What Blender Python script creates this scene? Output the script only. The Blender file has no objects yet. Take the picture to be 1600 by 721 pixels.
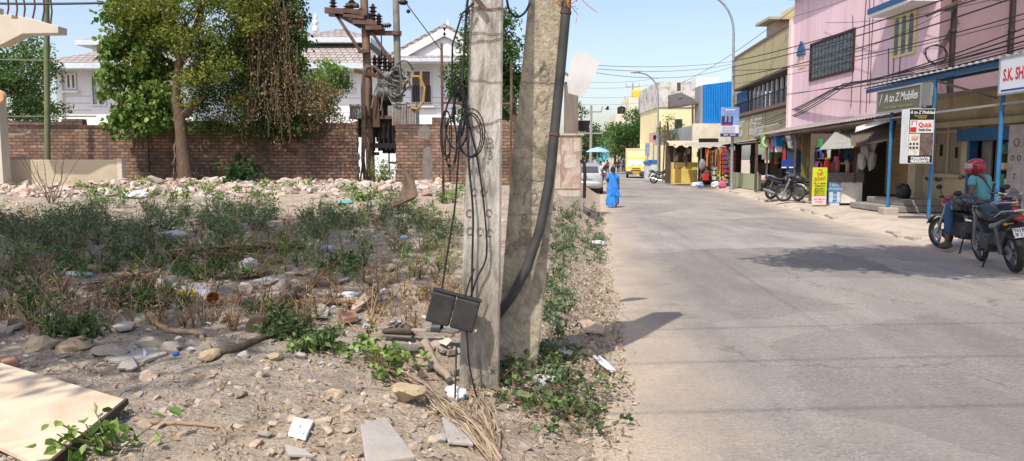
import bpy, math, random
import numpy as np
from mathutils import Vector, Matrix
R = math.radians
rnd = random.Random(11)
nr = np.random.default_rng(11)
SC = bpy.context.scene
COL = SC.collection
# ------------------------------------------------------------------ camera geometry (used to turn a photo point into a place)
F, CZ = 1186.0, 1.7
PI = math.pi
PITCH = math.atan((360.5 - 249.0) / F)
CP, SP = math.cos(PITCH), math.sin(PITCH)
def ray(px, py):
    a, b = (px - 800) / F, (360.5 - py) / F
    return Vector((a, CP + b * SP, -SP + b * CP))
def P(px, py, Y):
    d = ray(px, py); t = Y / d.y
    return Vector((d.x * t, Y, CZ + d.z * t))
def PX(px, py, X):
    d = ray(px, py); t = X / d.x
    return Vector((X, d.y * t, CZ + d.z * t))
# ------------------------------------------------------------------ noise
def _h(ix, iy, s):
    n = (ix * 374761393 + iy * 668265263 + s * 974634777) & 0xffffffff
    n = ((n ^ (n >> 13)) * 1274126177) & 0xffffffff
    return ((n ^ (n >> 16)) & 0xffff) / 65535.0
def vnoise(x, y, s=0):
    x = np.asarray(x, float); y = np.asarray(y, float)
    ix = np.floor(x).astype(np.int64); iy = np.floor(y).astype(np.int64)
    fx = x - ix; fy = y - iy
    fx = fx * fx * (3 - 2 * fx); fy = fy * fy * (3 - 2 * fy)
    a = _h(ix, iy, s); b = _h(ix + 1, iy, s); c = _h(ix, iy + 1, s); d = _h(ix + 1, iy + 1, s)
    return (a * (1 - fx) + b * fx) * (1 - fy) + (c * (1 - fx) + d * fx) * fy
def fbm(x, y, s=0, o=4):
    r = 0; a = .5
    for i in range(o):
        r = r + a * (vnoise(x, y, s + i * 7) - .5); x = np.asarray(x) * 2.03; y = np.asarray(y) * 2.03; a *= .5
    return r
def sst(a, b, x):
    t = np.clip((x - a) / (b - a), 0, 1); return t * t * (3 - 2 * t)
def road_l(y): return .25 + .11 * np.asarray(y, float)
def road_r(y):
    y = np.asarray(y, float)
    return np.where(y < 47, 6.39 + .124 * y, np.where(y < 58, 12.218 - (y - 47) * .11, 11.0 + (y - 58) * .1))
def G(x, y):
    x = np.asarray(x, float); y = np.asarray(y, float)
    u = road_l(y) + .22 * fbm(x * .5, y * .8, 3) - x
    lot = np.clip(.05 * y, -.3, .95) * (1 - sst(45, 60, y))
    z = lot * sst(0, 1.6, u)
    rough = sst(-.05, .7, u) * (1 - sst(24, 30, y))
    z = z + rough * (.16 * fbm(x * .55, y * .55, 21) + .12 * fbm(x * 2.1, y * 2.1, 31) + .05 * fbm(x * 8, y * 8, 41, 3))
    heap = sst(14, 18.5, y) * (1 - sst(20.4, 21.2, y)) * sst(2, 6, u)
    z = z + heap * (.10 + .16 * fbm(x * 1.3, y * 1.3, 51))
    z = z - .11 * np.exp(-((x + .2) ** 2 + (y - 4.95) ** 2) / .35)
    return z - .05 * (1 - sst(-.12, .02, u))
def _h1(ix, iy, s):
    n = (ix * 374761393 + iy * 668265263 + s * 974634777) & 0xffffffff
    n = ((n ^ (n >> 13)) * 1274126177) & 0xffffffff
    return ((n ^ (n >> 16)) & 0xffff) / 65535.0
def vn1(x, y, s):
    ix = math.floor(x); iy = math.floor(y); fx = x - ix; fy = y - iy
    fx = fx * fx * (3 - 2 * fx); fy = fy * fy * (3 - 2 * fy)
    return (_h1(ix, iy, s) * (1 - fx) + _h1(ix + 1, iy, s) * fx) * (1 - fy) + (_h1(ix, iy + 1, s) * (1 - fx) + _h1(ix + 1, iy + 1, s) * fx) * fy
def fbm1(x, y, s=0, o=4):
    r = 0; a = .5
    for i in range(o):
        r += a * (vn1(x, y, s + i * 7) - .5); x *= 2.03; y *= 2.03; a *= .5
    return r
def sst1(a, b, x):
    t = min(max((x - a) / (b - a), 0), 1); return t * t * (3 - 2 * t)
def g(x, y):
    u = .25 + .11 * y + .22 * fbm1(x * .5, y * .8, 3) - x
    if u < -.15: return -.05
    z = min(max(.05 * y, -.3), .95) * (1 - sst1(45, 60, y)) * sst1(0, 1.6, u)
    rough = sst1(-.05, .7, u) * (1 - sst1(24, 30, y))
    if rough > 0: z += rough * (.16 * fbm1(x * .55, y * .55, 21) + .12 * fbm1(x * 2.1, y * 2.1, 31) + .05 * fbm1(x * 8, y * 8, 41, 3))
    heap = sst1(14, 18.5, y) * (1 - sst1(20.4, 21.2, y)) * sst1(2, 6, u)
    if heap > 0: z += heap * (.10 + .16 * fbm1(x * 1.3, y * 1.3, 51))
    z -= .11 * math.exp(-min(((x + .2) ** 2 + (y - 4.95) ** 2) / .35, 60))
    return z - .05 * (1 - sst1(-.12, .02, u))
def GP(px, py, dz=0):
    d = ray(px, py); t = 2.0; t0 = 2.0
    def under(t): return CZ + d.z * t <= max(g(d.x * t, d.y * t), -.02) + dz
    while t < 400 and not under(t): t0 = t; t *= 1.04
    for _ in range(12):
        m = (t0 + t) / 2
        if under(m): t = m
        else: t0 = m
    return Vector((0, 0, CZ)) + d * t
# ------------------------------------------------------------------ mesh builder
def ico(sub):
    import bmesh
    bm = bmesh.new(); bmesh.ops.create_icosphere(bm, subdivisions=sub, radius=1)
    V = np.array([v.co[:] for v in bm.verts]); Fc = [[v.index for v in f.verts] for f in bm.faces]
    bm.free(); return V, Fc
ICO = {k: ico(k) for k in (1, 2, 3, 4)}
def rot(ax=0, ay=0, az=0):
    return Matrix.Rotation(az, 3, 'Z') @ Matrix.Rotation(ay, 3, 'Y') @ Matrix.Rotation(ax, 3, 'X')
class MB:
    def __init__(s): s.v = []; s.f = []; s.a = []; s.m = []; s.val = .5; s.mi = 0
    def add(s, V, Fc, val=None):
        o = len(s.v); s.v.extend([tuple(map(float, p)) for p in V])
        for f in Fc:
            s.f.append([i + o for i in f]); s.a.append(s.val if val is None else val); s.m.append(s.mi)
        return s
    def addnp(s, V, Fc, vals):
        o = len(s.v); s.v.extend(V.tolist()); s.f.extend((Fc + o).tolist()); s.a.extend(np.asarray(vals).tolist()); s.m.extend([s.mi] * len(Fc)); return s
    def poly(s, pts): return s.add(pts, [list(range(len(pts)))])
    def box(s, c, size, r=None):
        hx, hy, hz = size[0] / 2, size[1] / 2, size[2] / 2
        V = [Vector((x, y, z)) for x in (-hx, hx) for y in (-hy, hy) for z in (-hz, hz)]
        if r is not None: V = [r @ v for v in V]
        c = Vector(c)
        return s.add([v + c for v in V], [[0, 1, 3, 2], [4, 6, 7, 5], [0, 4, 5, 1], [2, 3, 7, 6], [0, 2, 6, 4], [1, 5, 7, 3]])
    def bx(s, x0, x1, y0, y1, z0, z1): return s.box(((x0 + x1) / 2, (y0 + y1) / 2, (z0 + z1) / 2), (abs(x1 - x0), abs(y1 - y0), abs(z1 - z0)))
    def hexa(s, p): return s.add(p, [[3, 2, 1, 0], [4, 5, 6, 7], [0, 1, 5, 4], [1, 2, 6, 5], [2, 3, 7, 6], [3, 0, 4, 7]])
    def bar(s, a, b, w, h=None, up=(0, 0, 1)):
        a = Vector(a); b = Vector(b); h = h or w; d = (b - a); L = d.length; d.normalize()
        up = Vector(up)
        if abs(d.dot(up)) > .98: up = Vector((0, 1, 0))
        x = d.cross(up).normalized() * w / 2; y = x.cross(d).normalized() * h / 2
        return s.hexa([a - x - y, a + x - y, a + x + y, a - x + y, b - x - y, b + x - y, b + x + y, b - x + y])
    def tube(s, pts, r, n=6, cap=True):
        pts = [Vector(p) for p in pts]; k = len(pts)
        rr = [r] * k if isinstance(r, (int, float)) else list(r)
        V = []; x = None
        for i in range(k):
            t = (pts[min(i + 1, k - 1)] - pts[max(i - 1, 0)])
            if t.length < 1e-9: t = Vector((0, 0, 1))
            t.normalize()
            if x is None:
                x = t.orthogonal().normalized()
            else:
                x = x - t * x.dot(t)
                x = x.normalized() if x.length > 1e-6 else t.orthogonal().normalized()
            y = t.cross(x)
            for j in range(n):
                a = 2 * PI * j / n
                V.append(pts[i] + (x * math.cos(a) + y * math.sin(a)) * rr[i])
        Fc = [[i * n + j, i * n + (j + 1) % n, (i + 1) * n + (j + 1) % n, (i + 1) * n + j] for i in range(k - 1) for j in range(n)]
        if cap: Fc += [list(range(n))[::-1], [(k - 1) * n + j for j in range(n)]]
        return s.add(V, Fc)
    def lathe(s, prof, c=(0, 0, 0), n=16, M=None, cap=True):
        V = []; c = Vector(c)
        for r, z in prof:
            for j in range(n):
                a = 2 * PI * j / n; v = Vector((r * math.cos(a), r * math.sin(a), z))
                V.append((M @ v if M is not None else v) + c)
        k = len(prof)
        Fc = [[i * n + j, i * n + (j + 1) % n, (i + 1) * n + (j + 1) % n, (i + 1) * n + j] for i in range(k - 1) for j in range(n)]
        if cap: Fc += [list(range(n))[::-1], [(k - 1) * n + j for j in range(n)]]
        return s.add(V, Fc)
    def prism(s, poly, org, u, w, d):
        org = Vector(org); u = Vector(u); w = Vector(w); d = Vector(d)
        n = len(poly); a = [org + u * p[0] + w * p[1] for p in poly]; b = [p + d for p in a]
        return s.add(a + b, [list(range(n))[::-1], list(range(n, 2 * n))] + [[i, (i + 1) % n, (i + 1) % n + n, i + n] for i in range(n)])
    def blob(s, c, rad, sub=2, amp=.15, seed=0, r=None, freq=1.6, flat=False, cut=0):
        V, Fc = ICO[sub]
        n = fbm(V[:, 0] * freq + 7.3 * seed + V[:, 2], V[:, 1] * freq - 3.1 * seed + V[:, 2] * 1.7, seed % 97, 3)
        W = V * (1 + amp * 2 * n)[:, None]
        if cut:
            q = np.random.default_rng(seed + 5)
            for _ in range(cut):
                d = q.normal(size=3); d /= np.linalg.norm(d); h = q.uniform(.45, .85); e = np.maximum(W @ d - h, 0); W = W - e[:, None] * d
            W = W * (1 + .10 * fbm(V[:, 0] * 5 + V[:, 2] * 3 + seed, V[:, 1] * 5 - V[:, 2] * 4, seed % 50, 4))[:, None]
        if flat: W = np.sign(W) * np.minimum(np.abs(W), .62)
        W = W * np.array(rad)
        if r is not None: W = W @ np.array(r.transposed())
        return s.add(W + np.array(c), Fc)
    def build(s, name, mat=None, parent=None, smooth=None, org=None, bev=0, local=False, subd=0, kind=None):
        me = bpy.data.meshes.new(name)
        o = bpy.data.objects.new(name, me); COL.objects.link(o)
        off = Vector((0, 0, 0))
        if parent is not None:
            o.parent = parent
            if not local:
                q = parent
                while q is not None: off += q.location; q = q.parent
        elif org is not None:
            off = Vector(org); o.location = off
        V = np.array(s.v, float).reshape(-1, 3) - np.array(off)
        me.from_pydata(V.tolist(), [], s.f)
        for mm in (mat if isinstance(mat, (list, tuple)) else [mat]):
            if mm is not None: me.materials.append(mm)
        if len(set(s.m)) > 1: me.polygons.foreach_set('material_index', s.m)
        at = me.attributes.new('v', 'FLOAT', 'FACE'); at.data.foreach_set('value', np.array(s.a, np.float32))
        if smooth is not None:
            me.shade_smooth()
            if smooth < 180: me.set_sharp_from_angle(angle=R(smooth))
        me.update()
        if bev:
            b = o.modifiers.new('bev', 'BEVEL'); b.width = bev; b.segments = 2; b.limit_method = 'ANGLE'; b.angle_limit = R(35)
        if subd:
            b = o.modifiers.new('sub', 'SUBSURF'); b.levels = subd; b.render_levels = subd
        if kind: o['kind'] = kind
        return o
def tag(o, label, cat, group=None, kind=None):
    o['label'] = label; o['category'] = cat
    if group: o['group'] = group
    if kind: o['kind'] = kind
    return o
def thing(name, label, cat, loc=(0, 0, 0), rz=0, group=None, ry=0, rx=0):
    o = bpy.data.objects.new(name, None); COL.objects.link(o); o.empty_display_size = .1
    o.location = loc; o.rotation_euler = (rx, ry, rz)
    return tag(o, label, cat, group)
def dup(root, loc, rz=None, label=None):
    def cp(o, par):
        c = o.copy(); COL.objects.link(c); c.parent = par
        for ch in o.children: cp(ch, c)
        return c
    r = cp(root, None); r.location = loc
    if rz is not None: r.rotation_euler = (root.rotation_euler[0], root.rotation_euler[1], rz)
    if label: r['label'] = label
    return r
# ------------------------------------------------------------------ materials
_mc = {}
def _new(name):
    m = bpy.data.materials.new(name); m.use_nodes = True
    nt = m.node_tree; b = nt.nodes['Principled BSDF']
    return m, nt, b
class NT:
    def __init__(s, nt): s.nt = nt
    def n(s, t, **k):
        o = s.nt.nodes.new(t)
        for a, v in k.items():
            if a in o.inputs.keys() if isinstance(a, str) else False: o.inputs[a].default_value = v
            else: setattr(o, a, v)
        return o
    def l(s, a, b): s.nt.links.new(a, b)
    def co(s, kind='Object', scale=(1, 1, 1)):
        t = s.nt.nodes.new('ShaderNodeTexCoord'); m = s.nt.nodes.new('ShaderNodeMapping')
        m.inputs['Scale'].default_value = scale; s.l(t.outputs[kind], m.inputs['Vector']); return m.outputs['Vector']
    def noise(s, vec, scale, detail=5, rough=.6, dist=0):
        o = s.nt.nodes.new('ShaderNodeTexNoise'); o.inputs['Scale'].default_value = scale; o.inputs['Detail'].default_value = detail
        o.inputs['Roughness'].default_value = rough; o.inputs['Distortion'].default_value = dist
        s.l(vec, o.inputs['Vector']); return o.outputs['Fac']
    def ramp(s, fac, stops):
        o = s.nt.nodes.new('ShaderNodeValToRGB'); e = o.color_ramp.elements
        while len(e) < len(stops): e.new(.5)
        for i, (p, c) in enumerate(stops):
            e[i].position = p; e[i].color = (c if len(c) == 4 else (*c, 1)) if isinstance(c, (tuple, list)) else (c, c, c, 1)
        s.l(fac, o.inputs['Fac']); return o.outputs['Color']
    def mix(s, fac, a, b, mode='MIX'):
        o = s.nt.nodes.new('ShaderNodeMix'); o.data_type = 'RGBA'; o.blend_type = mode
        for v, i in ((fac, 0), (a, 6), (b, 7)):
            if isinstance(v, (int, float)): o.inputs[i].default_value = v if i == 0 else (v, v, v, 1)
            elif isinstance(v, (tuple, list)): o.inputs[i].default_value = (*v[:3], 1)
            else: s.l(v, o.inputs[i])
        return o.outputs[2]
    def math(s, op, a, b=0, c=0):
        o = s.nt.nodes.new('ShaderNodeMath'); o.operation = op
        for i, v in enumerate((a, b, c)):
            if isinstance(v, (int, float)): o.inputs[i].default_value = v
            else: s.l(v, o.inputs[i])
        return o.outputs[0]
    def bump(s, h, dist, strength=1):
        o = s.nt.nodes.new('ShaderNodeBump'); o.inputs['Distance'].default_value = dist; o.inputs['Strength'].default_value = strength
        s.l(h, o.inputs['Height']); return o.outputs['Normal']
def M(name, c, c2=None, scale=6, rough=.75, bump=0, bs=40, metal=0, dirt=None, dscale=1.2, damt=.5, stretch=(1, 1, 1), spec=.3, tr=0, alpha=1, coat=0, attr=0, zmix=None):
    if name in _mc: return _mc[name]
    m, nt, b = _new(name); n = NT(nt)
    b.inputs['Roughness'].default_value = rough; b.inputs['Metallic'].default_value = metal
    b.inputs['Specular IOR Level'].default_value = spec; b.inputs['Coat Weight'].default_value = coat
    v = n.co('Object', stretch)
    c2 = c2 or tuple(x * .8 for x in c)
    col = n.ramp(n.noise(v, scale, 6, .65), [(.32, c), (.68, c2)])
    if attr:
        at = nt.nodes.new('ShaderNodeAttribute'); at.attribute_name = 'v'
        col = n.mix(1.0, col, n.ramp(at.outputs['Fac'], [(0, 1 - attr), (1, 1 + attr * .6)]), 'MULTIPLY')
    if dirt:
        f = n.ramp(n.noise(v, dscale, 7, .7, .4), [(.48, 0.0), (.70, damt)])
        col = n.mix(f, col, dirt)
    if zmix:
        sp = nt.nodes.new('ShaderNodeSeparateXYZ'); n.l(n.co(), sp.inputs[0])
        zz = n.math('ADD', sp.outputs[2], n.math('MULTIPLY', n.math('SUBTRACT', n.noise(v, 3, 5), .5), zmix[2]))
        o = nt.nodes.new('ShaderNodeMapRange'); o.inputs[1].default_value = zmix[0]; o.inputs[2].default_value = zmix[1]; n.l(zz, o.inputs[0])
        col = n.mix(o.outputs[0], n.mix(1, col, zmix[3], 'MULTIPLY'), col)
    n.l(col, b.inputs['Base Color'])
    if bump: n.l(n.bump(n.noise(v, bs, 6, .7), bump), b.inputs['Normal'])
    if alpha < 1: b.inputs['Alpha'].default_value = alpha
    if tr: b.inputs['Transmission Weight'].default_value = tr
    _mc[name] = m; return m
def leafmat(name, stops, rough=.55, trans=.35):
    if name in _mc: return _mc[name]
    m, nt, b = _new(name); n = NT(nt)
    at = nt.nodes.new('ShaderNodeAttribute'); at.attribute_name = 'v'
    col = n.ramp(at.outputs['Fac'], [(i / (len(stops) - 1), c) for i, c in enumerate(stops)])
    n.l(col, b.inputs['Base Color']); b.inputs['Roughness'].default_value = rough; b.inputs['Specular IOR Level'].default_value = .25
    t = nt.nodes.new('ShaderNodeBsdfTranslucent'); n.l(n.mix(1, col, (1.0, 1.15, .55), 'MULTIPLY'), t.inputs['Color'])
    ms = nt.nodes.new('ShaderNodeMixShader'); ms.inputs[0].default_value = trans
    n.l(b.outputs[0], ms.inputs[1]); n.l(t.outputs[0], ms.inputs[2]); n.l(ms.outputs[0], nt.nodes['Material Output'].inputs[0])
    _mc[name] = m; return m
def chipmat(name, stops, rough=.9, bump=.004):
    if name in _mc: return _mc[name]
    m, nt, b = _new(name); n = NT(nt)
    at = nt.nodes.new('ShaderNodeAttribute'); at.attribute_name = 'v'
    col = n.ramp(at.outputs['Fac'], [(i / (len(stops) - 1), c) for i, c in enumerate(stops)])
    v = n.co(); col = n.mix(.6, col, n.ramp(n.noise(v, 25, 5), [(.3, .55), (.7, 1.2)]), 'MULTIPLY')
    n.l(col, b.inputs['Base Color']); b.inputs['Roughness'].default_value = rough; b.inputs['Specular IOR Level'].default_value = .15
    n.l(n.bump(n.noise(v, 60, 5), bump), b.inputs['Normal'])
    _mc[name] = m; return m
# ------------------------------------------------------------------ foliage
def leaves(mb, pts, size, asp=.5, droop=.3, vals=None, up=.5, rng=None, six=False):
    rng = rng or nr
    pts = np.asarray(pts, float); n = len(pts)
    if n == 0: return
    sz = np.asarray(size) * rng.uniform(.6, 1.3, n)
    d = rng.normal(size=(n, 3)); d[:, 2] -= droop; d /= np.linalg.norm(d, axis=1)[:, None]
    nm = rng.normal(size=(n, 3)); nm[:, 2] += up * 2
    s = np.cross(d, nm); s /= (np.linalg.norm(s, axis=1)[:, None] + 1e-9)
    k = np.cross(s, d)
    L = d * sz[:, None]; W = s * (sz * asp)[:, None]
    if six:
        q = k * (sz * .10)[:, None]; e = k * (sz * .14)[:, None]
        V = np.stack([pts, pts + L * .22 + W * .40 + q, pts + L * .58 + W * .48 + q, pts + L - e, pts + L * .58 - W * .48 + q, pts + L * .22 - W * .40 + q], 1).reshape(-1, 3)
        i = np.arange(n)[:, None] * 6; Fc = np.concatenate([i + np.array([0, 1, 2, 3]), i + np.array([0, 3, 4, 5])])
        vv = rng.uniform(0, 1, n) if vals is None else np.asarray(vals); mb.addnp(V, Fc, np.concatenate([vv, vv])); return
    V = np.stack([pts, pts + L * .45 + W * .5 + k * (sz * .08)[:, None], pts + L, pts + L * .45 - W * .5 + k * (sz * .08)[:, None]], 1).reshape(-1, 3)
    Fc = np.arange(n * 4).reshape(-1, 4)
    mb.addnp(V, Fc, rng.uniform(0, 1, n) if vals is None else vals)
def cloud(centers, rads, per, rng=None, shell=.5):
    rng = rng or nr
    out = []; vv = []
    for c, r in zip(centers, rads):
        n = int(per * r ** 2)
        d = rng.normal(size=(n, 3)); d /= np.linalg.norm(d, axis=1)[:, None]
        q = rng.uniform(0, 1, n) ** shell
        p = d * q[:, None] * r * np.array([1, 1, .75]); out.append(p + np.array(c))
        vv.append(np.clip(rng.uniform(.0, .75, n) + rng.uniform(-.12, .25) + p[:, 2] / max(r, .01) * .15, 0, 1))
    return np.concatenate(out), np.concatenate(vv)
def branchy(mb, a, b, r0, r1, k=6, wob=.1, n=7):
    a = Vector(a); b = Vector(b); L = (b - a).length
    pts = [a.lerp(b, i / k) + (Vector((rnd.gauss(0, 1), rnd.gauss(0, 1), rnd.gauss(0, .4))) * wob * L / k if 0 < i < k else Vector()) for i in range(k + 1)]
    mb.tube(pts, [r0 + (r1 - r0) * i / k for i in range(k + 1)], n); return pts
def tree(name, label, base, h, crown_c, crown_r, ncl, mats, leaf=.16, per=60, tr=.16, cat='tree', group=None, clr=None, asp=.5, limbs=6):
    base = Vector(base); cc = Vector(crown_c)
    t = thing(name, label, cat, base, group=group)
    mb = MB(); top = Vector((cc.x * .6 + base.x * .4, cc.y * .6 + base.y * .4, cc.z - crown_r[2] * .3))
    branchy(mb, base - Vector((0, 0, .15)), top, tr, tr * .55, 7, .12, 9)
    C = []; Rr = []
    for i in range(ncl):
        d = Vector((rnd.gauss(0, 1), rnd.gauss(0, 1), rnd.gauss(0, 1))).normalized() * (rnd.random() ** .45)
        C.append((cc.x + d.x * crown_r[0], cc.y + d.y * crown_r[1], cc.z + d.z * crown_r[2])); Rr.append(rnd.uniform(.6, 1.15) * (clr or min(crown_r) * .42))
    for i in range(min(limbs, ncl)): branchy(mb, top, C[i], tr * .5, tr * .12, 5, .15, 6)
    mb.build('trunk', mats[0], t, smooth=60)
    mb = MB(); p, v = cloud(C, Rr, per / max(leaf, .02) ** 1.0 * .16 * 4)
    leaves(mb, p, leaf, asp, vals=v); mb.build('crown', mats[1], t); return t
# ------------------------------------------------------------------ lettering
def text(s, M4, size, mat, parent=None, name='lettering', bold=0, align='CENTER', shear=0, sx=1, ext=.002, local=False):
    cu = bpy.data.curves.new('t', 'FONT'); cu.body = s; cu.size = size; cu.extrude = ext; cu.align_x = align; cu.align_y = 'CENTER'
    cu.offset = bold; cu.shear = shear; cu.resolution_u = 3
    o = bpy.data.objects.new('t', cu); me = bpy.data.meshes.new_from_object(o)
    bpy.data.objects.remove(o); bpy.data.curves.remove(cu)
    off = Vector((0, 0, 0))
    if parent is not None and not local:
        q = parent
        while q is not None: off += q.location; q = q.parent
    me.transform(Matrix.Translation(-off) @ M4 @ Matrix.Diagonal((sx, 1, 1, 1)))
    me.name = name; me.materials.clear(); me.materials.append(mat)
    ob = bpy.data.objects.new(name, me); COL.objects.link(ob); ob.parent = parent
    return ob
def frame4(org, right, up):
    r = Vector(right).normalized(); u = Vector(up).normalized(); n = r.cross(u)
    m = Matrix((r, u, n)).transposed().to_4x4(); m.translation = Vector(org); return m
SIDE = ((0, -1, 0), (0, 0, 1))     # lettering read from the road, on a face turned towards -x
FRONT = ((1, 0, 0), (0, 0, 1))     # lettering on a face turned towards the camera
def sag(a, b, s, k=14):
    a = Vector(a); b = Vector(b)
    return [a.lerp(b, i / k) - Vector((0, 0, 4 * s * (i / k) * (1 - i / k))) for i in range(k + 1)]
def wire(a, b, s, r, label, mat, group='overhead wires', name='overhead_wire', extra=()):
    mb = MB(); mb.tube(sag(a, b, s), r, 5)
    for e in extra: mb.tube(sag(*e), r, 5)
    return tag(mb.build(name, mat, org=a), label, 'wire', group)
# ================================================================== world, sun, camera
SUN_EL, SUN_AZ = R(57), R(208)          # azimuth measured clockwise from +Y: the sun stands behind and to the left of the camera
w = bpy.data.worlds.new('World'); SC.world = w; w.use_nodes = True
nt = w.node_tree; bg = nt.nodes['Background']
sk = nt.nodes.new('ShaderNodeTexSky'); sk.sky_type = 'NISHITA'; sk.sun_disc = False
sk.sun_elevation = SUN_EL; sk.sun_rotation = SUN_AZ; sk.air_density = 1.0; sk.dust_density = 2.2; sk.ozone_density = 1.5; sk.altitude = 0
gn = nt.nodes.new('ShaderNodeMix'); gn.data_type = 'RGBA'; gn.blend_type = 'MULTIPLY'; gn.inputs[0].default_value = 1; gn.inputs[7].default_value = (1.62, 1.50, 1.47, 1)
nt.links.new(sk.outputs[0], gn.inputs[6]); nt.links.new(gn.outputs[2], bg.inputs[0]); bg.inputs[1].default_value = .15
sd = bpy.data.lights.new('sun', 'SUN'); sd.energy = 4.9; sd.angle = R(.53); sd.color = (1, .945, .86)
so = bpy.data.objects.new('sun', sd); COL.objects.link(so)
sdir = Vector((math.sin(SUN_AZ) * math.cos(SUN_EL), math.cos(SUN_AZ) * math.cos(SUN_EL), math.sin(SUN_EL)))
so.rotation_euler = sdir.to_track_quat('Z', 'Y').to_euler(); so.location = (-10, -20, 40)
cam = bpy.data.cameras.new('camera'); co = bpy.data.objects.new('camera', cam); COL.objects.link(co)
cam.sensor_width = 36; cam.lens = 36 * F / 1600; cam.clip_end = 3000; cam.clip_start = .05
co.location = (0, 0, CZ); co.rotation_euler = (PI / 2 - PITCH, 0, 0); SC.camera = co
SC.view_settings.view_transform = 'Standard'; SC.view_settings.look = 'None'; SC.view_settings.exposure = 0; SC.view_settings.gamma = 1
SC.cycles.max_bounces = 6; SC.cycles.transparent_max_bounces = 12
# ================================================================== ground and road
def ground_mat():
    m, nt, b = _new('dirt'); n = NT(nt)
    v = n.co()
    big = n.noise(v, .55, 6, .6); mid = n.noise(v, 3.2, 7, .7, .3); fine = n.noise(v, 30, 6, .75)
    col = n.ramp(mid, [(.28, (.26, .205, .15)), (.45, (.43, .35, .265)), (.6, (.55, .45, .34)), (.78, (.46, .41, .345))])
    col = n.mix(n.ramp(big, [(.47, 0.0), (.64, .55)]), col, (.33, .30, .265))
    col = n.mix(.75, col, n.ramp(fine, [(.25, .45), (.55, 1.0), (.8, 1.35)]), 'MULTIPLY')
    vo = nt.nodes.new('ShaderNodeTexVoronoi'); vo.inputs['Scale'].default_value = 38; n.l(v, vo.inputs['Vector'])
    col = n.mix(n.ramp(vo.outputs['Distance'], [(.12, .35), (.3, 0.0)]), col, (.42, .38, .33))
    n.l(col, b.inputs['Base Color']); b.inputs['Roughness'].default_value = .95; b.inputs['Specular IOR Level'].default_value = .1
    h = n.math('ADD', n.math('MULTIPLY', mid, 1.4), n.math('ADD', fine, n.math('MULTIPLY', vo.outputs['Distance'], -.5)))
    n.l(n.bump(h, .035), b.inputs['Normal']); return m
def grid_axis(parts):
    out = []
    for a, b, k in parts: out += list(np.linspace(a, b, k, endpoint=False))
    out.append(parts[-1][1]); return np.array(out)
xs = grid_axis([(-900, -60, 8), (-60, -16, 16), (-16, -5, 100), (-5, 2.2, 210), (2.2, 6, 40), (6, 60, 12), (60, 900, 8)])
ys = grid_axis([(-300, -4, 8), (-4, 2.5, 16), (2.5, 7, 150), (7, 12, 110), (12, 22, 110), (22, 60, 40), (60, 200, 14), (200, 1500, 8)])
XX, YY = np.meshgrid(xs, ys); ZZ = G(XX, YY)
mb = MB(); nx, ny = len(xs), len(ys)
Fq = np.array([[j * nx + i, j * nx + i + 1, (j + 1) * nx + i + 1, (j + 1) * nx + i] for j in range(ny - 1) for i in range(nx - 1)])
mb.addnp(np.stack([XX, YY, ZZ], -1).reshape(-1, 3), Fq, np.zeros(len(Fq)))
mb.build('ground', ground_mat(), smooth=180, kind='structure')
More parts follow.
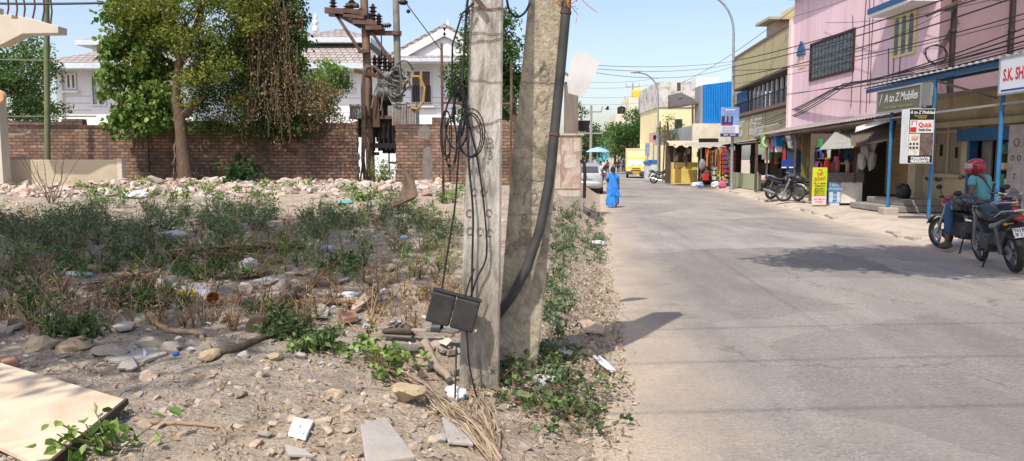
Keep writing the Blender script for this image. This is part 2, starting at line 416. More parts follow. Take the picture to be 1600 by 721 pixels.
def road_mat():
    m, nt, b = _new('worn_asphalt'); n = NT(nt)
    v = n.co(); sep = nt.nodes.new('ShaderNodeSeparateXYZ'); n.l(v, sep.inputs[0])
    X, Y = sep.outputs[0], sep.outputs[1]
    eL = n.math('SUBTRACT', X, n.math('MULTIPLY_ADD', Y, .11, .25))
    eR = n.math('SUBTRACT', n.math('MULTIPLY_ADD', Y, .124, 6.39), X)
    wob = n.math('MULTIPLY', n.math('SUBTRACT', n.noise(v, 1.1, 6, .65), .5), 1.5)
    vs = n.co('Object', (1, .16, 1))
    fine = n.noise(v, 42, 5, .8); streak = n.noise(vs, 2.2, 6, .6, .3); big = n.noise(v, .5, 5, .6)
    col = n.ramp(streak, [(.3, (.222, .20, .18)), (.5, (.270, .246, .222)), (.7, (.318, .29, .262))])
    col = n.mix(n.ramp(big, [(.42, 0.0), (.66, .55)]), col, (.34, .305, .265))
    trk = n.math('COSINE', n.math('MULTIPLY', n.math('ADD', eL, n.math('MULTIPLY', wob, .25)), 3.6)); col = n.mix(n.math('MULTIPLY', n.math('MAXIMUM', trk, 0), .30), col, (.25, .225, .20))
    pt = nt.nodes.new('ShaderNodeTexVoronoi'); pt.inputs['Scale'].default_value = .33; pt.inputs['Randomness'].default_value = 1; nz2 = nt.nodes.new('ShaderNodeTexNoise'); nz2.inputs['Scale'].default_value = 2.2; nz2.inputs['Detail'].default_value = 6
    av = nt.nodes.new('ShaderNodeVectorMath'); av.operation = 'MULTIPLY_ADD'; av.inputs[1].default_value = (.5, .5, 0); n.l(v, nz2.inputs['Vector']); n.l(nz2.outputs['Color'], av.inputs[0]); n.l(v, av.inputs[2]); n.l(av.outputs[0], pt.inputs['Vector'])
    pc = nt.nodes.new('ShaderNodeSeparateColor'); n.l(pt.outputs['Color'], pc.inputs[0]); col = n.mix(.8, col, n.ramp(pc.outputs[1], [(0, .70), (.3, .95), (.7, 1.0), (1, 1.18)]), 'MULTIPLY')
    # stone speckle that shows more where the top has worn off
    wear = n.noise(v, .8, 6, .7, .5)
    vo = nt.nodes.new('ShaderNodeTexVoronoi'); vo.inputs['Scale'].default_value = 55; n.l(v, vo.inputs['Vector'])
    vc = nt.nodes.new('ShaderNodeSeparateColor'); n.l(vo.outputs['Color'], vc.inputs[0])
    sp = n.ramp(vc.outputs[0], [(0, .78), (.5, .98), (1, 1.2)])
    col = n.mix(n.ramp(wear, [(.38, .35), (.6, 1.0)]), col, n.mix(1, col, sp, 'MULTIPLY'))
    col = n.mix(.45, col, n.ramp(fine, [(.3, .72), (.7, 1.24)]), 'MULTIPLY')
    # cracks and oil marks
    cr = nt.nodes.new('ShaderNodeTexVoronoi'); cr.feature = 'DISTANCE_TO_EDGE'; cr.inputs['Scale'].default_value = .42
    nv = nt.nodes.new('ShaderNodeVectorMath'); nv.operation = 'ADD'; nz = nt.nodes.new('ShaderNodeTexNoise'); nz.inputs['Scale'].default_value = 1.6; nz.inputs['Detail'].default_value = 7
    n.l(v, nz.inputs['Vector']); n.l(v, nv.inputs[0]); n.l(nz.outputs['Color'], nv.inputs[1]); n.l(nv.outputs[0], cr.inputs['Vector'])
    crf = n.math('MULTIPLY', n.ramp(cr.outputs['Distance'], [(.0, 1.0), (.010, 0.0)]), n.ramp(big, [(.46, 0.0), (.56, .75)]))
    col = n.mix(crf, col, (.12, .11, .10))
    col = n.mix(n.ramp(n.noise(v, 1.7, 4, .5), [(.60, 0.0), (.74, .45)]), col, (.17, .155, .145))
    sandL = n.ramp(n.math('ADD', eL, wob), [(0.0, 1.0), (.38, .5), (1.15, 0.0)])
    sandR = n.ramp(n.math('ADD', eR, wob), [(0.0, .9), (.5, .55), (1.8, 0.0)])
    sand = n.math('MAXIMUM', sandL, sandR)
    scol = n.mix(.6, (.45, .37, .285), n.ramp(fine, [(.3, .6), (.7, 1.3)]), 'MULTIPLY')
    col = n.mix(sand, col, scol)
    n.l(col, b.inputs['Base Color']); b.inputs['Roughness'].default_value = .9; b.inputs['Specular IOR Level'].default_value = .2
    h = n.math('ADD', n.math('MULTIPLY', vo.outputs['Distance'], .6), n.math('ADD', fine, n.math('MULTIPLY', wear, 2)))
    n.l(n.bump(h, .012), b.inputs['Normal']); return m
mb = MB(); yy = list(np.linspace(-40, 2, 15)) + list(np.linspace(2.5, 50, 120)) + list(np.linspace(52, 420, 60)); K = 14
V = []
for y in yy:
    a = float(road_l(y)) - .25; b_ = float(road_r(y)) + .3
    for i in range(K + 1):
        x = a + (b_ - a) * i / K
        V.append((x, y, .004 + (.03 * math.sin(PI * i / K)) + (.012 * float(fbm(x * .6, y * .6, 77)) if y < 60 else 0)))
mb.add(V, [[j * (K + 1) + i, j * (K + 1) + i + 1, (j + 1) * (K + 1) + i + 1, (j + 1) * (K + 1) + i] for j in range(len(yy) - 1) for i in range(K)])
mb.build('road', road_mat(), smooth=180, kind='structure')
# raised dusty pavement with broken kerb on the shop side
pave = M('dusty_pavement', (.50, .42, .33), (.38, .325, .265), scale=1.6, rough=.95, bump=.01, bs=22, dirt=(.22, .19, .165), dscale=.9, damt=.7)
kerbm = M('kerb_concrete', (.42, .37, .31), (.32, .28, .24), scale=4, rough=.9, bump=.01, bs=18, dirt=(.46, .39, .31), damt=.7)
mb = MB(); yy = np.linspace(-12, 140, 240); V = []
for y in yy:
    r0 = float(road_r(y)) + .14 * float(fbm(0, y * .7, 5)) + .1; zz = .11 + .06 * float(fbm(3, y * .5, 9))
    V += [(r0 - .35, y, -.02), (r0 - .05, y, .5 * zz + .02 * float(fbm(9, y * 2, 4))), (r0 + .25, y, zz), (r0 + 1.5, y, zz + .02), (r0 + 14, y, zz + .03)]
mb.add(V, [[j * 5 + i, j * 5 + i + 1, (j + 1) * 5 + i + 1, (j + 1) * 5 + i] for j in range(len(yy) - 1) for i in range(4)])
mb.build('pavement', pave, smooth=60, kind='structure')
mb = MB()
for i in range(60):
    y = 14.5 + i * .62
    if rnd.random() < .62 or y > 46: continue
    x = float(road_r(y)) + .02 + rnd.uniform(-.06, .06)
    mb.box((x, y, .02 + rnd.uniform(-.03, .015)), (.16, rnd.uniform(.35, .6), .17), rot(rnd.uniform(-.08, .08), rnd.uniform(-.15, .15), -.124 + rnd.uniform(-.12, .12)))
o = mb.build('kerb', kerbm, kind='structure', bev=.02)
# broken slabs and sand where the kerb has crumbled near the shop steps
PZ = .14
# ================================================================== common materials
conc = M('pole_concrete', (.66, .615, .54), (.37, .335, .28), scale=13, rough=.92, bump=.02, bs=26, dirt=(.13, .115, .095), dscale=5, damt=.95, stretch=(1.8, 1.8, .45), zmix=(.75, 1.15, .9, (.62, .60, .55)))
conc2 = M('weathered_concrete', (.56, .49, .36), (.30, .255, .18), scale=15, rough=.95, bump=.025, bs=22, dirt=(.10, .09, .075), dscale=3.6, damt=.85, stretch=(1.3, 1.3, .9))
blackp = M('black_rubber', (.018, .018, .02), (.03, .03, .032), rough=.45, bump=.001, bs=60)
cablem = M('black_cable', (.012, .012, .013), (.025, .024, .024), rough=.5)
rust = M('rusty_steel', (.14, .07, .045), (.07, .045, .035), scale=14, rough=.85, bump=.003, dirt=(.23, .19, .16), damt=.5)
steel = M('galvanised_steel', (.42, .44, .45), (.30, .31, .33), scale=5, rough=.5, metal=.6)
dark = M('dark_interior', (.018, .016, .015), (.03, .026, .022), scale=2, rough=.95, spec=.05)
glassd = M('dark_glass', (.03, .035, .04), (.05, .055, .06), scale=1.5, rough=.12, spec=.6)
bark = M('bark', (.17, .115, .08), (.09, .062, .045), scale=12, rough=.95, bump=.02, bs=30, stretch=(1, 1, .35))
white = M('white_paint', (.80, .80, .78), (.74, .74, .72), scale=2, rough=.6, dirt=(.55, .53, .5), damt=.25)
green1 = leafmat('leaf_green', [(.025, .055, .016), (.05, .105, .028), (.095, .17, .045), (.17, .25, .07)])
ground_leaf = leafmat('ground_leaf', [(.04, .07, .025), (.07, .12, .04), (.12, .18, .065), (.22, .27, .11)])
green2 = leafmat('leaf_bright', [(.045, .10, .018), (.11, .20, .04), (.22, .33, .08), (.36, .45, .15)])
green3 = leafmat('leaf_dark', [(.012, .03, .012), (.022, .055, .018), (.04, .085, .028), (.07, .12, .04)])
yellowg = leafmat('leaf_yellowish', [(.06, .095, .016), (.13, .17, .028), (.26, .28, .05), (.36, .33, .09)])
weedm = leafmat('weed_leaf', [(.06, .085, .042), (.11, .145, .075), (.18, .225, .115), (.30, .32, .19)], trans=.25)
dry = leafmat('dry_leaf', [(.16, .085, .04), (.28, .17, .085), (.40, .27, .15), (.50, .38, .23)], rough=.85, trans=.12)
dryv = leafmat('dry_vine', [(.07, .05, .028), (.14, .10, .055), (.24, .175, .095), (.34, .26, .14)], rough=.9, trans=.15)
# ================================================================== brick boundary wall
def brick_mat():
    m, nt, b = _new('old_brick'); n = NT(nt)
    tc = nt.nodes.new('ShaderNodeTexCoord'); sp = nt.nodes.new('ShaderNodeSeparateXYZ'); cb = nt.nodes.new('ShaderNodeCombineXYZ')
    n.l(tc.outputs['Object'], sp.inputs[0]); v = n.co()
    wb = n.math('MULTIPLY', n.math('SUBTRACT', n.noise(v, 2.5, 4), .5), .05)
    n.l(n.math('ADD', n.math('ADD', sp.outputs[0], sp.outputs[1]), wb), cb.inputs[0]); n.l(n.math('ADD', sp.outputs[2], wb), cb.inputs[1])
    br = nt.nodes.new('ShaderNodeTexBrick'); n.l(cb.outputs[0], br.inputs['Vector'])
    for k, val in (('Scale', 1), ('Brick Width', .235), ('Row Height', .092), ('Mortar Size', .014), ('Mortar Smooth', .3), ('Bias', -.1)): br.inputs[k].default_value = val
    br.inputs['Color1'].default_value = (.38, .225, .155, 1); br.inputs['Color2'].default_value = (.17, .105, .078, 1); br.inputs['Mortar'].default_value = (.12, .10, .085, 1)
    col = br.outputs['Color']
    col = n.mix(.55, col, n.ramp(n.noise(v, 9, 6, .7), [(.3, .55), (.7, 1.5)]), 'MULTIPLY')
    col = n.mix(n.ramp(n.noise(v, .75, 6, .65, .5), [(.43, 0.0), (.6, .85)]), col, (.075, .06, .052))
    col = n.mix(n.ramp(n.noise(v, 1.5, 6, .6, .3), [(.57, 0.0), (.7, .6)]), col, (.42, .28, .21))
    n.l(col, b.inputs['Base Color']); b.inputs['Roughness'].default_value = .95; b.inputs['Specular IOR Level'].default_value = .1
    h = n.math('ADD', n.math('MULTIPLY', br.outputs['Fac'], -1.0), n.math('MULTIPLY', n.noise(v, 30, 4), .5))
    n.l(n.bump(h, .035), b.inputs['Normal']); return m
brick = brick_mat()
plast = M('cement_patch', (.21, .19, .17), (.14, .125, .115), scale=6, rough=.95, bump=.006)
WY = 21.6
def wall_outline(xa, xb, zt, jag_l, jag_r, tops=None):
    pts = [(xa, .2)]; z = .3
    if jag_l:
        while z < zt - .15:
            j = rnd.uniform(0, .05); pts += [(xa + j, z), (xa + j, z + .092 * 2)]; z += .184
    else: pts.append((xa, zt))
    x = xa + .2
    while x < xb - .25:
        t = zt + rnd.choice([0, .02, -.03, -.09, -.17, .05, -.06, -.12, .09]); w_ = rnd.uniform(.3, 1.1)
        x2 = min(x + w_, xb - .2); pts += [(x, t), (x2, t)]; x = x2 + .012
    z = zt
    if jag_r:
        while z > .35:
            j = rnd.uniform(0, .05); pts += [(xb - j, z), (xb - j, z - .184)]; z -= .184
    else: pts.append((xb, zt))
    pts.append((xb, .2)); return pts
def brick_wall(label, xa, xb, zt, jl, jr, patches=(), peers=()):
    t = thing('brick_wall', label, 'wall', ((xa + xb) / 2, WY, .9))
    mb = MB(); mb.prism(wall_outline(xa, xb, zt, jl, jr), (0, WY, 0), (1, 0, 0), (0, 0, 1), (0, .23, 0)); mb.build('brickwork', brick, t)
    for x0, x1, z0, z1 in patches:
        mb = MB(); o = [(x0, z0), (x1, z0 + rnd.uniform(-.05, .05)), (x1 + .03, (z0 + z1) / 2), (x1 - .03, z1), ((x0 + x1) / 2, z1 + .06), (x0 + .02, z1 - .03), (x0 - .03, (z0 + z1) / 2)]
        mb.prism(o, (0, WY - .012, 0), (1, 0, 0), (0, 0, 1), (0, .04, 0)); mb.build('cement_patch', plast, t)
    for x0, x1, z1 in peers:
        mb = MB(); mb.bx(x0, x1, WY - .06, WY + .1, .2, z1); mb.build('brick_pier', brick, t)
X = lambda px: P(px, 250, WY).x
Z = lambda py: P(800, py, WY).z
brick_wall('long crumbling red brick wall under the ivy, left of the transformer gap', -19, X(560), Z(189), False, True, [(X(214), X(231), Z(262), Z(206))], [(X(213), X(233), Z(187))])
brick_wall('shorter ragged red brick wall between the transformer gap and the concrete poles', X(617), X(802), Z(191), True, False, [(X(655), X(672), Z(217), Z(198)), (X(661), X(676), Z(288), Z(232))], [(X(676), X(702), Z(184))])
# low pale wall in front of it
mb = MB(); y0 = 19.2; mb.bx(-17.5, P(186, 250, y0).x, y0, y0 + .2, .3, P(100, 250, y0).z)
cw = tag(mb.build('compound_wall', M('beige_plaster', (.50, .43, .31), (.43, .365, .26), scale=.8, rough=.9, bump=.003, dirt=(.30, .25, .18), damt=.5, dscale=1.6), org=(-12, y0, .8), bev=.015), 'low smooth beige plastered compound wall before the brick wall', 'wall')
mb = MB(); mb.bx(P(183, 250, y0).x, P(189, 250, y0).x + .02, y0 - .015, y0 + .215, .3, P(100, 248, y0).z); mb.build('wall_end', M('pale_mortar', (.62, .56, .45), scale=15, bump=.01), cw)
# green post with rods and the cantilevered stair of the next house
GY = 20.6
t = thing('steel_post', 'tall green steel post rising behind the beige compound wall', 'post', (P(74, 200, GY).x, GY, .9))
gpm = M('green_paint_metal', (.16, .19, .10), (.11, .13, .07), rough=.6)
mb = MB(); mb.tube([P(74.5, 262, GY), P(73, 60, GY), P(72, -40, GY)], .075, 8); mb.build('post', gpm, t, smooth=60)
for py in (94, 181):
    mb = MB(); mb.bar(P(-60, py - (2 if py < 100 else -1), GY), P(150 if py > 100 else 92, py + 1, GY), .035); mb.build('cross_rail', gpm, t)
mb = MB(); mb.bar(P(-40, 211, 20.9), P(40, 210, 20.9), .09, .05); mb.bar(P(40, 210, 20.9), P(47, 206, 20.9), .06, .03)
tag(mb.build('steel_bracket', M('grey_bracket', (.5, .47, .43), rough=.6), org=P(0, 210, 20.9)), 'grey steel bar sticking out in front of the brick wall', 'bracket')
SY = 17.5
t = thing('staircase', 'beige cantilevered stair slab with iron rods at the picture edge', 'stairs', (P(20, 50, SY).x, SY, 1.2))
bei = M('beige_stair', (.58, .52, .43), (.5, .45, .36), scale=2, rough=.85)
out = [(-60, 70), (-60, 10), (-10, 10), (-10, 23), (18, 23), (18, 30), (28, 30), (28, 25), (42, 28), (91, 41), (91, 52), (35, 53), (0, 71)]
mb = MB(); mb.prism([(P(a, b, SY).x, P(a, b, SY).z) for a, b in out], (0, SY, 0), (1, 0, 0), (0, 0, 1), (0, .35, 0)); mb.build('stair_slab', bei, t, bev=.01)
for px in (10, 25, 37, 51, 66, 79):
    mb = MB(); b0 = P(px, 30 if px < 40 else 26 + (px - 40) * .3, SY + .2); a0 = P(px + rnd.uniform(-2, 2), -12, SY + .2)
    mb.tube([b0, b0.lerp(a0, .4) + Vector((.04, 0, 0)), a0], .02, 5); mb.build('iron_rod', rust, t)
t = thing('gate_post', 'narrow beige gate pillar with round cap at the picture edge', 'pillar', (P(-2, 250, 18.6).x, 18.6, .9))
mb = MB(); mb.bx(P(-25, 250, 18.6).x, P(3, 250, 18.6).x, 18.6, 18.9, .5, P(0, 142, 18.6).z); mb.build('shaft', bei, t)
mb = MB(); mb.lathe([(.0, -.06), (.14, -.06), (.17, 0), (.14, .06), (0, .06)], P(-1, 152, 18.5), 14, rot(PI / 2)); mb.build('round_cap', M('tan_cap', (.55, .36, .2)), t, smooth=50)
# ================================================================== white villas behind the wall
def tile_mat():
    m, nt, b = _new('roof_tiles'); n = NT(nt); v = n.co()
    tc = nt.nodes.new('ShaderNodeTexCoord'); sp = nt.nodes.new('ShaderNodeSeparateXYZ'); cb = nt.nodes.new('ShaderNodeCombineXYZ')
    n.l(tc.outputs['Object'], sp.inputs[0]); n.l(sp.outputs[0], cb.inputs[0]); n.l(sp.outputs[2], cb.inputs[1])
    br = nt.nodes.new('ShaderNodeTexBrick'); n.l(cb.outputs[0], br.inputs['Vector'])
    for k, val in (('Scale', 1), ('Brick Width', .3), ('Row Height', .16), ('Mortar Size', .022), ('Mortar Smooth', .6)): br.inputs[k].default_value = val
    br.inputs['Color1'].default_value = (.37, .32, .295, 1); br.inputs['Color2'].default_value = (.28, .235, .215, 1); br.inputs['Mortar'].default_value = (.13, .10, .09, 1)
    col = n.mix(.5, br.outputs['Color'], n.ramp(n.noise(v, 1.8, 5), [(.3, .75), (.7, 1.3)]), 'MULTIPLY')
    n.l(col, b.inputs['Base Color']); b.inputs['Roughness'].default_value = .85
    n.l(n.bump(n.math('MULTIPLY', br.outputs['Fac'], -1), .03), b.inputs['Normal']); return m
tile = tile_mat()
vwall = M('villa_white', (.80, .81, .83), (.74, .75, .77), scale=1.2, rough=.7, dirt=(.6, .6, .6), damt=.3)
vtrim = M('villa_trim', (.82, .82, .82), rough=.5)
fascia = M('fascia_grey', (.60, .66, .70), rough=.5)
HY = 33.0
hx = lambda px: P(px, 150, HY).x
hz = lambda py: P(800, py, HY).z
def hp(px, py, dy=0):      # a point of a villa front carried back by dy along y at the same x and z
    q = P(px, py, HY); return Vector((q.x, HY + dy, q.z))
def window(t, x0, x1, z0, z1, y, n=2, sill=True, curtain=None, grille=False):
    mb = MB(); mb.bx(x0, x1, y - .02, y + .1, z0, z1); o = mb.build('window', glassd, t)
    mb = MB(); w_ = .07
    for a, b in ((x0, x0 + w_), (x1 - w_, x1)): mb.bx(a, b, y - .06, y - .021, z0, z1)
    for a, b in ((z0, z0 + w_), (z1 - w_, z1)): mb.bx(x0 + w_, x1 - w_, y - .06, y - .021, a, b)
    for i in range(1, n): mb.bx(x0 + (x1 - x0) * i / n - .05, x0 + (x1 - x0) * i / n + .05, y - .062, y - .021, z0 + w_, z1 - w_)
    mb.build('frame', vtrim, o)
    if sill: mb = MB(); mb.bx(x0 - .12, x1 + .12, y - .16, y - .001, z0 - .16, z0 - .06); mb.build('sill', vtrim, o)
    if curtain: mb = MB(); mb.bx(x0 + .1, x1 - .1, y - .03, y - .0215, z0 + .1, z1 - .1); mb.build('curtain', curtain, o)
    if grille:
        mb = MB()
        for i in range(9): mb.bx(x0 + (x1 - x0) * (i + .5) / 9 - .012, x0 + (x1 - x0) * (i + .5) / 9 + .012, y - .09, y - .065, z0, z0 + .75)
        mb.build('railing', dark, o)
def vgrooves(t, x0, x1, z0, z1, y, n):
    mb = MB()
    for i in range(n):
        z = z0 + (z1 - z0) * (i + .5) / n; mb.bx(x0, x1, y - .004, y + .02, z - .018, z + .018)
    mb.build('groove_line', M('groove', (.52, .53, .55)), t)
def hiproof(t, x0, x1, y0, y1, ze, zr, inset, ridge=True, name='roof'):
    mb = MB(); xm0, xm1 = x0 + inset, x1 - inset; ym = (y0 + y1) / 2
    a = [(x0, y0, ze), (x1, y0, ze), (x1, y1, ze), (x0, y1, ze)]; r = [(xm0, ym, zr), (xm1, ym, zr)]
    mb.add(a + r, [[0, 1, 5, 4], [1, 2, 5], [2, 3, 4, 5], [3, 0, 4]]); o = mb.build(name, tile, t)
    mb = MB(); mb.bx(x0 - .03, x1 + .03, y0 - .05, y1 + .05, ze - .24, ze - .012); mb.build('fascia', fascia, o); return o
def finial(t, x, y, z, h):
    mb = MB(); mb.lathe([(.0, 0), (.22, 0), (.22, .25), (.12, .32), (.2, .5), (.2, .62), (.09, .7), (.14, .85), (.05, 1.0), (.0, 1.25)], (0, 0, 0), 10)
    mb.v = [(a * h + x, b * h + y, c * h + z) for a, b, c in mb.v]; mb.build('finial', vtrim, t, smooth=50)
lab = ['white tiled villa seen between the green post and the ivy', 'white tiled villa with hip roof behind the leaning transformer', 'white gabled villa with brown double window behind the brick wall']
t = thing('villa', lab[0], 'house', (hx(170), HY + 4, .9))
mb = MB(); mb.bx(hx(91), hx(300), HY, HY + 9, .5, hz(104)); mb.build('wall', vwall, t)
mb = MB(); mb.bx(hx(91), hx(100), HY - .12, HY - .002, .5, hz(107)); mb.build('corner_pilaster', vtrim, t)
def zat(py, dy): return P(800, py, HY + dy).z
def ridge(py_eave, d0, py_at, d1, dr): z0 = zat(py_eave, d0); return z0 + (zat(py_at, d1) - z0) / (d1 - d0) * (dr - d0)
hiproof(t, hx(76), hx(312), HY - 1.0, HY + 10, zat(98, -1), ridge(98, -1, 73, 2.6, 4.5), 3.2)
mb = MB(); mb.bx(hx(97), hx(260), HY + 2.6, HY + 8, zat(90, 2.6), zat(63, 2.6)); mb.build('upper_wall', vwall, t)
hiproof(t, hx(84), hx(275), HY + 1.9, HY + 8.6, zat(62, 1.9), zat(53, 5.2), 2.5, name='upper_roof')
window(t, hx(105), hx(121), hz(140), hz(115), HY, 2, curtain=M('warm_curtain', (.25, .16, .13)))
window(t, hx(143), hx(166), hz(166), hz(117), HY, 2, sill=False, curtain=M('grey_curtain', (.35, .38, .40)))
vgrooves(t, hx(101), hx(142), hz(178), hz(145), HY, 3)
t = thing('villa', lab[1], 'house', (hx(500), HY + 4, .9))
mb = MB(); mb.bx(hx(400), hx(604), HY, HY + 9, .5, hz(104)); mb.build('wall', vwall, t)
hiproof(t, hx(380), hx(612), HY - .8, HY + 10, zat(98, -.8), ridge(98, -.8, 67, 2.2, 4.6), 3.4)
mb = MB(); mb.bx(hx(428), hx(556), HY + 2.2, HY + 8, zat(80, 2.2), zat(58, 2.2)); mb.build('upper_wall', vtrim, t)
hiproof(t, hx(418), hx(572), HY + 1.2, HY + 8.8, zat(58, 1.2), zat(46, 5), 2.2, name='upper_roof')
finial(t, P(493, 45, HY + 5).x, HY + 5, P(493, 49, HY + 5).z, .75)
window(t, hx(528), hx(550), hz(138), hz(115), HY, 2)
vgrooves(t, hx(470), hx(604), hz(182), hz(148), HY, 3)
t = thing('villa', lab[2], 'house', (hx(690), HY + 4, .9))
mb = MB(); mb.bx(hx(607), hx(776), HY - .6, HY + 9, .5, hz(104)); mb.build('wall', vwall, t)
ap, bl = hp(697, 55), hp(606, 99); brr = hp(788, 99)
mb = MB(); mb.prism([(bl.x + .5, bl.z), (brr.x - .5, brr.z), (ap.x, ap.z - .15)], (0, HY - .61, 0), (1, 0, 0), (0, 0, 1), (0, 8, 0)); mb.build('gable_wall', vwall, t)
mb = MB()
for e in (bl, brr):
    d = Vector((0, 1, 0)); a = Vector((e.x, HY - .72, e.z + .05)); b = Vector((ap.x, HY - .72, ap.z + .2))
    mb.hexa([a, b, b + d * 9, a + d * 9, a + Vector((0, 0, .16)), b + Vector((0, 0, .16)), b + d * 9 + Vector((0, 0, .16)), a + d * 9 + Vector((0, 0, .16))])
mb.build('roof', tile, t)
mb = MB()
for e in (bl, brr): mb.bar(Vector((e.x, HY - .75, e.z - .12)), Vector((ap.x, HY - .75, ap.z + .02)), .05, .3)
mb.build('barge_board', vtrim, t)
mb = MB(); mb.hexa([(bl.x, HY - 1.7, hz(99)), (brr.x, HY - 1.7, hz(99)), (brr.x, HY - .61, hz(99) + .05), (bl.x, HY - .61, hz(99) + .05), (bl.x, HY - 1.7, hz(97.5)), (brr.x, HY - 1.7, hz(97.5)), (brr.x, HY - .61, hz(90)), (bl.x, HY - .61, hz(90))]); mb.build('lower_roof', tile, t)
mb = MB(); mb.bx(bl.x, brr.x, HY - 1.75, HY - .62, hz(104.5), hz(99.3)); mb.build('fascia', fascia, t)
finial(t, ap.x, HY + 1, ap.z - .05, .75)
brn = M('brown_curtain', (.17, .11, .09), (.12, .08, .065), scale=10, stretch=(1, 1, .1))
window(t, hx(645), hx(677), hz(164), hz(112), HY - .6, 2, sill=True, curtain=brn, grille=True)
window(t, hx(722), hx(742), hz(158), hz(112), HY - .6, 2, curtain=M('shutter_blue', (.5, .56, .62)))
vgrooves(t, hx(609), hx(775), hz(184), hz(150), HY - .6, 4)
# ================================================================== transformer and its poles
TY = 23.4
T = lambda px, py, dy=0: P(px, py, TY) + Vector((0, dy, 0))
gp = T(575, 288)
polem = M('steel_pole_brown', (.28, .19, .12), (.16, .10, .07), scale=6, rough=.75, dirt=(.08, .06, .05), stretch=(1, 1, .3))
ins = M('insulator', (.06, .035, .03), rough=.25)
def bushing(mb, base, h, r, d=(0, 0, 1)):
    q = Vector((0, 0, 1)).rotation_difference(Vector(d)).to_matrix()
    prof = [(r * .35, 0)]
    for i in range(4):
        z = h * (.12 + .2 * i); prof += [(r * .5, z), (r, z + h * .06), (r * .5, z + h * .12)]
    prof += [(r * .3, h * .95), (r * .12, h)]
    mb.lathe(prof, base, 10, q)
t = thing('electric_pole', 'brown steel pole with insulator cross arms holding the transformer', 'pole', (T(578, 290).x, TY, .8))
mb = MB(); mb.tube([T(580, 296), T(575, 130), T(566, -60)], [.135, .125, .115], 10); mb.build('shaft', polem, t, smooth=60)
for a, b, w_ in (((511, 19), (577, 23), .16), ((540, 26), (572, 30), .12), ((574, 46), (599, 46), .13), ((555, 37), (592, 39), .12)):
    
    for dy in (-.25, .25): mb = MB(); mb.bar(T(*a, dy), T(*b, dy), .14, w_); mb.build('cross_arm', rust, t)
for a, b in (((527, 24), (565, 82)), ((527, 24), (566, 45)), ((583, 53), (614, 99))):
    mb = MB(); mb.bar(T(*a, -.2), T(*b, -.2), .07, .09); mb.build('brace', rust, t)
mb = MB(); mb.bar(T(562, 82, -.2), T(580, 82, -.2), .2, .1); mb.build('clamp', rust, t)
for px, py, h in ((523, 17, .5), (552, 17, .55), (585, 37, .55), (594, 44, .4), (545, 25, .3), (566, 30, .3)):
    mb = MB(); bushing(mb, T(px, py, -.2), h, .13); mb.build('insulator', ins, t, smooth=50)
mb = MB(); bushing(mb, T(598, 43, -.2), .3, .1, (1, 0, .1)); mb.build('insulator', ins, t, smooth=50)
mb = MB(); mb.bx(T(543, 0).x, T(543, 0).x + .35, TY - .3, TY, T(0, 13).z, T(0, 8).z); mb.bx(T(575, 0).x, T(585, 0).x, TY - .3, TY, T(0, 38).z, T(0, 33).z); mb.build('fuse_unit', rust, t)
t = thing('electric_pole', 'slim grey-green steel pole beside the transformer', 'pole', (T(622, 290).x, TY, .8))
mb = MB(); mb.tube([T(626, 290), T(621, 95), T(617, -60)], [.11, .105, .095], 10); mb.build('shaft', M('steel_pole_grey', (.26, .25, .21), (.17, .16, .13), rough=.7), t, smooth=60)
mb = MB(); mb.bar(T(574, 53, -.1), T(628, 53, -.1), .1, .13); mb.build('cross_arm', rust, t)
mb = MB(); mb.bx(T(613, 0).x, T(624, 0).x, TY - .2, TY + .2, T(0, 56).z, T(0, 50).z); mb.build('clamp', rust, t)
t = thing('transformer', 'rusty pole transformer with ribbed radiators and grey drum in wall gap', 'transformer', (T(590, 240).x, TY, 2.0))
tk = M('transformer_dark', (.045, .038, .034), (.09, .06, .045), scale=5, rough=.7, dirt=(.16, .08, .05), damt=.7)
tg = M('transformer_grey', (.30, .31, .30), (.22, .22, .21), scale=4, rough=.55, dirt=(.17, .10, .07), damt=.7)
rad = M('radiator_grey', (.38, .37, .34), (.28, .25, .22), scale=5, rough=.6, dirt=(.20, .10, .07), damt=.8)
def tb(px0, px1, py0, py1, y0, y1, mb): mb.bx(T(px0, 0).x, T(px1, 0).x, TY + y0, TY + y1, T(0, py1).z, T(0, py0).z)
mb = MB(); tb(583, 617, 158, 222, .1, .9, mb); mb.build('tank', tk, t, bev=.02)
mb = MB(); tb(588, 604, 190, 199, .04, .1, mb); tb(590, 606, 207, 217, .04, .1, mb); mb.build('nameplate', rust, t)
mb = MB(); tb(586, 622, 112, 157, .15, .8, mb); mb.build('turret', tg, t, bev=.03)
mb = MB(); q = rot(0, PI / 2, 0); mb.lathe([(.0, -.34), (.22, -.33), (.26, -.28), (.2, -.2), (.2, .3), (.18, .34), (.0, .35)], T(608, 142, -.1), 16, q); mb.build('oil_drum', tg, t, smooth=40)
mb = MB(); tb(586, 618, 222, 234, .15, .85, mb); tb(592, 616, 234, 240, .2, .6, mb); mb.build('lower_tank', tk, t)
mb = MB(); tb(577, 620, 224, 232, -.15, .0, mb); tb(577, 588, 238, 243, -.1, .1, mb); tb(590, 619, 234, 236, -.1, .05, mb); tb(603, 605, 236, 270, 0, .06, mb); tb(604, 619, 253, 256, 0, .06, mb); mb.build('support_channel', M('black_channel', (.02, .018, .017), rough=.7), t)
mb = MB(); mb.bar(T(547, 184, -.1), T(612, 184, -.1), .1, .1); mb.build('support_rail', rust, t); mb = MB(); mb.bar(T(555, 111, -.1), T(600, 122, -.1), .12, .12); mb.build('support_rail', rust, t)
for a, b, c, d, n in ((546, 570, 166, 186, 9), (612, 635, 162, 197, 10), (636, 650, 166, 197, 6)):
    mb = MB()
    for i in range(n):
        x0 = a + (b - a) * (i + .12) / n; x1 = a + (b - a) * (i + .78) / n; tb(x0, x1, c, d, -.3, .6, mb)
    tb(a, b, c - 1.5, c + 2, -.32, .62, mb); mb.build('radiator', rad, t)
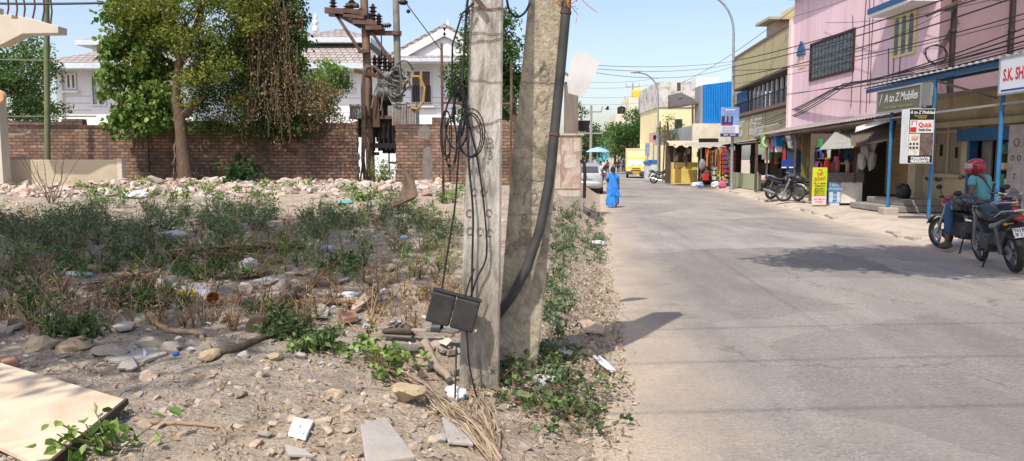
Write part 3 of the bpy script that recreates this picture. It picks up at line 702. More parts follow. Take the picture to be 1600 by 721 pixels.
mb = MB(); tb(552, 583, 186, 214, .3, .7, mb); mb.build('lower_radiator', tk, t)
mb = MB(); tb(580, 592, 150, 200, -.2, .1, mb); mb.build('marshalling_box', rust, t, bev=.02)
mb = MB(); tb(604, 616, 166, 186, -.12, .1, mb); mb.build('tap_changer', tg, t, bev=.02)
for pxs in (585, 592, 600, 607, 614): mb = MB(); mb.tube([T(pxs, 158, -.05), T(pxs + 1, 190, -.05), T(pxs, 236, 0)], .035, 6); mb.build('conduit', M('black_channel', ()), t)
for px in (583, 590, 599, 607, 615):
    mb = MB(); bushing(mb, T(px, 113, .3), .55, .12); mb.build('bushing', ins, t, smooth=50)
tag(MB().tube([T(594, 100, .3), T(594, 46, .2)], .02, 5).build('drop_wire', cablem, org=T(594, 60)), 'thin black wire dropping from cross arm to transformer bushing', 'wire')
mb = MB()
for i in range(9):
    cx, cy = rnd.uniform(618, 634), rnd.uniform(118, 138); rx, ry = rnd.uniform(10, 19), rnd.uniform(10, 24)
    pts = [T(cx + rx * math.cos(a), cy + ry * math.sin(a), rnd.uniform(-.45, -.1)) for a in np.linspace(rnd.uniform(0, 2), rnd.uniform(5, 7.5), 14)]
    mb.tube(pts, .028, 5)
for i in range(10):
    a = T(rnd.uniform(585, 640), rnd.uniform(100, 135), rnd.uniform(-.5, -.1)); b = T(rnd.uniform(575, 640), rnd.uniform(140, 185), rnd.uniform(-.4, 0)); mb.tube(sag(a, b, rnd.uniform(-.3, .5), 10), .022, 5)
tag(mb.build('cable_coil', M('grey_cable', (.10, .105, .10), (.2, .2, .18), scale=3, rough=.5), org=T(628, 130)), 'tangle of looped grey cables at the transformer turret', 'cable')
mb = MB(); mb.tube([T(647, 122, -.4), T(658, 122, -.4), T(666, 140, -.4), T(664, 160, -.4), T(655, 172, -.4), T(645, 170, -.3)], .04, 6)
mb.tube([T(620, 128, -.3), T(633, 134, -.4), T(640, 126, -.4)], .03, 6); tag(mb.build('cable', M('yellow_cable', (.45, .25, .05)), org=T(655, 150)), 'loose yellow cable bent round beside the transformer', 'cable')
mb = MB(); mb.tube([T(599, 118, -.4), T(590, 108, -.4), T(580, 107, -.4), T(573, 115, -.4), T(571, 140, -.45), T(572, 200, -.4), T(570, 250, -.3), T(576, 294, -.4)], .06, 7)
mb.tube([T(578, 110, -.5), T(574, 125, -.5), T(575, 230, -.5), T(566, 290, -.4)], .03, 6); mb.tube([T(582, 220, -.5), T(579, 250, -.5), T(583, 292, -.4)], .045, 6)
tag(mb.build('cable', M('brown_cable', (.11, .085, .06), rough=.6), org=T(572, 200)), 'thick brown cable arching over and down the transformer pole', 'cable')
# rusty fence rods beside the concrete poles
FY = 12.5
t = thing('fence_frame', 'rusty iron rod frame standing behind the concrete poles', 'fence', (P(690, 250, FY).x, FY, .5))
for px, a in ((690, 68), (799, 95)): mb = MB(); mb.bar(P(px + (3 if px < 700 else -1), 310, FY), P(px, a, FY), .04); mb.build('upright_rod', rust, t)
mb = MB(); mb.bar(P(690, 161, FY), P(799, 162, FY), .03); mb.build('cross_rod', rust, t)
# ================================================================== vegetation on the left
rootz = .95
TRY = 20.6
tz = lambda px, py, dy=0: P(px, py, TRY) + Vector((0, dy, 0))
t = thing('tree', 'slim crooked tree growing before the ivied brick wall', 'tree', (tz(291, 294).x, TRY, g(tz(291, 294).x, TRY)))
mb = MB()
mb.tube([tz(293, 300), tz(290, 272), tz(286, 240), tz(283, 205), tz(280, 182), tz(276, 165), tz(275, 150), tz(278, 120), tz(280, 100), tz(283, 88)], [.22, .2, .175, .155, .15, .125, .115, .11, .11, .11], 10)
mb.tube([tz(281, 184), tz(292, 176), tz(300, 165), tz(310, 158), tz(320, 150)], [.12, .11, .09, .07, .045], 8)
mb.tube([tz(283, 90), tz(276, 60), tz(262, 30), tz(250, 0), tz(246, -20)], [.11, .1, .09, .08, .06], 8)
mb.tube([tz(283, 92), tz(296, 82), tz(299, 70), tz(293, 62), tz(305, 40), tz(318, 10), tz(325, -20)], [.1, .1, .09, .08, .065, .06, .05], 8)
for k in range(14):
    a = tz(rnd.uniform(255, 320), rnd.uniform(10, 80)); branchy(mb, a, a + Vector((rnd.uniform(-1, 1), rnd.uniform(-.8, .8), rnd.uniform(.2, 1))), .05, .012, 4, .2, 5)
for k in range(6): branchy(mb, tz(276, 200 + 15 * k), tz(276, 200 + 15 * k) + Vector((-.1 + .04 * k, -.15, -1.0)), .02, .02, 4, .15, 4)
mb.build('trunk', bark, t, smooth=60)
cs, rs = [], []
for i in range(190):
    px = rnd.uniform(175, 430); py = rnd.uniform(-30, 75) if rnd.random() < .62 else rnd.uniform(60, 165)
    if py > 55 and not 232 < px < 385: continue
    if py > 70 and 262 < px < 290: continue
    if py > 110 and px < 262: continue
    cs.append(tz(px, py, rnd.uniform(-1.0, 1.2))[:]); rs.append(rnd.uniform(.22, .5))
p, v = cloud(cs, rs, 800); mb = MB(); leaves(mb, p, .11, .45, vals=v); mb.build('crown', yellowg, t)
cs, rs = [], []
for i in range(120):
    cs.append(tz(rnd.uniform(290, 400), rnd.uniform(60, 208), rnd.uniform(-.2, 1.0))[:]); rs.append(rnd.uniform(.25, .5))
p, v = cloud(cs, rs, 720); mb = MB(); leaves(mb, p, .085, .45, vals=v); mb.build('lower_crown', green1, t)
# broad-leaved creeper that hangs over the wall
t = thing('ivy', 'creeper with big round pale green leaves draped left of the slim tree', 'creeper', (tz(210, 190).x, TRY + .7, 1.2))
cs, rs = [], []
for i in range(150):
    py = rnd.uniform(-30, 195); lo, hi = (162, 250) if py < 90 else (158, 262)
    if py > 150: lo = 168
    cs.append(tz(rnd.uniform(lo, hi), py, rnd.uniform(-.1, 1.0))[:]); rs.append(rnd.uniform(.2, .42))
for px in (178, 192, 205, 222, 237):
    for k in range(5): cs.append(tz(px + rnd.uniform(-3, 3), 175 + k * rnd.uniform(6, 9.5), .1)[:]); rs.append(.15)
p, v = cloud(cs, rs, 480, shell=.6); mb = MB(); leaves(mb, p, .135, .85, droop=1.2, vals=np.clip(v, 0, 1), up=.2, six=True); mb.build('leaves', green2, t)
mb = MB()
for i in range(16): px = rnd.uniform(165, 250); branchy(mb, tz(px, rnd.uniform(185, 235), .5), tz(px + rnd.uniform(-12, 12), rnd.uniform(-20, 60), .5), .025, .02, 7, .12, 5)
branchy(mb, tz(186, 20, .1), tz(232, 72, .1), .05, .03, 5, .1, 6); mb.build('stem', bark, t)
# curtain of vines, green above and dry below, right of the tree
t = thing('vine_curtain', 'heavy curtain of dark and dried brown vines hanging over the brick wall', 'creeper', (tz(420, 200).x, TRY + .9, 1.0))
cs, rs = [], []
for i in range(300):
    py = rnd.uniform(-30, 205); hi = 452 + (8 if py < 120 else 16)
    px = rnd.uniform(358, hi)
    if py > 120 and px < 392 and rnd.random() < .5: continue
    cs.append(tz(px, py, rnd.uniform(.2, 1.3))[:]); rs.append(rnd.uniform(.25, .5))
p, v = cloud(cs, rs, 430); mb = MB(); leaves(mb, p, .12, .6, droop=1.0, vals=np.clip(v * .9, 0, 1)); mb.build('green_leaves', green1, t)
pts, vals, mb2 = [], [], MB()
for i in range(100):
    px = rnd.gauss(430, 36); top = rnd.uniform(-20, 150); bot = min(top + rnd.uniform(50, 150), rnd.choice([180, 195, 210, 222, 240]))
    if px < 352 or px > 540: continue
    if px > 470: top = rnd.uniform(110, 170); bot = rnd.uniform(150, 215)
    yy0 = rnd.uniform(-.4, .4); wob = rnd.uniform(-8, 8)
    pl = [tz(px + wob * math.sin(k * .9 + i) * .7 + (px - 420) * .1 * k / 6, top + (bot - top) * k / 6, yy0) for k in range(7)]
    mb2.tube(pl, .012, 4, cap=False)
    for k in range(46):
        f = rnd.random() * 5.99; q = pl[int(f)].lerp(pl[int(f) + 1], f % 1)
        pts.append((q.x + rnd.gauss(0, .13), q.y + rnd.gauss(0, .13), q.z + rnd.gauss(0, .1))); vals.append(rnd.random())
cs, rs = [], []
for i in range(120):
    px = rnd.uniform(372, 535); py = rnd.uniform(20, 238) if px < 450 else rnd.uniform(125, 205)
    if px > 478 and rnd.random() < .45: continue
    cs.append(tz(px, py, rnd.uniform(-.1, .8))[:]); rs.append(rnd.uniform(.12, .32))
p, v = cloud(cs, rs, 620); pts += [tuple(q) for q in p]; vals += list(v)
mb = MB(); leaves(mb, pts, .085, .4, droop=1.5, vals=vals); mb.build('dried_leaves', dryv, t); mb2.build('stem', M('vine_stem', (.13, .085, .05)), t)
# bushes and trees behind the wall
tree('bush', 'light green feathery bush rising above the wall beside the brown vines', P(508, 200, 24) - Vector((0, 0, 1.2)), 3, P(506, 142, 24), (.85, .8, 1.05), 60, [bark, green2], .10, 190, .06, 'bush', clr=.36)
tree('tree', 'dense green tree behind the green steel post', P(30, 230, 28) - Vector((0, 0, .6)), 5, P(26, 128, 28), (1.75, 1.8, 1.75), 70, [bark, green1], .13, 120, .14, clr=.62)
tree('tree', 'leafy green tree standing behind the two concrete poles', P(802, 270, 24.5) - Vector((0, 0, .2)), 5, P(760, 112, 25), (1.15, 1.2, 2.1), 100, [bark, green1], .13, 220, .15, clr=.5)
mb = MB()
branchy(mb, P(806, 235, 24.4), P(800, 150, 24.5), .14, .1, 5, .1, 8)
tag(mb.build('tree_stump', bark, org=P(806, 235, 24.4), smooth=60), 'bare grey trunk standing between the two concrete poles', 'trunk')
def plant(name, label, base, n, h, leaf, asp, m, stem, spread=.25, cat='plant', leafy=24, group=None, droop=.4):
    base = Vector(base); t = thing(name, label, cat, base, group=group); ms, ml = MB(), MB(); pts, vals = [], []
    for i in range(n):
        a = rnd.uniform(0, 2 * PI); tip = base + Vector((math.cos(a) * spread * rnd.random() * 1.6, math.sin(a) * spread * rnd.random() * 1.6, h * rnd.uniform(.55, 1)))
        pl = branchy(ms, base + Vector((rnd.gauss(0, .03), rnd.gauss(0, .03), -.03)), tip, .008, .003, 5, .1, 4)
        if n <= 5: ms.build('stem', stem, t); ms = MB()
        for k in range(leafy):
            f = rnd.uniform(.9, 4.99); q = pl[int(f)].lerp(pl[int(f) + 1], f % 1); s = leaf * .8
            pts.append((q.x + rnd.gauss(0, s), q.y + rnd.gauss(0, s), q.z + rnd.gauss(0, s * .6))); vals.append(rnd.random())
    if n > 5: ms.build('stem', stem, t)
    if leafy: leaves(ml, pts, leaf, asp, droop=droop, vals=vals, six=leaf > .06); ml.build('leaves', m, t)
    return t
vst = M('plant_stem', (.13, .13, .06))
plant('broad_leaf_plant', 'dark broad-leaved plant at the foot of the vine curtain', GP(374, 287), 14, .75, .26, .42, green3, vst, .45, leafy=9)
q = GP(82, 318); t = plant('dry_shrub', 'bare twiggy dry shrub in front of the beige wall', q, 9, 1.3, .05, .4, dry, M('dry_twig', (.10, .065, .05)), .55, cat='shrub', leafy=8)
plant('weed_clump', 'tall green weeds growing in the gap beneath the transformer', P(598, 290, 21.7) - Vector((0, 0, .1)), 30, .95, .09, .3, green2, vst, .42, leafy=16)
# ================================================================== the two concrete poles in front, with their cables
LY, RY = 5.2, 5.62
def slab_pole(name, label, y, depth, rows, mat, label_z=0):
    """rows: (photo y, left px, right px) of the front face; the pole carries on above the frame"""
    V = []
    for py, a, b in rows:
        A, B = P(a, py, y), P(b, py, y); c = .012
        V += [(A.x, y + c, A.z), (A.x + c, y, A.z), (B.x - c, y, B.z), (B.x, y + c, B.z), (B.x, y + depth, B.z), (A.x, y + depth, A.z)]
    dv = [(V[-6 + k][0] - V[-12 + k][0], V[-6 + k][2] - V[-12 + k][2]) for k in range(6)]
    k = (4.3 - V[-1][2]) / dv[0][1]
    V += [(V[-6 + i][0] + dv[i][0] * k, V[-6 + i][1], 4.3) for i in range(6)]
    n = len(V) // 6
    Fc = [[i * 6 + j, i * 6 + (j + 1) % 6, (i + 1) * 6 + (j + 1) % 6, (i + 1) * 6 + j] for i in range(n - 1) for j in range(6)] + [[(n - 1) * 6 + j for j in range(6)]]
    # densify for small chips
    bx_ = (V[0][0] + V[2][0]) / 2
    t = thing(name, label, 'pole', (bx_, y + depth / 2, 0)); mb = MB(); mb.add(V, Fc); mb.build('shaft', mat, t); return t
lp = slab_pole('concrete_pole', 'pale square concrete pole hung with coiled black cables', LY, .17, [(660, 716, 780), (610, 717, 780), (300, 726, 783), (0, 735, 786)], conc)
rp = slab_pole('concrete_pole', 'cracked leaning concrete pole carrying a thick black pipe', RY, .2, [(620, 771, 836), (565, 775, 841), (300, 796, 866), (0, 826, 893)], conc2)
ink = M('engraved_mark', (.19, .165, .13), (.27, .235, .19), scale=30, rough=.95)
def mark(par, s, px, py, Y, size, shear=0):
    q = P(px, py, Y - .003); text(s, frame4(q, *FRONT), size, ink, par, 'engraved_mark', ext=.001, shear=shear)
mark(rp, 'B', 849, 119, RY, .17, .1); mark(rp, 'M', 844, 162, RY, .15, .2); mark(rp, '12', 826, 312, RY, .15, .1); mark(rp, '8', 819, 344, RY, .11); mark(rp, '8', 817, 372, RY, .17)
mark(lp, 'B', 765, 225, LY, .11); mark(lp, '3', 766, 243, LY, .09)
for px, py in ((733, 333), (764, 333), (734, 361), (750, 362), (765, 364), (755, 300), (741, 300)):
    mb = MB(); q = P(px, py, LY - .003)
    pts = [q + Vector((.02 * math.cos(a), 0, .026 * math.sin(a))) for a in np.linspace(0, 5.4, 12)]
    mb.tube(pts, .005, 4); mb.build('engraved_mark', ink, lp)
# thin cracks and binding wires
for par, Y, px0, px1, py in ((rp, RY, 812, 866, 130), (rp, RY, 800, 862, 282), (rp, RY, 793, 858, 383), (rp, RY, 800, 866, 335)):
    mb = MB(); k = 14; mb.tube([P(px0 + (px1 - px0) * i / k, py + rnd.uniform(-2, 2), Y - .001) for i in range(k + 1)], .004, 4); mb.build('crack', ink, par)
for py, dy in ((10, 5), (16, -3), (50, 4), (66, -5), (124, 6), (200, -14)):
    mb = MB(); k = 10
    pts = [P(732 + 56 * i / k, py + dy * i / k + 1.2 * math.sin(i * 1.3), LY - .006) for i in range(k + 1)]
    mb.tube(pts + [P(789, py + dy, LY + .17)], .0022, 4)
    tag(mb.build('binding_wire', rust, org=pts[0]), 'rusty binding wire wrapped round the pale concrete pole', 'wire', 'binding wires on the pale pole')
mb = MB(); mb.bar(P(742, -4, LY - .04), P(757, 14, LY - .04), .02, .03); tag(mb.build('steel_hook', rust, org=P(750, 8, LY)), 'rusty steel cleat bolted high on the pale concrete pole', 'hook')
t = thing('drain_pipe', 'thick black plastic pipe strapped down the leaning concrete pole', 'pipe', P(880, 20, RY - .06))
pp = [P(896, -260, RY - .07), P(888, -60, RY - .07), P(884, 20, RY - .07), P(875, 120, RY - .07), P(866, 210, RY - .07), P(857, 290, RY - .08), P(843, 360, RY - .1), P(823, 420, RY - .12), P(798, 466, RY - .1), P(776, 494, RY - .04), P(762, 512, RY + .0)]
mb = MB(); mb.tube(pp, .036, 12); mb.build('pipe', M('pipe_black', (.035, .035, .036), (.075, .07, .065), scale=5, rough=.55, bump=.002), t, smooth=60)
for i in (2, 4):
    mb = MB(); q = pp[i]; mb.lathe([(.037, -.01), (.041, -.01), (.041, .01), (.037, .01)], q, 14, rot(0, .12)); mb.build('clamp', rust, t)
org_ = M('orange_string', (.55, .22, .05), rough=.8)
mb = MB()
for i in range(13):
    a = P(rnd.uniform(872, 897), rnd.uniform(-25, 4), RY - rnd.uniform(.03, .14)); pts = [a]
    for k in range(5): pts.append(pts[-1] + Vector((rnd.uniform(-.04, .05), rnd.uniform(-.02, .02), rnd.uniform(-.06, .03))))
    mb.tube(pts, .003, 4)
tag(mb.build('orange_string', org_, org=P(885, 5, RY)), 'frayed orange string knotted round the leaning pole top', 'string')
# hanging cable coils
def coil_loops(mb, specs, Y):
    for cx, cy, rx, ry, k in specs:
        for i in range(k):
            e = rnd.uniform(.88, 1.1); o1, o2 = rnd.uniform(-2, 2), rnd.uniform(-3, 3)
            pts = [P(cx + o1 + rx * e * math.cos(a), cy + o2 + ry * e * math.sin(a), Y + rnd.uniform(-.015, .015)) for a in np.linspace(0, 2 * PI, 26)]
            mb.tube(pts, .0048, 5, cap=False)
mb = MB(); coil_loops(mb, [(719, 170, 9, 45, 3), (735, 210, 20, 37, 3), (698, 212, 8, 36, 2), (714, 190, 17, 40, 2), (704, 225, 9, 38, 2)], LY - .06)
mb.tube([P(736, -60, LY - .05), P(728, 30, LY - .05), P(722, 130, LY - .06), P(712, 150, LY - .06), P(706, 185, LY - .06)], .009, 6)
mb.tube([P(740, 5, LY - .05), P(722, 22, LY - .07), P(707, 70, LY - .08), P(706, 130, LY - .07), P(712, 180, LY - .06)], .007, 6)
tag(mb.build('cable_coil', cablem, org=P(715, 190, LY), smooth=60), 'hanks of looped black cable hanging on the pale pole', 'cable')
def cable(label, pts, r, Y, org_i=0):
    mb = MB(); ps = [P(a, b, Y + (c[0] if c else 0)) for a, b, *c in pts]; sm = []
    for i in range(len(ps) - 1):
        p0, p1, p2, p3 = ps[max(i - 1, 0)], ps[i], ps[i + 1], ps[min(i + 2, len(ps) - 1)]
        for k in range(6):
            u = k / 6; sm.append(.5 * ((2 * p1) + (p2 - p0) * u + (2 * p0 - 5 * p1 + 4 * p2 - p3) * u * u + (3 * p1 - p0 - 3 * p2 + p3) * u ** 3))
    mb.tube(sm + [ps[-1]], r, 6); return tag(mb.build('cable', cablem, org=ps[0], smooth=60), label, 'cable')
cable('black cable running down to the left end of the hanging junction box', [(724, 150), (716, 250), (711, 320), (700, 390), (690, 454)], .0065, LY - .07)
cable('black cable running straight into the right end of the junction box', [(727, 150), (733, 260), (739, 330), (738, 400), (737, 472)], .0075, LY - .06)
cable('black cable kinked across the pole face above the junction box', [(729, 180), (746, 250), (757, 330), (760, 400), (745, 435), (734, 470)], .0065, LY - .05)
cable('thin grey cable falling past the junction box to the ground', [(741, 420), (726, 470), (730, 530), (735, 580), (752, 640), (790, 700), (805, 728)], .006, LY - .16)
cable('thin black cable hanging straight to the dry fibre below', [(713, 540, -.1), (712, 590, -.2), (710, 650, -.55), (709, 716, -.95)], .0065, LY - .05)
cable('short cable loop hung between the two concrete poles', [(789, -30), (792, 0), (797, 18), (808, 27), (820, 20), (828, 5)], .008, LY + .2)
# junction box
c = P(708, 486, LY - .13); t = thing('junction_box', 'black splice box hanging tilted on cables against the pale pole', 'box', c, ry=R(15))
mb = MB(); mb.bx(-.165, -.003, -.055, .055, -.105, .105); mb.bx(.003, .165, -.055, .055, -.105, .105); mb.build('casing', M('box_black', (.022, .022, .024), (.045, .043, .04), scale=7, rough=.5, bump=.002, dirt=(.07, .065, .055), dscale=5, damt=.3), t, local=True, bev=.012)
mb = MB(); mb.bx(-.17, .17, -.035, .035, .1055, .122); mb.build('lid', blackp, t, local=True, bev=.008)
for x in (-.172, .168): mb = MB(); mb.lathe([(.014, -.02), (.014, .02)], (x, -.02, -.09), 10, rot(0, PI / 2)); mb.build('plug', M('pale_plug', (.55, .5, .42)), t, local=True)
# tin plate behind the leaning pole, and the rest of that corner
c = P(912, 116, 7.6); mb = MB()
pts = [(901, 80), (919, 84), (937, 97), (931, 116), (911, 152), (888, 146), (886, 128), (893, 95)]
mb.prism([(P(a, b, 7.6).x, P(a, b, 7.6).z) for a, b in pts], (0, 7.6, 0), (1, 0, 0), (0, 0, 1), (0, .012, 0))
tag(mb.build('tin_plate', M('tin_plate', (.66, .65, .64), (.56, .55, .53), scale=3, rough=.6, dirt=(.4, .38, .35), damt=.4), org=c), 'blank grey tin plate tilted behind the leaning concrete pole', 'plate')
t = thing('wooden_post', 'weathered old plank post rising behind the metal street cabinet', 'post', (P(893, 210, 21.5).x, 21.5, .4))
wd = M('grey_wood', (.24, .20, .16), (.14, .11, .09), scale=8, rough=.95, stretch=(1, 1, .15))
mb = MB(); mb.bx(P(884, 0, 21.5).x, P(905, 0, 21.5).x, 21.5, 21.9, .3, P(0, 128, 21.5).z); mb.build('planks', wd, t)
mb = MB(); mb.bar(P(876, 110, 21.4), P(912, 134, 21.4), .12, .06); mb.build('sloping_cap', wd, t)
t = thing('pot_shelf', 'two potted plants on a bracket behind the metal cabinet', 'plant', P(909, 205, 22.5))
for dx in (0, 11):
    mb = MB(); mb.lathe([(.1, 0), (.15, .28), (.16, .3)], P(903 + dx, 205, 22.5), 10); mb.build('pot', M('dark_pot', (.06, .055, .05)), t)
p, v = cloud([P(904, 182, 22.5)[:], P(911, 176, 22.5)[:], P(906, 168, 22.5)[:]], [.22, .25, .2], 900); mb = MB(); leaves(mb, p, .09, .5, vals=v); mb.build('leaves', green1, t)
# feeder pillar
CY = 20.0
t = thing('street_cabinet', 'rust-streaked cream electrical cabinet with torn posters at road edge', 'cabinet', (P(890, 300, CY).x, CY, g(P(890, 300, CY).x, CY)))
cabm = M('cabinet_cream', (.52, .47, .40), (.42, .36, .29), scale=5, rough=.6, dirt=(.23, .10, .06), dscale=3.0, damt=.85, stretch=(1, 1, .5))
cabr = M('cabinet_rusted', (.36, .22, .16), (.52, .45, .38), scale=6, rough=.7, dirt=(.20, .08, .05), dscale=4, damt=.85, stretch=(1, 1, .5))
x0, x1 = P(866, 0, CY).x, P(911, 0, CY).x; zb, zt = P(0, 308, CY).z, P(0, 212, CY).z
mb = MB(); mb.bx(x0, x1, CY, CY + .55, zb, zt); mb.build('body', cabm, t, bev=.012)
xm = P(878, 0, CY).x
mb = MB(); mb.bx(x0 + .02, xm - .01, CY - .025, CY - .002, P(0, 295, CY).z, zt - .06); mb.build('door', cabm, t)
mb = MB(); mb.bx(xm + .01, x1 - .03, CY - .025, CY - .002, P(0, 295, CY).z, zt - .06); mb.build('door', cabr, t)['label'] = 'rusted right-hand cabinet door'
mb = MB(); mb.bx(x0 - .05, x1 + .05, CY - .06, CY + .6, zt + .001, zt + .05); mb.build('lid', cabm, t)
mb = MB(); mb.bx(x0 + .05, x1 + .05, CY - .02, CY + .5, zb - .35, zb - .005); mb.build('plinth', M('plinth_concrete', (.32, .29, .25), rough=.95), t)
mb = MB()
for a, b, c_, d, e in ((880, 889, 226, 238, 2), (882, 900, 243, 262, -1), (868, 876, 240, 256, 1), (896, 906, 222, 236, -2)):
    mb.poly([P(a, b_ if 0 else c_, CY - .03), P(b, c_ + e, CY - .03), P(b + 1, d, CY - .03), P(a + 1, d - e, CY - .03)])
mb.build('torn_poster', M('torn_poster', (.54, .49, .42), (.40, .34, .27), scale=14, rough=.8), t)
mb = MB(); mb.tube([P(908, 250, CY - .05), P(913, 256, CY - .05), P(914, 275, CY - .05), P(913, 310, CY)], .045, 7)
tag(mb.build('cable', blackp, org=P(912, 280, CY)), 'stiff black cable looping down the side of the cabinet', 'cable')
# ================================================================== litter and rubble, one thing each
stone = M('rubble_stone', (.36, .31, .25), (.25, .22, .19), scale=9, rough=.95, bump=.012, bs=20, dirt=(.44, .36, .27), damt=.6, dscale=3)
ystone = M('yellow_stone', (.46, .36, .23), (.34, .26, .17), scale=7, rough=.95, bump=.02, bs=14)
slabm = M('cement_slab', (.38, .35, .31), (.29, .27, .25), scale=5, rough=.9, bump=.004, dirt=(.45, .37, .28), damt=.7, dscale=4)
brk = M('broken_brick', (.42, .24, .15), (.33, .18, .12), scale=12, rough=.95, bump=.008)
whitep = M('white_plastic', (.72, .72, .70), (.60, .60, .60), scale=5, rough=.45)
wood = M('dead_wood', (.21, .15, .105), (.13, .095, .07), scale=9, rough=.95, bump=.01, stretch=(1, 1, .4))
woodl = M('pale_wood', (.36, .25, .16), (.26, .18, .12), scale=9, rough=.95, bump=.006)
def rock(label, px, py, rad, m, seed=0, flat=False, rz=0, name='stone', cat='stone', tilt=0, sink=.35):
    q = GP(px, py); rad = [r * .64 for r in rad]; mb = MB(); mb.blob((q.x, q.y, q.z + rad[2] * (1 - sink)), rad, 4, .3, seed, rot(tilt, 0, rz), 1.8, cut=12)
    return tag(mb.build(name, m, org=q, smooth=18), label, cat)
def slab(label, pxs, th, m, name='slab', cat='slab', lift=.02, up=0):
    c = GP(sum(a for a, b in pxs) / len(pxs), sum(b for a, b in pxs) / len(pxs)); top = []
    for a, b in pxs: q = GP(a, b); top.append(Vector((q.x, q.y, q.z * .6 + c.z * .4 + lift + th)))
    n = len(top); mb = MB(); mb.add(top + [p - Vector((0, 0, th)) for p in top], [list(range(n)), list(range(n, 2 * n))[::-1]] + [[(i + 1) % n, i, i + n, (i + 1) % n + n] for i in range(n)])
    return tag(mb.build(name, m, org=c, bev=min(th * .25, .008)), label, cat)
def log(label, pts, r, m, name='branch', cat='branch', lift=.6):
    mb = MB(); ps = []
    ctl = [GP(a, b) for a, b in pts]
    for i in range(len(ctl) - 1):
        for k in range(5): q = ctl[i].lerp(ctl[i + 1], k / 5); ps.append(Vector((q.x + rnd.gauss(0, r * .12), q.y, max(q.z, g(q.x, q.y)) + r * lift)))
    ps.append(ctl[-1] + Vector((0, 0, r * lift))); n = len(ps)
    mb.tube(ps, [r * (1 - .35 * i / n) * rnd.uniform(.9, 1.1) for i in range(n)], 9)
    return tag(mb.build(name, m, org=ctl[0], smooth=50), label, cat)
rock('big yellowish boulder below the pile of old shoes', 640, 628, (.20, .15, .13), ystone, 3)
rock('round brown stone under the black slipper', 693, 552, (.08, .07, .07), stone, 9)
rock('tan rock on the bare earth left of the pale pole', 608, 425, (.16, .13, .10), ystone, 5)
rock('pale boulder on the rubble heap by the slim tree', 242, 288, (.42, .3, .24), stone, 8)
rock('grey flat-topped rock above the dark stick', 238, 546, (.20, .14, .09), stone, 12, rz=.3)
rock('larger grey rock sunk beside the blue bottle cap', 262, 552, (.16, .12, .09), stone, 14)
rock('rounded clod on the sandy ground near the white booklet', 415, 682, (.10, .08, .03), stone, 22)
rock('dark grey boulder half buried among the weeds', 172, 556, (.24, .17, .08), stone, 17)
rock('small pale stone left of the white plastic sheet', 350, 503, (.1, .08, .06), stone, 31)
rock('squarish tan rock by the terracotta cup', 392, 470, (.12, .1, .06), ystone, 36)
rock('broken grey lump near the left stone cluster', 22, 512, (.2, .15, .1), stone, 41)
rock('sand-coloured lump of earth before the fibre strands', 520, 618, (.11, .09, .05), ystone, 43)
for i, (px, py, s) in enumerate([(580, 590, .05), (330, 560, .09), (470, 560, .06), (545, 640, .04), (120, 545, .14), (300, 540, .07), (480, 575, .05), (60, 545, .13), (555, 500, .06), (500, 520, .06), (430, 560, .06), (380, 560, .07), (600, 470, .05), (660, 560, .06), (205, 575, .09), (445, 480, .08), (470, 430, .09), (690, 690, .05), (820, 700, .05), (880, 640, .04), (950, 655, .04), (1020, 640, .03), (985, 610, .03), (560, 550, .07)]):
    q = GP(px, py); mb = MB(); mb.blob((q.x, q.y, q.z + s * .25), (s, s * .8, s * .55), 3, .3, 60 + i, rot(0, 0, i), 1.8, cut=8)
    tag(mb.build('stone', [stone, ystone, slabm][i % 3], org=q, smooth=22), 'small broken stone lying loose on the trampled dirt lot', 'stone', 'loose stones on the dirt lot')
slab('flat grey cement slab in the bottom foreground', [(563, 676), (602, 664), (650, 735), (572, 745)], .03, slabm, lift=.03)
slab('pale flat cement flake among the grey stones', [(395, 443), (425, 436), (443, 440), (420, 450), (402, 451)], .02, slabm)
slab('pale round-edged cement flake lying above the dark stick', [(176, 516), (192, 508), (213, 511), (206, 520), (186, 523)], .02, slabm)
slab('broken plaster sheet left of the curved palm husk', [(478, 488), (500, 484), (516, 490), (512, 503), (486, 503)], .03, slabm)
slab('grey plaster sheet at the edge of the weeds', [(517, 436), (540, 434), (546, 441), (530, 446), (518, 444)], .02, slabm)
slab('large cracked grey slab in the shade of the lot', [(160, 552), (230, 540), (262, 556), (220, 572), (170, 570)], .03, slabm, lift=.0)
slab('grey slab leaning at the left stone cluster', [(-5, 505), (30, 498), (38, 515), (5, 530)], .03, slabm)
slab('cement shard on the sandy ground near the white booklet', [(445, 705), (475, 712), (490, 724), (450, 722)], .02, slabm)
slab('long cement shard on the earth near the tan rock', [(690, 660), (716, 668), (740, 705), (700, 700)], .02, slabm)
slab('pale brick fragment on the dry leaves by the road', [(905, 508), (920, 506), (946, 522), (944, 528), (915, 523)], .035, M('pale_brick', (.50, .38, .27), (.42, .31, .22), scale=12, bump=.006), 'brick', 'brick')
slab('white-edged tile piece near the plastic cover', [(868, 553), (880, 548), (897, 556), (890, 566)], .025, M('tile_white', (.66, .60, .52), rough=.6), 'tile', 'tile')
slab('long white torn sheet curled on the dry leaves', [(926, 566), (938, 567), (952, 580), (962, 591), (955, 593), (938, 580)], .012, whitep, 'sheet', 'litter', lift=.05)
slab('terracotta brick half buried near the grey boulder', [(0, 572), (20, 569), (30, 576), (4, 583)], .05, brk, 'brick', 'brick')
slab('reddish brick piece beside the curved palm husk', [(445, 462), (465, 458), (480, 466), (460, 474)], .04, brk, 'brick', 'brick')
slab('worn brick lump left of the brown shoe', [(528, 500), (555, 497), (560, 508), (536, 512)], .05, brk, 'brick', 'brick')
slab('white booklet lying on the sandy foreground', [(459, 658), (490, 664), (478, 694), (450, 685)], .022, M('booklet', (.80, .80, .78), rough=.5), 'booklet', 'booklet', lift=.012)
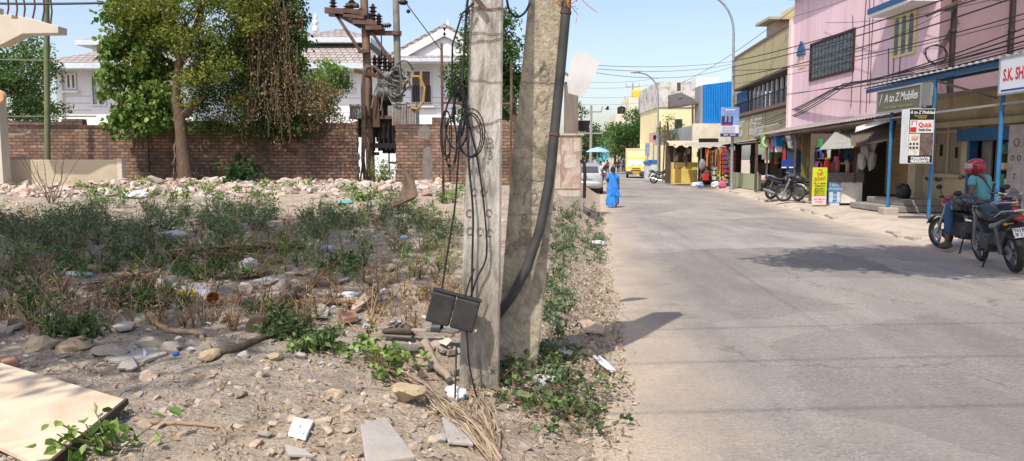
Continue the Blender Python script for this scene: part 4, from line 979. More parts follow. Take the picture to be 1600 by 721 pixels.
log('thick forked log lying across the lot', [(398, 520), (418, 492), (465, 462)], .075, wood, 'log', 'log')
log('straight pale branch beside the thick log', [(452, 480), (505, 476), (560, 473)], .04, woodl)
log('long dark stick at the edge of the shade', [(318, 566), (372, 548), (418, 530)], .035, wood)
log('crooked pale root lying on the dark soil', [(243, 507), (262, 520), (290, 522), (318, 526), (316, 534)], .028, woodl)
log('thin brown stick on the sandy foreground', [(212, 658), (260, 665), (345, 669)], .016, woodl)
log('short upright twig end near the brown stick', [(345, 669), (353, 680), (350, 697)], .012, woodl)
log('grey-brown branch stub leaning under the shoes', [(664, 548), (682, 585), (702, 606)], .036, M('grey_branch', (.33, .26, .2), (.24, .19, .15), scale=9, bump=.006), lift=1.6)
log('thin dry stalk beside the broken plaster sheet', [(590, 455), (577, 475), (552, 492)], .02, woodl)
log('dark twig in front of the creeper', [(1040 - 160, 640), (900, 655), (910, 672)], .012, wood)
# plywood board in the corner
brd = M('plywood_board', (.62, .505, .375), (.56, .45, .33), scale=1.2, rough=.7, dirt=(.36, .25, .15), dscale=2.2, damt=.55)
cs = [GP(-170, 640), GP(-60, 568), GP(205, 610), GP(258, 600), GP(60, 752)]
cs = [cs[0], cs[1], GP(196, 648), GP(66, 745)]; th = .02
tp = [Vector((q.x, q.y, q.z + .09 if i < 3 else q.z + .05)) for i, q in enumerate(cs)]
mb = MB(); mb.add(tp + [p - Vector((0, 0, th)) for p in tp], [[0, 3, 2, 1], [4, 5, 6, 7], [0, 1, 5, 4], [1, 2, 6, 5], [2, 3, 7, 6], [3, 0, 4, 7]])
bd = tag(mb.build('plywood_board', brd, org=tp[0]), 'pale plywood board lying in the near corner of the lot', 'board')
mb = MB(); mb.bar(tp[2] - Vector((-.012, 0, .012)), tp[3] - Vector((-.012, 0, .012)), .02, .035); mb.build('splintered_edge', M('dark_edge', (.08, .06, .045), bump=.01), bd)
# shoes
shoeb = M('brown_leather', (.10, .07, .055), (.06, .045, .035), scale=15, rough=.6, bump=.002)
sole = M('tan_sole', (.36, .29, .22), (.28, .22, .17), scale=10, rough=.8); soled = M('grey_sole', (.12, .11, .10), (.18, .16, .14), scale=12, rough=.8)
def sole_pts(L, W): return [(W * (.30 + .20 * math.sin(PI * (i / 20)) + .12 * math.sin(2 * PI * i / 20 + .5)), L * (i / 20 - .5)) for i in range(21)]
def flipflop(label, px, py, rz, L, W, top, strap, tilt=0, lift=.03, rx=0, stripes=False):
    q = GP(px, py); t = thing('slipper', label, 'slipper', (q.x, q.y, q.z + lift), rz, ry=tilt, rx=rx)
    a = sole_pts(L, W); ring = [(x, y) for x, y in a] + [(-x * .9, y) for x, y in a[::-1]]
    mb = MB(); mb.prism(ring, (0, 0, 0), (1, 0, 0), (0, 1, 0), (0, 0, .022)); mb.build('sole', top, t, local=True, bev=.005)
    if strap:
        mb = MB(); n = 9
        for s in ((.02, .10),) if stripes else ((.05, .09),):
            V = []
            for i in range(n):
                an = PI * i / (n - 1)
                for yy_ in (L * s[0], L * (s[1] + .24)): V.append((W * .5 * math.cos(an), yy_, .015 + .06 * math.sin(an)))
            mb.add(V, [[2 * i, 2 * i + 1, 2 * i + 3, 2 * i + 2] for i in range(n - 1)])
        st = mb.build('strap', strap, t, local=True, smooth=60)
        if stripes:
            mb = MB()
            for k in (.06, .15, .24):
                V = []
                for i in range(n):
                    an = PI * i / (n - 1)
                    for yy_ in (L * k, L * (k + .035)): V.append((W * .503 * math.cos(an), yy_, .017 + .0605 * math.sin(an)))
                mb.add(V, [[2 * i, 2 * i + 1, 2 * i + 3, 2 * i + 2] for i in range(n - 1)])
            mb.build('white_stripe', whitep, st, local=True)
    return t
q = GP(622, 532); t = thing('shoe', 'crushed brown leather shoe on the shoe pile', 'shoe', (q.x, q.y, q.z + .05), R(75))
mb = MB(); prof = [(-.13, .035, .05), (-.1, .05, .075), (-.04, .05, .08), (.03, .052, .06), (.09, .05, .04), (.135, .03, .025)]; n = 10; V = []
for y, w_, h in prof: V += [(w_ * math.cos(2 * PI * j / n), y, h * .5 + h * .62 * math.sin(2 * PI * j / n)) for j in range(n)]
mb.add(V, [[i * n + j, i * n + (j + 1) % n, (i + 1) * n + (j + 1) % n, (i + 1) * n + j] for i in range(5) for j in range(n)] + [list(range(n))[::-1], [5 * n + j for j in range(n)]]); mb.build('upper', shoeb, t, local=True, smooth=60, subd=1)
mb = MB()
for y in (-.05, 0, .05): mb.bx(-.05, .05, y - .012, y + .012, .07, .084)
mb.build('strap', shoeb, t, local=True, bev=.005)
mb = MB(); mb.bx(-.045, .045, -.13, .12, -.02, .0); mb.build('sole', soled, t, local=True, bev=.008)
flipflop('worn grey sandal sole lying below the brown shoe', 634, 552, R(65), .26, .11, soled, None, tilt=.1, lift=.04)
flipflop('tan sandal sole laid over the grey one', 654, 536, R(80), .25, .11, sole, None, tilt=.15, lift=.09)
flipflop('black slipper on top of the shoe pile against the pale pole', 693, 541, R(80), .26, .11, soled, blackp, lift=.11)
flipflop('black slipper with white stripes lying alone in the weeds', 47, 458, R(-62), .30, .15, blackp, blackp, stripes=True, lift=.04, rx=R(12))
slab('torn white paper scrap stuck beside the black slipper', [(684, 553), (702, 545), (706, 552), (698, 562)], .006, M('paper_scrap', (.6, .54, .42)), 'paper', 'litter', lift=.09)
# cup, bags and plastic
q = GP(333, 478); M3 = rot(R(72), 0, R(25)); mb = MB()
mb.lathe([(.045, -.07), (.062, .05), (.064, .07), (.058, .07), (.055, .05), (.04, -.06)], (q.x, q.y, q.z + .06), 20, M3, cap=False); mb.lathe([(0, -.068), (.045, -.068)], (q.x, q.y, q.z + .06), 20, M3, cap=False)
tag(mb.build('clay_cup', M('terracotta', (.42, .19, .07), (.36, .15, .055), rough=.85), org=q, smooth=40), 'orange terracotta cup lying on its side in the dirt', 'cup')
def bag(label, px, py, rad, m, seed, amp=.5, name='plastic_bag', rz=0, freq=2.2):
    q = GP(px, py); rad = [r * .72 for r in rad]; mb = MB(); mb.blob((q.x, q.y, q.z + rad[2] * .6), rad, 3, amp, seed, rot(0, 0, rz), freq)
    return tag(mb.build(name, m, org=q, smooth=25), label, 'litter')
filmm = M('clear_film', (.62, .64, .64), (.5, .52, .52), scale=6, rough=.25, alpha=.55, spec=.6)
t = bag('crumpled white plastic bag with yellow print by the clay cup', 303, 465, (.24, .13, .1), whitep, 4)
mb = MB(); q = GP(303, 465)
for dx, dz, cxx in ((-.06, .06, 0), (.03, .07, 0), (.0, .03, 0)): mb.blob((q.x + dx, q.y - .10, q.z + dz), (.05, .025, .03), 2, .2, 5)
mb.build('yellow_print', M('yellow_print', (.7, .5, .05)), t, smooth=60)
bag('upright crumpled clear plastic sheet on the grey stones', 392, 424, (.17, .1, .13), M('dull_film', (.5, .49, .46), (.4, .39, .37), scale=4, rough=.4), 7)
bag('transparent plastic cover caught on the creeper', 850, 603, (.14, .09, .07), filmm, 11)
bag('crumpled white cloth lying above the curved husk', 545, 464, (.16, .08, .045), whitep, 13)
bag('white plastic scrap tangled in the dry fibre', 712, 618, (.10, .13, .05), whitep, 15, rz=.5)
bag('pale blue plastic bag in the weeds by the tan rock', 510, 392, (.12, .08, .06), M('blueish_plastic', (.45, .55, .68), rough=.4), 17)
bag('small blue wrapper in the weeds', 632, 374, (.08, .06, .05), M('blue_wrapper', (.25, .4, .7), rough=.4), 19)
bag('turquoise plastic scrap near the brick wall', 541, 319, (.2, .1, .08), M('teal_plastic', (.18, .5, .48), rough=.4), 21)
bag('white plastic bag at the foot of the brick wall', 640, 300, (.2, .12, .08), whitep, 23)
bag('pale bag on the rubble heap below the slim tree', 215, 309, (.45, .25, .12), whitep, 25)
bag('purple rag on the rubble heap', 320, 300, (.2, .14, .1), M('purple_cloth', (.14, .06, .3)), 27)
bag('white plastic litter by the road edge weeds', 935, 383, (.22, .16, .08), whitep, 29)
bag('black plastic scrap lying on the frond pile', 412, 388, (.14, .1, .06), blackp, 33)
bag('small green and white packet in the shaded weeds', 372 - 240, 432, (.15, .1, .04), M('packet', (.55, .62, .55), (.2, .35, .3), scale=14, rough=.4), 35)
bag('white paper scrap in the weeds near the striped slipper', 113, 430, (.1, .08, .04), whitep, 37)
bag('blue bottle cap with white tube by the dark stick', 275, 556, (.035, .03, .025), M('cap_blue', (.04, .12, .5), rough=.4), 39, .1, 'bottle_cap')
bag('clear polythene heap among the shaded weeds', 270, 372, (.3, .18, .1), M('dull_film', ()), 45)
bag('bright blue rag half hidden in the weeds', 268, 380, (.12, .08, .06), M('blue_cloth', (.03, .10, .45)), 47)
# palm husks and frond strips
def husk(label, pts, w_, m, name='palm_husk'):
    mb = MB(); V = []; ps = [Vector(p) for p in pts]; n = len(ps)
    for i, p in enumerate(ps):
        f = math.sin(PI * (i + .6) / (n + .2)) * w_; t_ = (ps[min(i + 1, n - 1)] - ps[max(i - 1, 0)]).normalized(); s = t_.cross(Vector((0, 0, 1))).normalized()
        V += [p + s * f + Vector((0, 0, f * .5)), p + s * f * .5 + Vector((0, 0, f * .1)), p, p - s * f * .5 + Vector((0, 0, f * .1)), p - s * f + Vector((0, 0, f * .5))]
    mb.add(V, [[i * 5 + j, i * 5 + j + 1, (i + 1) * 5 + j + 1, (i + 1) * 5 + j] for i in range(n - 1) for j in range(4)])
    o = tag(mb.build(name, m, org=ps[0], smooth=180), label, 'husk'); b = o.modifiers.new('sol', 'SOLIDIFY'); b.thickness = .008; return o
a, b = GP(552, 490), GP(588, 458)
husk('curved pale palm husk standing up from the rubble', [a + Vector((0, 0, .03)), a.lerp(b, .3) + Vector((0, 0, .02)), a.lerp(b, .6) + Vector((.03, 0, .05)), b + Vector((0, -.3, .13)), b + Vector((.01, -.5, .24))], .06, M('husk_pale', (.46, .38, .28), (.36, .29, .21), scale=8))
a, b = GP(606, 336), GP(640, 330)
husk('big dark curled palm sheath among the weeds', [a + Vector((-.1, 0, .05)), a + Vector((.15, 0, .14)), b.lerp(a, .4) + Vector((0, 0, .16)), b + Vector((0, 0, .2)), b + Vector((-.02, .1, .5)), b + Vector((-.12, .1, .75))], .2, M('husk_brown', (.17, .11, .07), (.10, .07, .05), scale=6))
def strips(name, label, segs, m, r=.012, kind=None, n_each=1):
    mb = MB(); o0 = None
    for (x0, y0), (x1, y1), n, spread, zl in segs:
        for i in range(n):
            a = GP(x0 + rnd.gauss(0, spread), y0 + rnd.gauss(0, spread * .5)); b = GP(x1 + rnd.gauss(0, spread), y1 + rnd.gauss(0, spread * .6)); o0 = o0 or a
            k = 7; ps = []
            s = (b - a).cross(Vector((0, 0, 1))).normalized(); bw = rnd.gauss(0, .05) * (b - a).length
            for j in range(k + 1):
                u = j / k; q = a.lerp(b, u) + s * bw * math.sin(PI * u); ps.append(Vector((q.x, q.y, g(q.x, q.y) + .01 + zl * rnd.random() * (.4 + math.sin(PI * u)))))
            ww = r * rnd.uniform(.5, 1.5); V = []
            for p in ps: V += [p + s * ww + Vector((0, 0, ww * rnd.uniform(-.3, .6))), p - s * ww]
            mb.val = rnd.random(); mb.add(V, [[2 * j, 2 * j + 1, 2 * j + 3, 2 * j + 2] for j in range(k)])
    return tag(mb.build(name, m, org=o0), label, 'fronds', kind=kind)
strips('dry_fronds', 'pile of dry palm frond strips across the middle of the lot', [((262, 400), (470, 388), 26, 6, .08), ((300, 395), (420, 408), 18, 7, .06), ((250, 380), (340, 400), 8, 8, .08), ((130, 455), (240, 440), 14, 8, .05), ((200, 440), (215, 410), 4, 5, .06), ((310, 435), (420, 430), 8, 8, .04), ((640, 330), (690, 360), 6, 6, .05), ((455, 370), (445, 345), 4, 5, .08)], dry, .022)
strips('palm_fibre', 'long tan palm fibre strands trailing past the pole foot', [((590, 570), (700, 640), 32, 7, .04), ((680, 625), (775, 725), 36, 8, .04), ((620, 590), (730, 660), 26, 8, .04), ((740, 610), (770, 700), 14, 10, .03)], leafmat('fibre', [(.16, .11, .07), (.26, .19, .12), (.36, .27, .18), (.46, .37, .27)], .9, .1), .0042)
# ground cover that nobody could count
def scatter_px(n, poly_fn):
    out = []
    while len(out) < n:
        r_ = poly_fn()
        if r_ is not None: out.append(r_)
    return out
def chips(name, label, n, fn, smin, smax, m, sub=1):
    V0, F0 = ICO[1]; F0 = np.array(F0); VV, FF, AA = [], [], []; o = 0
    for i in range(n):
        r_ = fn()
        if r_ is None: continue
        x, y, k, val = r_; s = smin * (smax / smin) ** (rnd.random() ** 1.6) * k
        sc = np.array([s, s * rnd.uniform(.5, 1), s * rnd.uniform(.25, .7)])
        q = np.sign(V0) * np.abs(V0) ** .6 * (1 + .25 * nr.standard_normal(V0.shape))
        A = rot(rnd.gauss(0, .4), rnd.gauss(0, .4), rnd.uniform(0, 6.28)); W = (q * sc) @ np.array(A.transposed()) + np.array((x, y, g(x, y) + sc[2] * .3))
        VV.append(W); FF.append(F0 + o); AA += [val] * len(F0); o += len(V0)
    mb = MB(); mb.addnp(np.concatenate(VV), np.concatenate(FF), AA); return tag(mb.build(name, m), label, 'rubble', kind='stuff')
def f_lot():
    y = 3.3 * (22 / 3.3) ** (rnd.random() ** 1.15); x = rnd.uniform(-.78 * y, float(road_l(y)) - .02)
    if x > .2 and rnd.random() < .3: return None
    d = float(vnoise(x * 1.3, y * 1.3, 63))
    if d < .30 + .25 * rnd.random(): return None
    return x, y, .55 + .75 * d, rnd.random()
def f_heap():
    y = rnd.uniform(16.4, 21.2); x = rnd.uniform(-14, P(700, 0, y).x)
    if x > -5 and rnd.random() < .55: return None
    return x, y, 1, rnd.random()
chipm = chipmat('chip_mix', [(.20, .165, .13), (.36, .29, .22), (.44, .355, .265), (.33, .285, .24), (.41, .31, .23), (.50, .44, .36)])
heapm = chipmat('heap_mix', [(.26, .21, .18), (.44, .29, .22), (.54, .43, .35), (.46, .41, .36), (.58, .51, .44), (.36, .29, .25)])
chips('rubble', 'loose stone chips and clods strewn over the dirt lot', 7500, f_lot, .005, .042, chipm)
def f_big():
    px = rnd.uniform(-40, 720); py = 405 + 190 * rnd.random(); q = GP(px, py)
    if float(vnoise(q.x * .9, q.y * .9, 17)) < .42: return None
    return q.x, q.y, 1, rnd.choice([.15, .35, .5, .55, .6, .8])
chips('rubble', 'larger broken clods and concrete pieces half sunk in the shaded dirt', 420, f_big, .03, .11, chipm)
chips('rubble', 'heap of broken pinkish brick rubble along the brick wall', 3000, f_heap, .04, .16, heapm)
def f_road():
    y = 3.2 * (16 / 3.2) ** rnd.random(); u = abs(rnd.gauss(0, .5)); return float(road_l(y)) + u - .1, y, 1, rnd.random()
def f_mid():
    y = 3.4 * (24 / 3.4) ** rnd.random(); return rnd.uniform(float(road_l(y)), float(road_r(y)) + .6), y, 1, rnd.random()
chips('gravel', 'scattered grit lying over the worn roadway', 420, f_mid, .006, .02, chipm)
chips('gravel', 'fine grit and pebbles along the sandy road edge', 900, f_road, .004, .016, chipm)
# weeds
def weeds(label, n, fn, h, leaf, asp, m, per):
    pts, vals, hs = [], [], MB()
    for i in range(n):
        r_ = fn()
        if r_ is None: continue
        x, y, k = r_; z = g(x, y); hh = h * k * rnd.uniform(.4, 1.2); tone = rnd.uniform(-.25, .25); ns = rnd.randint(3, 6)
        for j in range(ns):
            a = rnd.uniform(0, 6.28); sp = rnd.random() * .8 * hh
            tx, ty = math.cos(a) * sp, math.sin(a) * sp; tzz = hh * rnd.uniform(.5, 1)
            hs.val = rnd.random(); hs.tube([(x, y, z - .02), (x + tx * .5, y + ty * .5, z + tzz * .6), (x + tx, y + ty, z + tzz)], [.006, .004, .002], 3, cap=False)
            for q in range(per):
                f = rnd.uniform(.15, 1.05); s = leaf * .6
                pts.append((x + tx * f + rnd.gauss(0, s), y + ty * f + rnd.gauss(0, s), z + tzz * f ** .8 + rnd.gauss(0, s * .5))); vals.append(min(1, max(0, rnd.random() + tone)))
    leaves(hs, pts, leaf, asp, vals=vals); return tag(hs.build('weeds', m), label, 'weeds', kind='stuff')
def w_mid():
    px = rnd.uniform(-60, 715); py = rnd.gauss(352, 30) if rnd.random() < .8 else rnd.uniform(300, 420)
    if py < (322 if px < 420 else 308) or py > 420: return None
    if 150 < px < 330 and py < 318: return None
    if px > 560 and py > 375: return None
    dens = float(vnoise(px * .02, py * .035, 5))
    if dens < .52: return None
    q = GP(px, py); return q.x, q.y, .7 + .6 * dens
weeds('mass of feathery green weeds over the middle of the lot', 520, w_mid, .34, .075, .28, weedm, 12)
cl = [(30, 440, 60, 20), (160, 410, 60, 25), (230, 480, 70, 18), (110, 520, 40, 14), (300, 430, 50, 15), (420, 500, 40, 12), (550, 420, 30, 8), (560, 330, 80, 18), (660, 330, 50, 16), (500, 545, 30, 6), (60, 480, 60, 20), (450, 525, 30, 8)]
def w_near():
    cx, cy, sx_, sy_ = rnd.choice(cl); px = rnd.gauss(cx, sx_ * .6); py = rnd.gauss(cy, sy_ * .6)
    if py > 560: return None
    q = GP(px, py); return q.x, q.y, 1
weeds('low leafy weeds in scattered tufts across the shaded lot', 130, w_near, .2, .06, .45, ground_leaf, 10)
def w_road():
    py = rnd.uniform(318, 500) if rnd.random() < .85 else rnd.uniform(500, 600); a = 862; b = 945 - (py - 320) * .05
    px = rnd.uniform(a, b) if py < 420 else rnd.uniform(852, 895)
    if py > 400 and rnd.random() < .6: return None
    q = GP(px, py)
    if q.x > float(road_l(q.y)): return None
    return q.x, q.y, 1
weeds('sunny roadside weeds between the cabinet and the leaning pole', 190, w_road, .2, .055, .4, weedm, 10)
def w_heap():
    px = rnd.uniform(120, 720); py = rnd.uniform(294, 320); q = GP(px, py); return q.x, q.y, 1
weeds('sparse bright weeds along the rubble heap', 40, w_heap, .3, .09, .4, green2, 10)
def w_dry():
    px = rnd.uniform(-40, 720); py = rnd.uniform(328, 520); q = GP(px, py); return q.x, q.y, rnd.uniform(.5, 1.3)
weeds('dead brown weed stems standing among the green weeds', 420, w_dry, .3, .05, .22, dry, 4)
def w_fine():
    px = rnd.uniform(-40, 715); py = rnd.uniform(326, 440) if px < 480 else rnd.uniform(305, 440); q = GP(px, py); return q.x, q.y, 1
weeds('fine yellow-green grassy weeds thinly spread over the lot', 210, w_fine, .26, .10, .09, green2, 6)
pts, vals = [], []
for i in range(520):
    px = rnd.uniform(-60, 720); py = 310 + 260 * rnd.random() ** 1.2; q = GP(px, py); pts.append((q.x, q.y, q.z + .015)); vals.append(rnd.random())
mb = MB(); leaves(mb, pts, .05, .6, droop=0, up=1.0, vals=vals, six=True); tag(mb.build('litter', leafmat('litter_bits', [(.62, .6, .56), (.5, .48, .45), (.3, .4, .55), (.55, .5, .4), (.66, .66, .66)], .6, .1)), 'pale scraps of paper and plastic scattered across the lot', 'litter', kind='stuff')
# dry leaf litter by the road
pts = []
for i in range(4600):
    y = rnd.uniform(3.6, 11.5) if rnd.random() < .8 else rnd.uniform(3.4, 16)
    x = float(road_l(y)) - abs(rnd.gauss(0, .55)) + .12
    if y < 5.6 and rnd.random() < .45: continue
    pts.append((x, y, g(x, y) + .012 + rnd.random() * .012))
mb = MB(); leaves(mb, pts, .05, .4, droop=0, up=2.0); tag(mb.build('leaf_litter', leafmat('verge_leaf', [(.18, .125, .08), (.29, .22, .15), (.40, .32, .23), (.50, .43, .33)], .9, .1)), 'dry brown fallen leaves between the leaning pole and the road', 'leaf litter', kind='stuff')
pts = []
for i in range(2600):
    y = 3.4 * (12 / 3.4) ** rnd.random(); x = rnd.uniform(-.7 * y, -.1); pts.append((x, y, g(x, y) + .012))
mb = MB(); leaves(mb, pts, .045, .3, droop=0, up=2.0); tag(mb.build('leaf_litter', dry), 'dry straw and leaf scraps strewn across the open lot', 'leaf litter', kind='stuff')
# creeper at the pole foot and small plants in front
def creeper(label, areas, n, leaf, m, asp=.9):
    pts, vals, st = [], [], MB(); o0 = None
    for i in range(n):
        cx, cy, sx_, sy_ = rnd.choice(areas); q = GP(rnd.gauss(cx, sx_), rnd.gauss(cy, sy_)); o0 = o0 or q
        if q.x > float(road_l(q.y)) + .05: continue
        a = rnd.uniform(0, 6.28); L = rnd.uniform(.12, .35); e = Vector((q.x + math.cos(a) * L, q.y + math.sin(a) * L, 0)); hh = rnd.uniform(.03, .16)
        ps = [Vector((q.x + (e.x - q.x) * k / 4, q.y + (e.y - q.y) * k / 4, g(q.x + (e.x - q.x) * k / 4, q.y + (e.y - q.y) * k / 4) + hh * math.sin(.3 + k * .6))) for k in range(5)]
        st.tube(ps, .003, 4, cap=False)
        for k in range(9):
            f = rnd.random() * 3.99; p = ps[int(f)].lerp(ps[int(f) + 1], f % 1); pts.append((p.x + rnd.gauss(0, .02), p.y + rnd.gauss(0, .02), p.z + rnd.uniform(0, .035))); vals.append(rnd.random())
    t = thing('creeper', label, 'creeper', o0); st.build('stem', M('creeper_stem', (.2, .1, .07)), t); mb = MB(); leaves(mb, pts, leaf, asp, droop=.1, vals=vals, up=1.2, six=True); mb.build('leaves', m, t)
creeper('leafy green creeper spreading round the leaning pole foot', [(800, 590, 26, 12), (850, 625, 34, 12), (900, 645, 32, 16), (905, 670, 30, 12), (860, 575, 20, 6)], 88, .042, ground_leaf)
creeper('small round-leaved creeper beside the shoe pile', [(578, 568, 10, 10), (600, 575, 14, 8)], 22, .05, green2)
plant('seedling', 'large-leaved seedling growing beside the plywood board', GP(165, 700), 14, .16, .065, .75, green2, vst, .2, leafy=5)
plant('seedling', 'tiny green sprout near the dark stick end', GP(455, 550), 4, .12, .05, .6, green2, vst, .04, leafy=7)
# ================================================================== shop side
class Fr:
    """a facade: origin at its near end on the ground, s runs away along it, t out towards the road, z up"""
    def __init__(s, o, d):
        s.o = Vector((o[0], o[1], 0)); s.d = Vector((d[0], d[1], 0)).normalized(); s.n = Vector((-s.d.y, s.d.x, 0))
    def p(s, a, t, z): return s.o + s.d * a + s.n * t + Vector((0, 0, z))
    def box(s, mb, a0, a1, t0, t1, z0, z1):
        return mb.hexa([s.p(a0, t1, z0), s.p(a0, t0, z0), s.p(a1, t0, z0), s.p(a1, t1, z0), s.p(a0, t1, z1), s.p(a0, t0, z1), s.p(a1, t0, z1), s.p(a1, t1, z1)])
    def at(s, px, py, t=0):     # where the photo ray meets the plane t in front of the facade -> (s, z)
        d = ray(px, py); o = s.o + s.n * t; k = (o.x * s.n.x + o.y * s.n.y) / (d.x * s.n.x + d.y * s.n.y); q = d * k
        return (q - s.o).dot(s.d), CZ + q.z
    def f4(s, a, t, z): return frame4(s.p(a, t, z), -s.d, (0, 0, 1))
pinkm = M('pink_wall', (.80, .57, .61), (.74, .525, .565), scale=.7, rough=.85, bump=.002, dirt=(.52, .36, .38), dscale=1.4, damt=.6, stretch=(1.4, 1.4, .16))
mauve = M('pink_wall_shade_tint', (.235, .155, .165), (.20, .13, .14), scale=.8, rough=.85, dirt=(.14, .10, .10), damt=.5)  # pink plaster of the end wall with its shade put into the base colour
bluep = M('blue_paint', (.02, .10, .22), (.015, .08, .18), rough=.5)
bluel = M('blue_post', (.03, .17, .36), (.025, .13, .28), scale=6, rough=.45, dirt=(.08, .08, .09), damt=.4)
cream = M('cream_wall', (.58, .50, .32), (.50, .43, .28), scale=1, rough=.85, dirt=(.32, .27, .19), damt=.5)
tin = M('corrugated_tin', (.38, .36, .33), (.25, .23, .21), scale=2, rough=.6, metal=.2, dirt=(.22, .13, .08), damt=.6, dscale=1.6)
tinw = M('tin_white', (.62, .62, .60), (.45, .44, .42), scale=2, rough=.55, dirt=(.28, .22, .17), damt=.5)
black_bar = M('black_iron', (.022, .02, .022), rough=.6)
alu = M('aluminium_bar', (.5, .52, .52), rough=.4, metal=.5)
def corrugated(mb, a, b, c, d, n, amp=.03):
    """sheet a-b (ridge run, corrugations counted along it) to d-c"""
    a, b, c, d = map(Vector, (a, b, c, d)); nn = (b - a).cross(d - a).normalized(); V = []; k = n * 4
    for i in range(k + 1):
        h = nn * amp * math.sin(2 * PI * i / 4 + .4)
        V += [a.lerp(b, i / k) + h, d.lerp(c, i / k) + h, a.lerp(b, i / k) + h - nn * .012, d.lerp(c, i / k) + h - nn * .012]
    Fc = []
    for i in range(k):
        o = i * 4; Fc += [[o, o + 4, o + 5, o + 1], [o + 2, o + 3, o + 7, o + 6], [o + 1, o + 5, o + 7, o + 3], [o, o + 2, o + 6, o + 4]]
    return mb.add(V, Fc)
# ---- pink building
PK = Fr((13.2, 23.9), (-.014, 1)); L1 = PK.at(1237, 150)[0]
t = thing('pink_building', 'tall pink plastered building with grilled window and blue trimmed parapet', 'building', PK.p(0, 0, 0))
mb = MB(); PK.box(mb, .012, L1, -9, 0, 3.0, 9.0); mb.build('wall', pinkm, t)
mb = MB(); PK.box(mb, -.004, .011, -9, .002, 3.0, 9.6); mb.build('side_wall', mauve, t)  # mauve: pink plaster with its shade put into the base colour
mb = MB(); PK.box(mb, -.1, L1 + .05, -.4, .35, 9.002, 9.28); mb.build('parapet_trim', bluep, t)
mb = MB(); PK.box(mb, L1 + .002, L1 + .3, -.6, .12, 2.9, 8.15); mb.build('corner_pilaster', M('pale_pink', (.86, .62, .60), (.8, .56, .55), rough=.8), t)
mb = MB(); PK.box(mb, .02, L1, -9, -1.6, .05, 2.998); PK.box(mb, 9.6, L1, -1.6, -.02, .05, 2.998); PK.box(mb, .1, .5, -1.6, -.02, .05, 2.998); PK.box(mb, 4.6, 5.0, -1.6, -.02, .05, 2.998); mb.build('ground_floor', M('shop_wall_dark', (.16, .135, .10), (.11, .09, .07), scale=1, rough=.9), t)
mb = MB(); PK.box(mb, .0, L1, -1.61, .7, 2.86, 2.995); mb.build('sunshade_slab', M('slab_grey', (.36, .32, .29), rough=.9), t)
a1, zb = PK.at(1267, 124); a0, z2 = PK.at(1333, 107); zt = PK.at(1300, 61)[1]; zb = (zb + z2) / 2
a0, a1 = min(a0, a1), max(a0, a1)
mb = MB(); PK.box(mb, a0, a1, -.1, .012, zb, zt); wn = mb.build('window', glassd, t)
mb = MB(); f_ = .1
PK.box(mb, a0 - f_, a0, .0, .06, zb - f_, zt + f_); PK.box(mb, a1, a1 + f_, .0, .06, zb - f_, zt + f_); PK.box(mb, a0, a1, .0, .06, zb - f_, zb); PK.box(mb, a0, a1, .0, .06, zt, zt + f_); mb.build('frame', M('maroon_frame', (.06, .025, .025)), wn)
mb = MB()
for i in range(1, 12): x = a0 + (a1 - a0) * i / 12; PK.box(mb, x - .010, x + .010, .03, .05, zb, zt)
for i in range(1, 5): z = zb + (zt - zb) * i / 5; PK.box(mb, a0, a1, .032, .052, z - .012, z + .012)
for i in range(12):
    for j in range(5):
        x = a0 + (a1 - a0) * (i + .5) / 12; z = zb + (zt - zb) * (j + .5) / 5
        if (i + j) % 2 == 0: mb.bar(PK.p(x - .14, .04, z - .13), PK.p(x + .14, .04, z + .13), .009); mb.bar(PK.p(x - .14, .04, z + .13), PK.p(x + .14, .04, z - .13), .009)
mb.build('grille', M('grille_grey', (.13, .155, .155), rough=.5), wn)
# niche with pointed blue hood
an, zn = PK.at(1253, 92); mb = MB(); PK.box(mb, an - .36, an + .36, .0, .02, zn - .42, zn + .15); nc = mb.build('niche', M('niche_cream', (.7, .58, .4)), t)
mb = MB(); PK.box(mb, an - .12, an + .12, .02, .03, zn - .4, zn + .1); mb.build('opening', pinkm, nc)
mb = MB(); o = PK.p(an, .0, zn + .151); mb.prism([(-.42, 0), (.42, 0), (.3, .32), (0, .62), (-.3, .32)], o, PK.d, (0, 0, 1), PK.n * .1); mb.build('hood', bluep, nc)
# arched window with hood
a1, zb = PK.at(1396, 90); a0, _ = PK.at(1430, 84); zt = PK.at(1412, 26)[1]
mb = MB(); PK.box(mb, a0 - .06, a1 + .06, -.02, .05, zb - .05, zt + .1); wy = mb.build('window', M('yellow_cream', (.72, .60, .30), (.64, .53, .27), rough=.7), t)
for i in range(3):
    wd_ = (a1 - a0) / 3; c = a0 + wd_ * (i + .5); hw = wd_ * .27; pts = [(-hw, 0), (hw, 0)] + [(hw * math.cos(x), (zt - zb) * .82 + hw * 1.6 * math.sin(x)) for x in np.linspace(0, PI, 9)]
    mb = MB(); mb.prism(pts, PK.p(c, .045, zb + .04), PK.d, (0, 0, 1), PK.n * .014); mb.build('pane', glassd, wy)
a1, z1 = PK.at(1357, 26, .75); a0 = .2; mb = MB()
PK.box(mb, a0, a1, .0, .75, z1 - .05, z1 + .06); mb.build('window_hood', white, t)
mb = MB(); PK.box(mb, a0 - .02, a1 + .02, .0, .79, z1 + .062, z1 + .24); mb.build('hood_trim', bluep, t)
mb = MB(); PK.box(mb, a0 - .02, a0 + .3, .7, .792, z1 - .05, z1 + .061); mb.build('hood_end', pinkm, t)
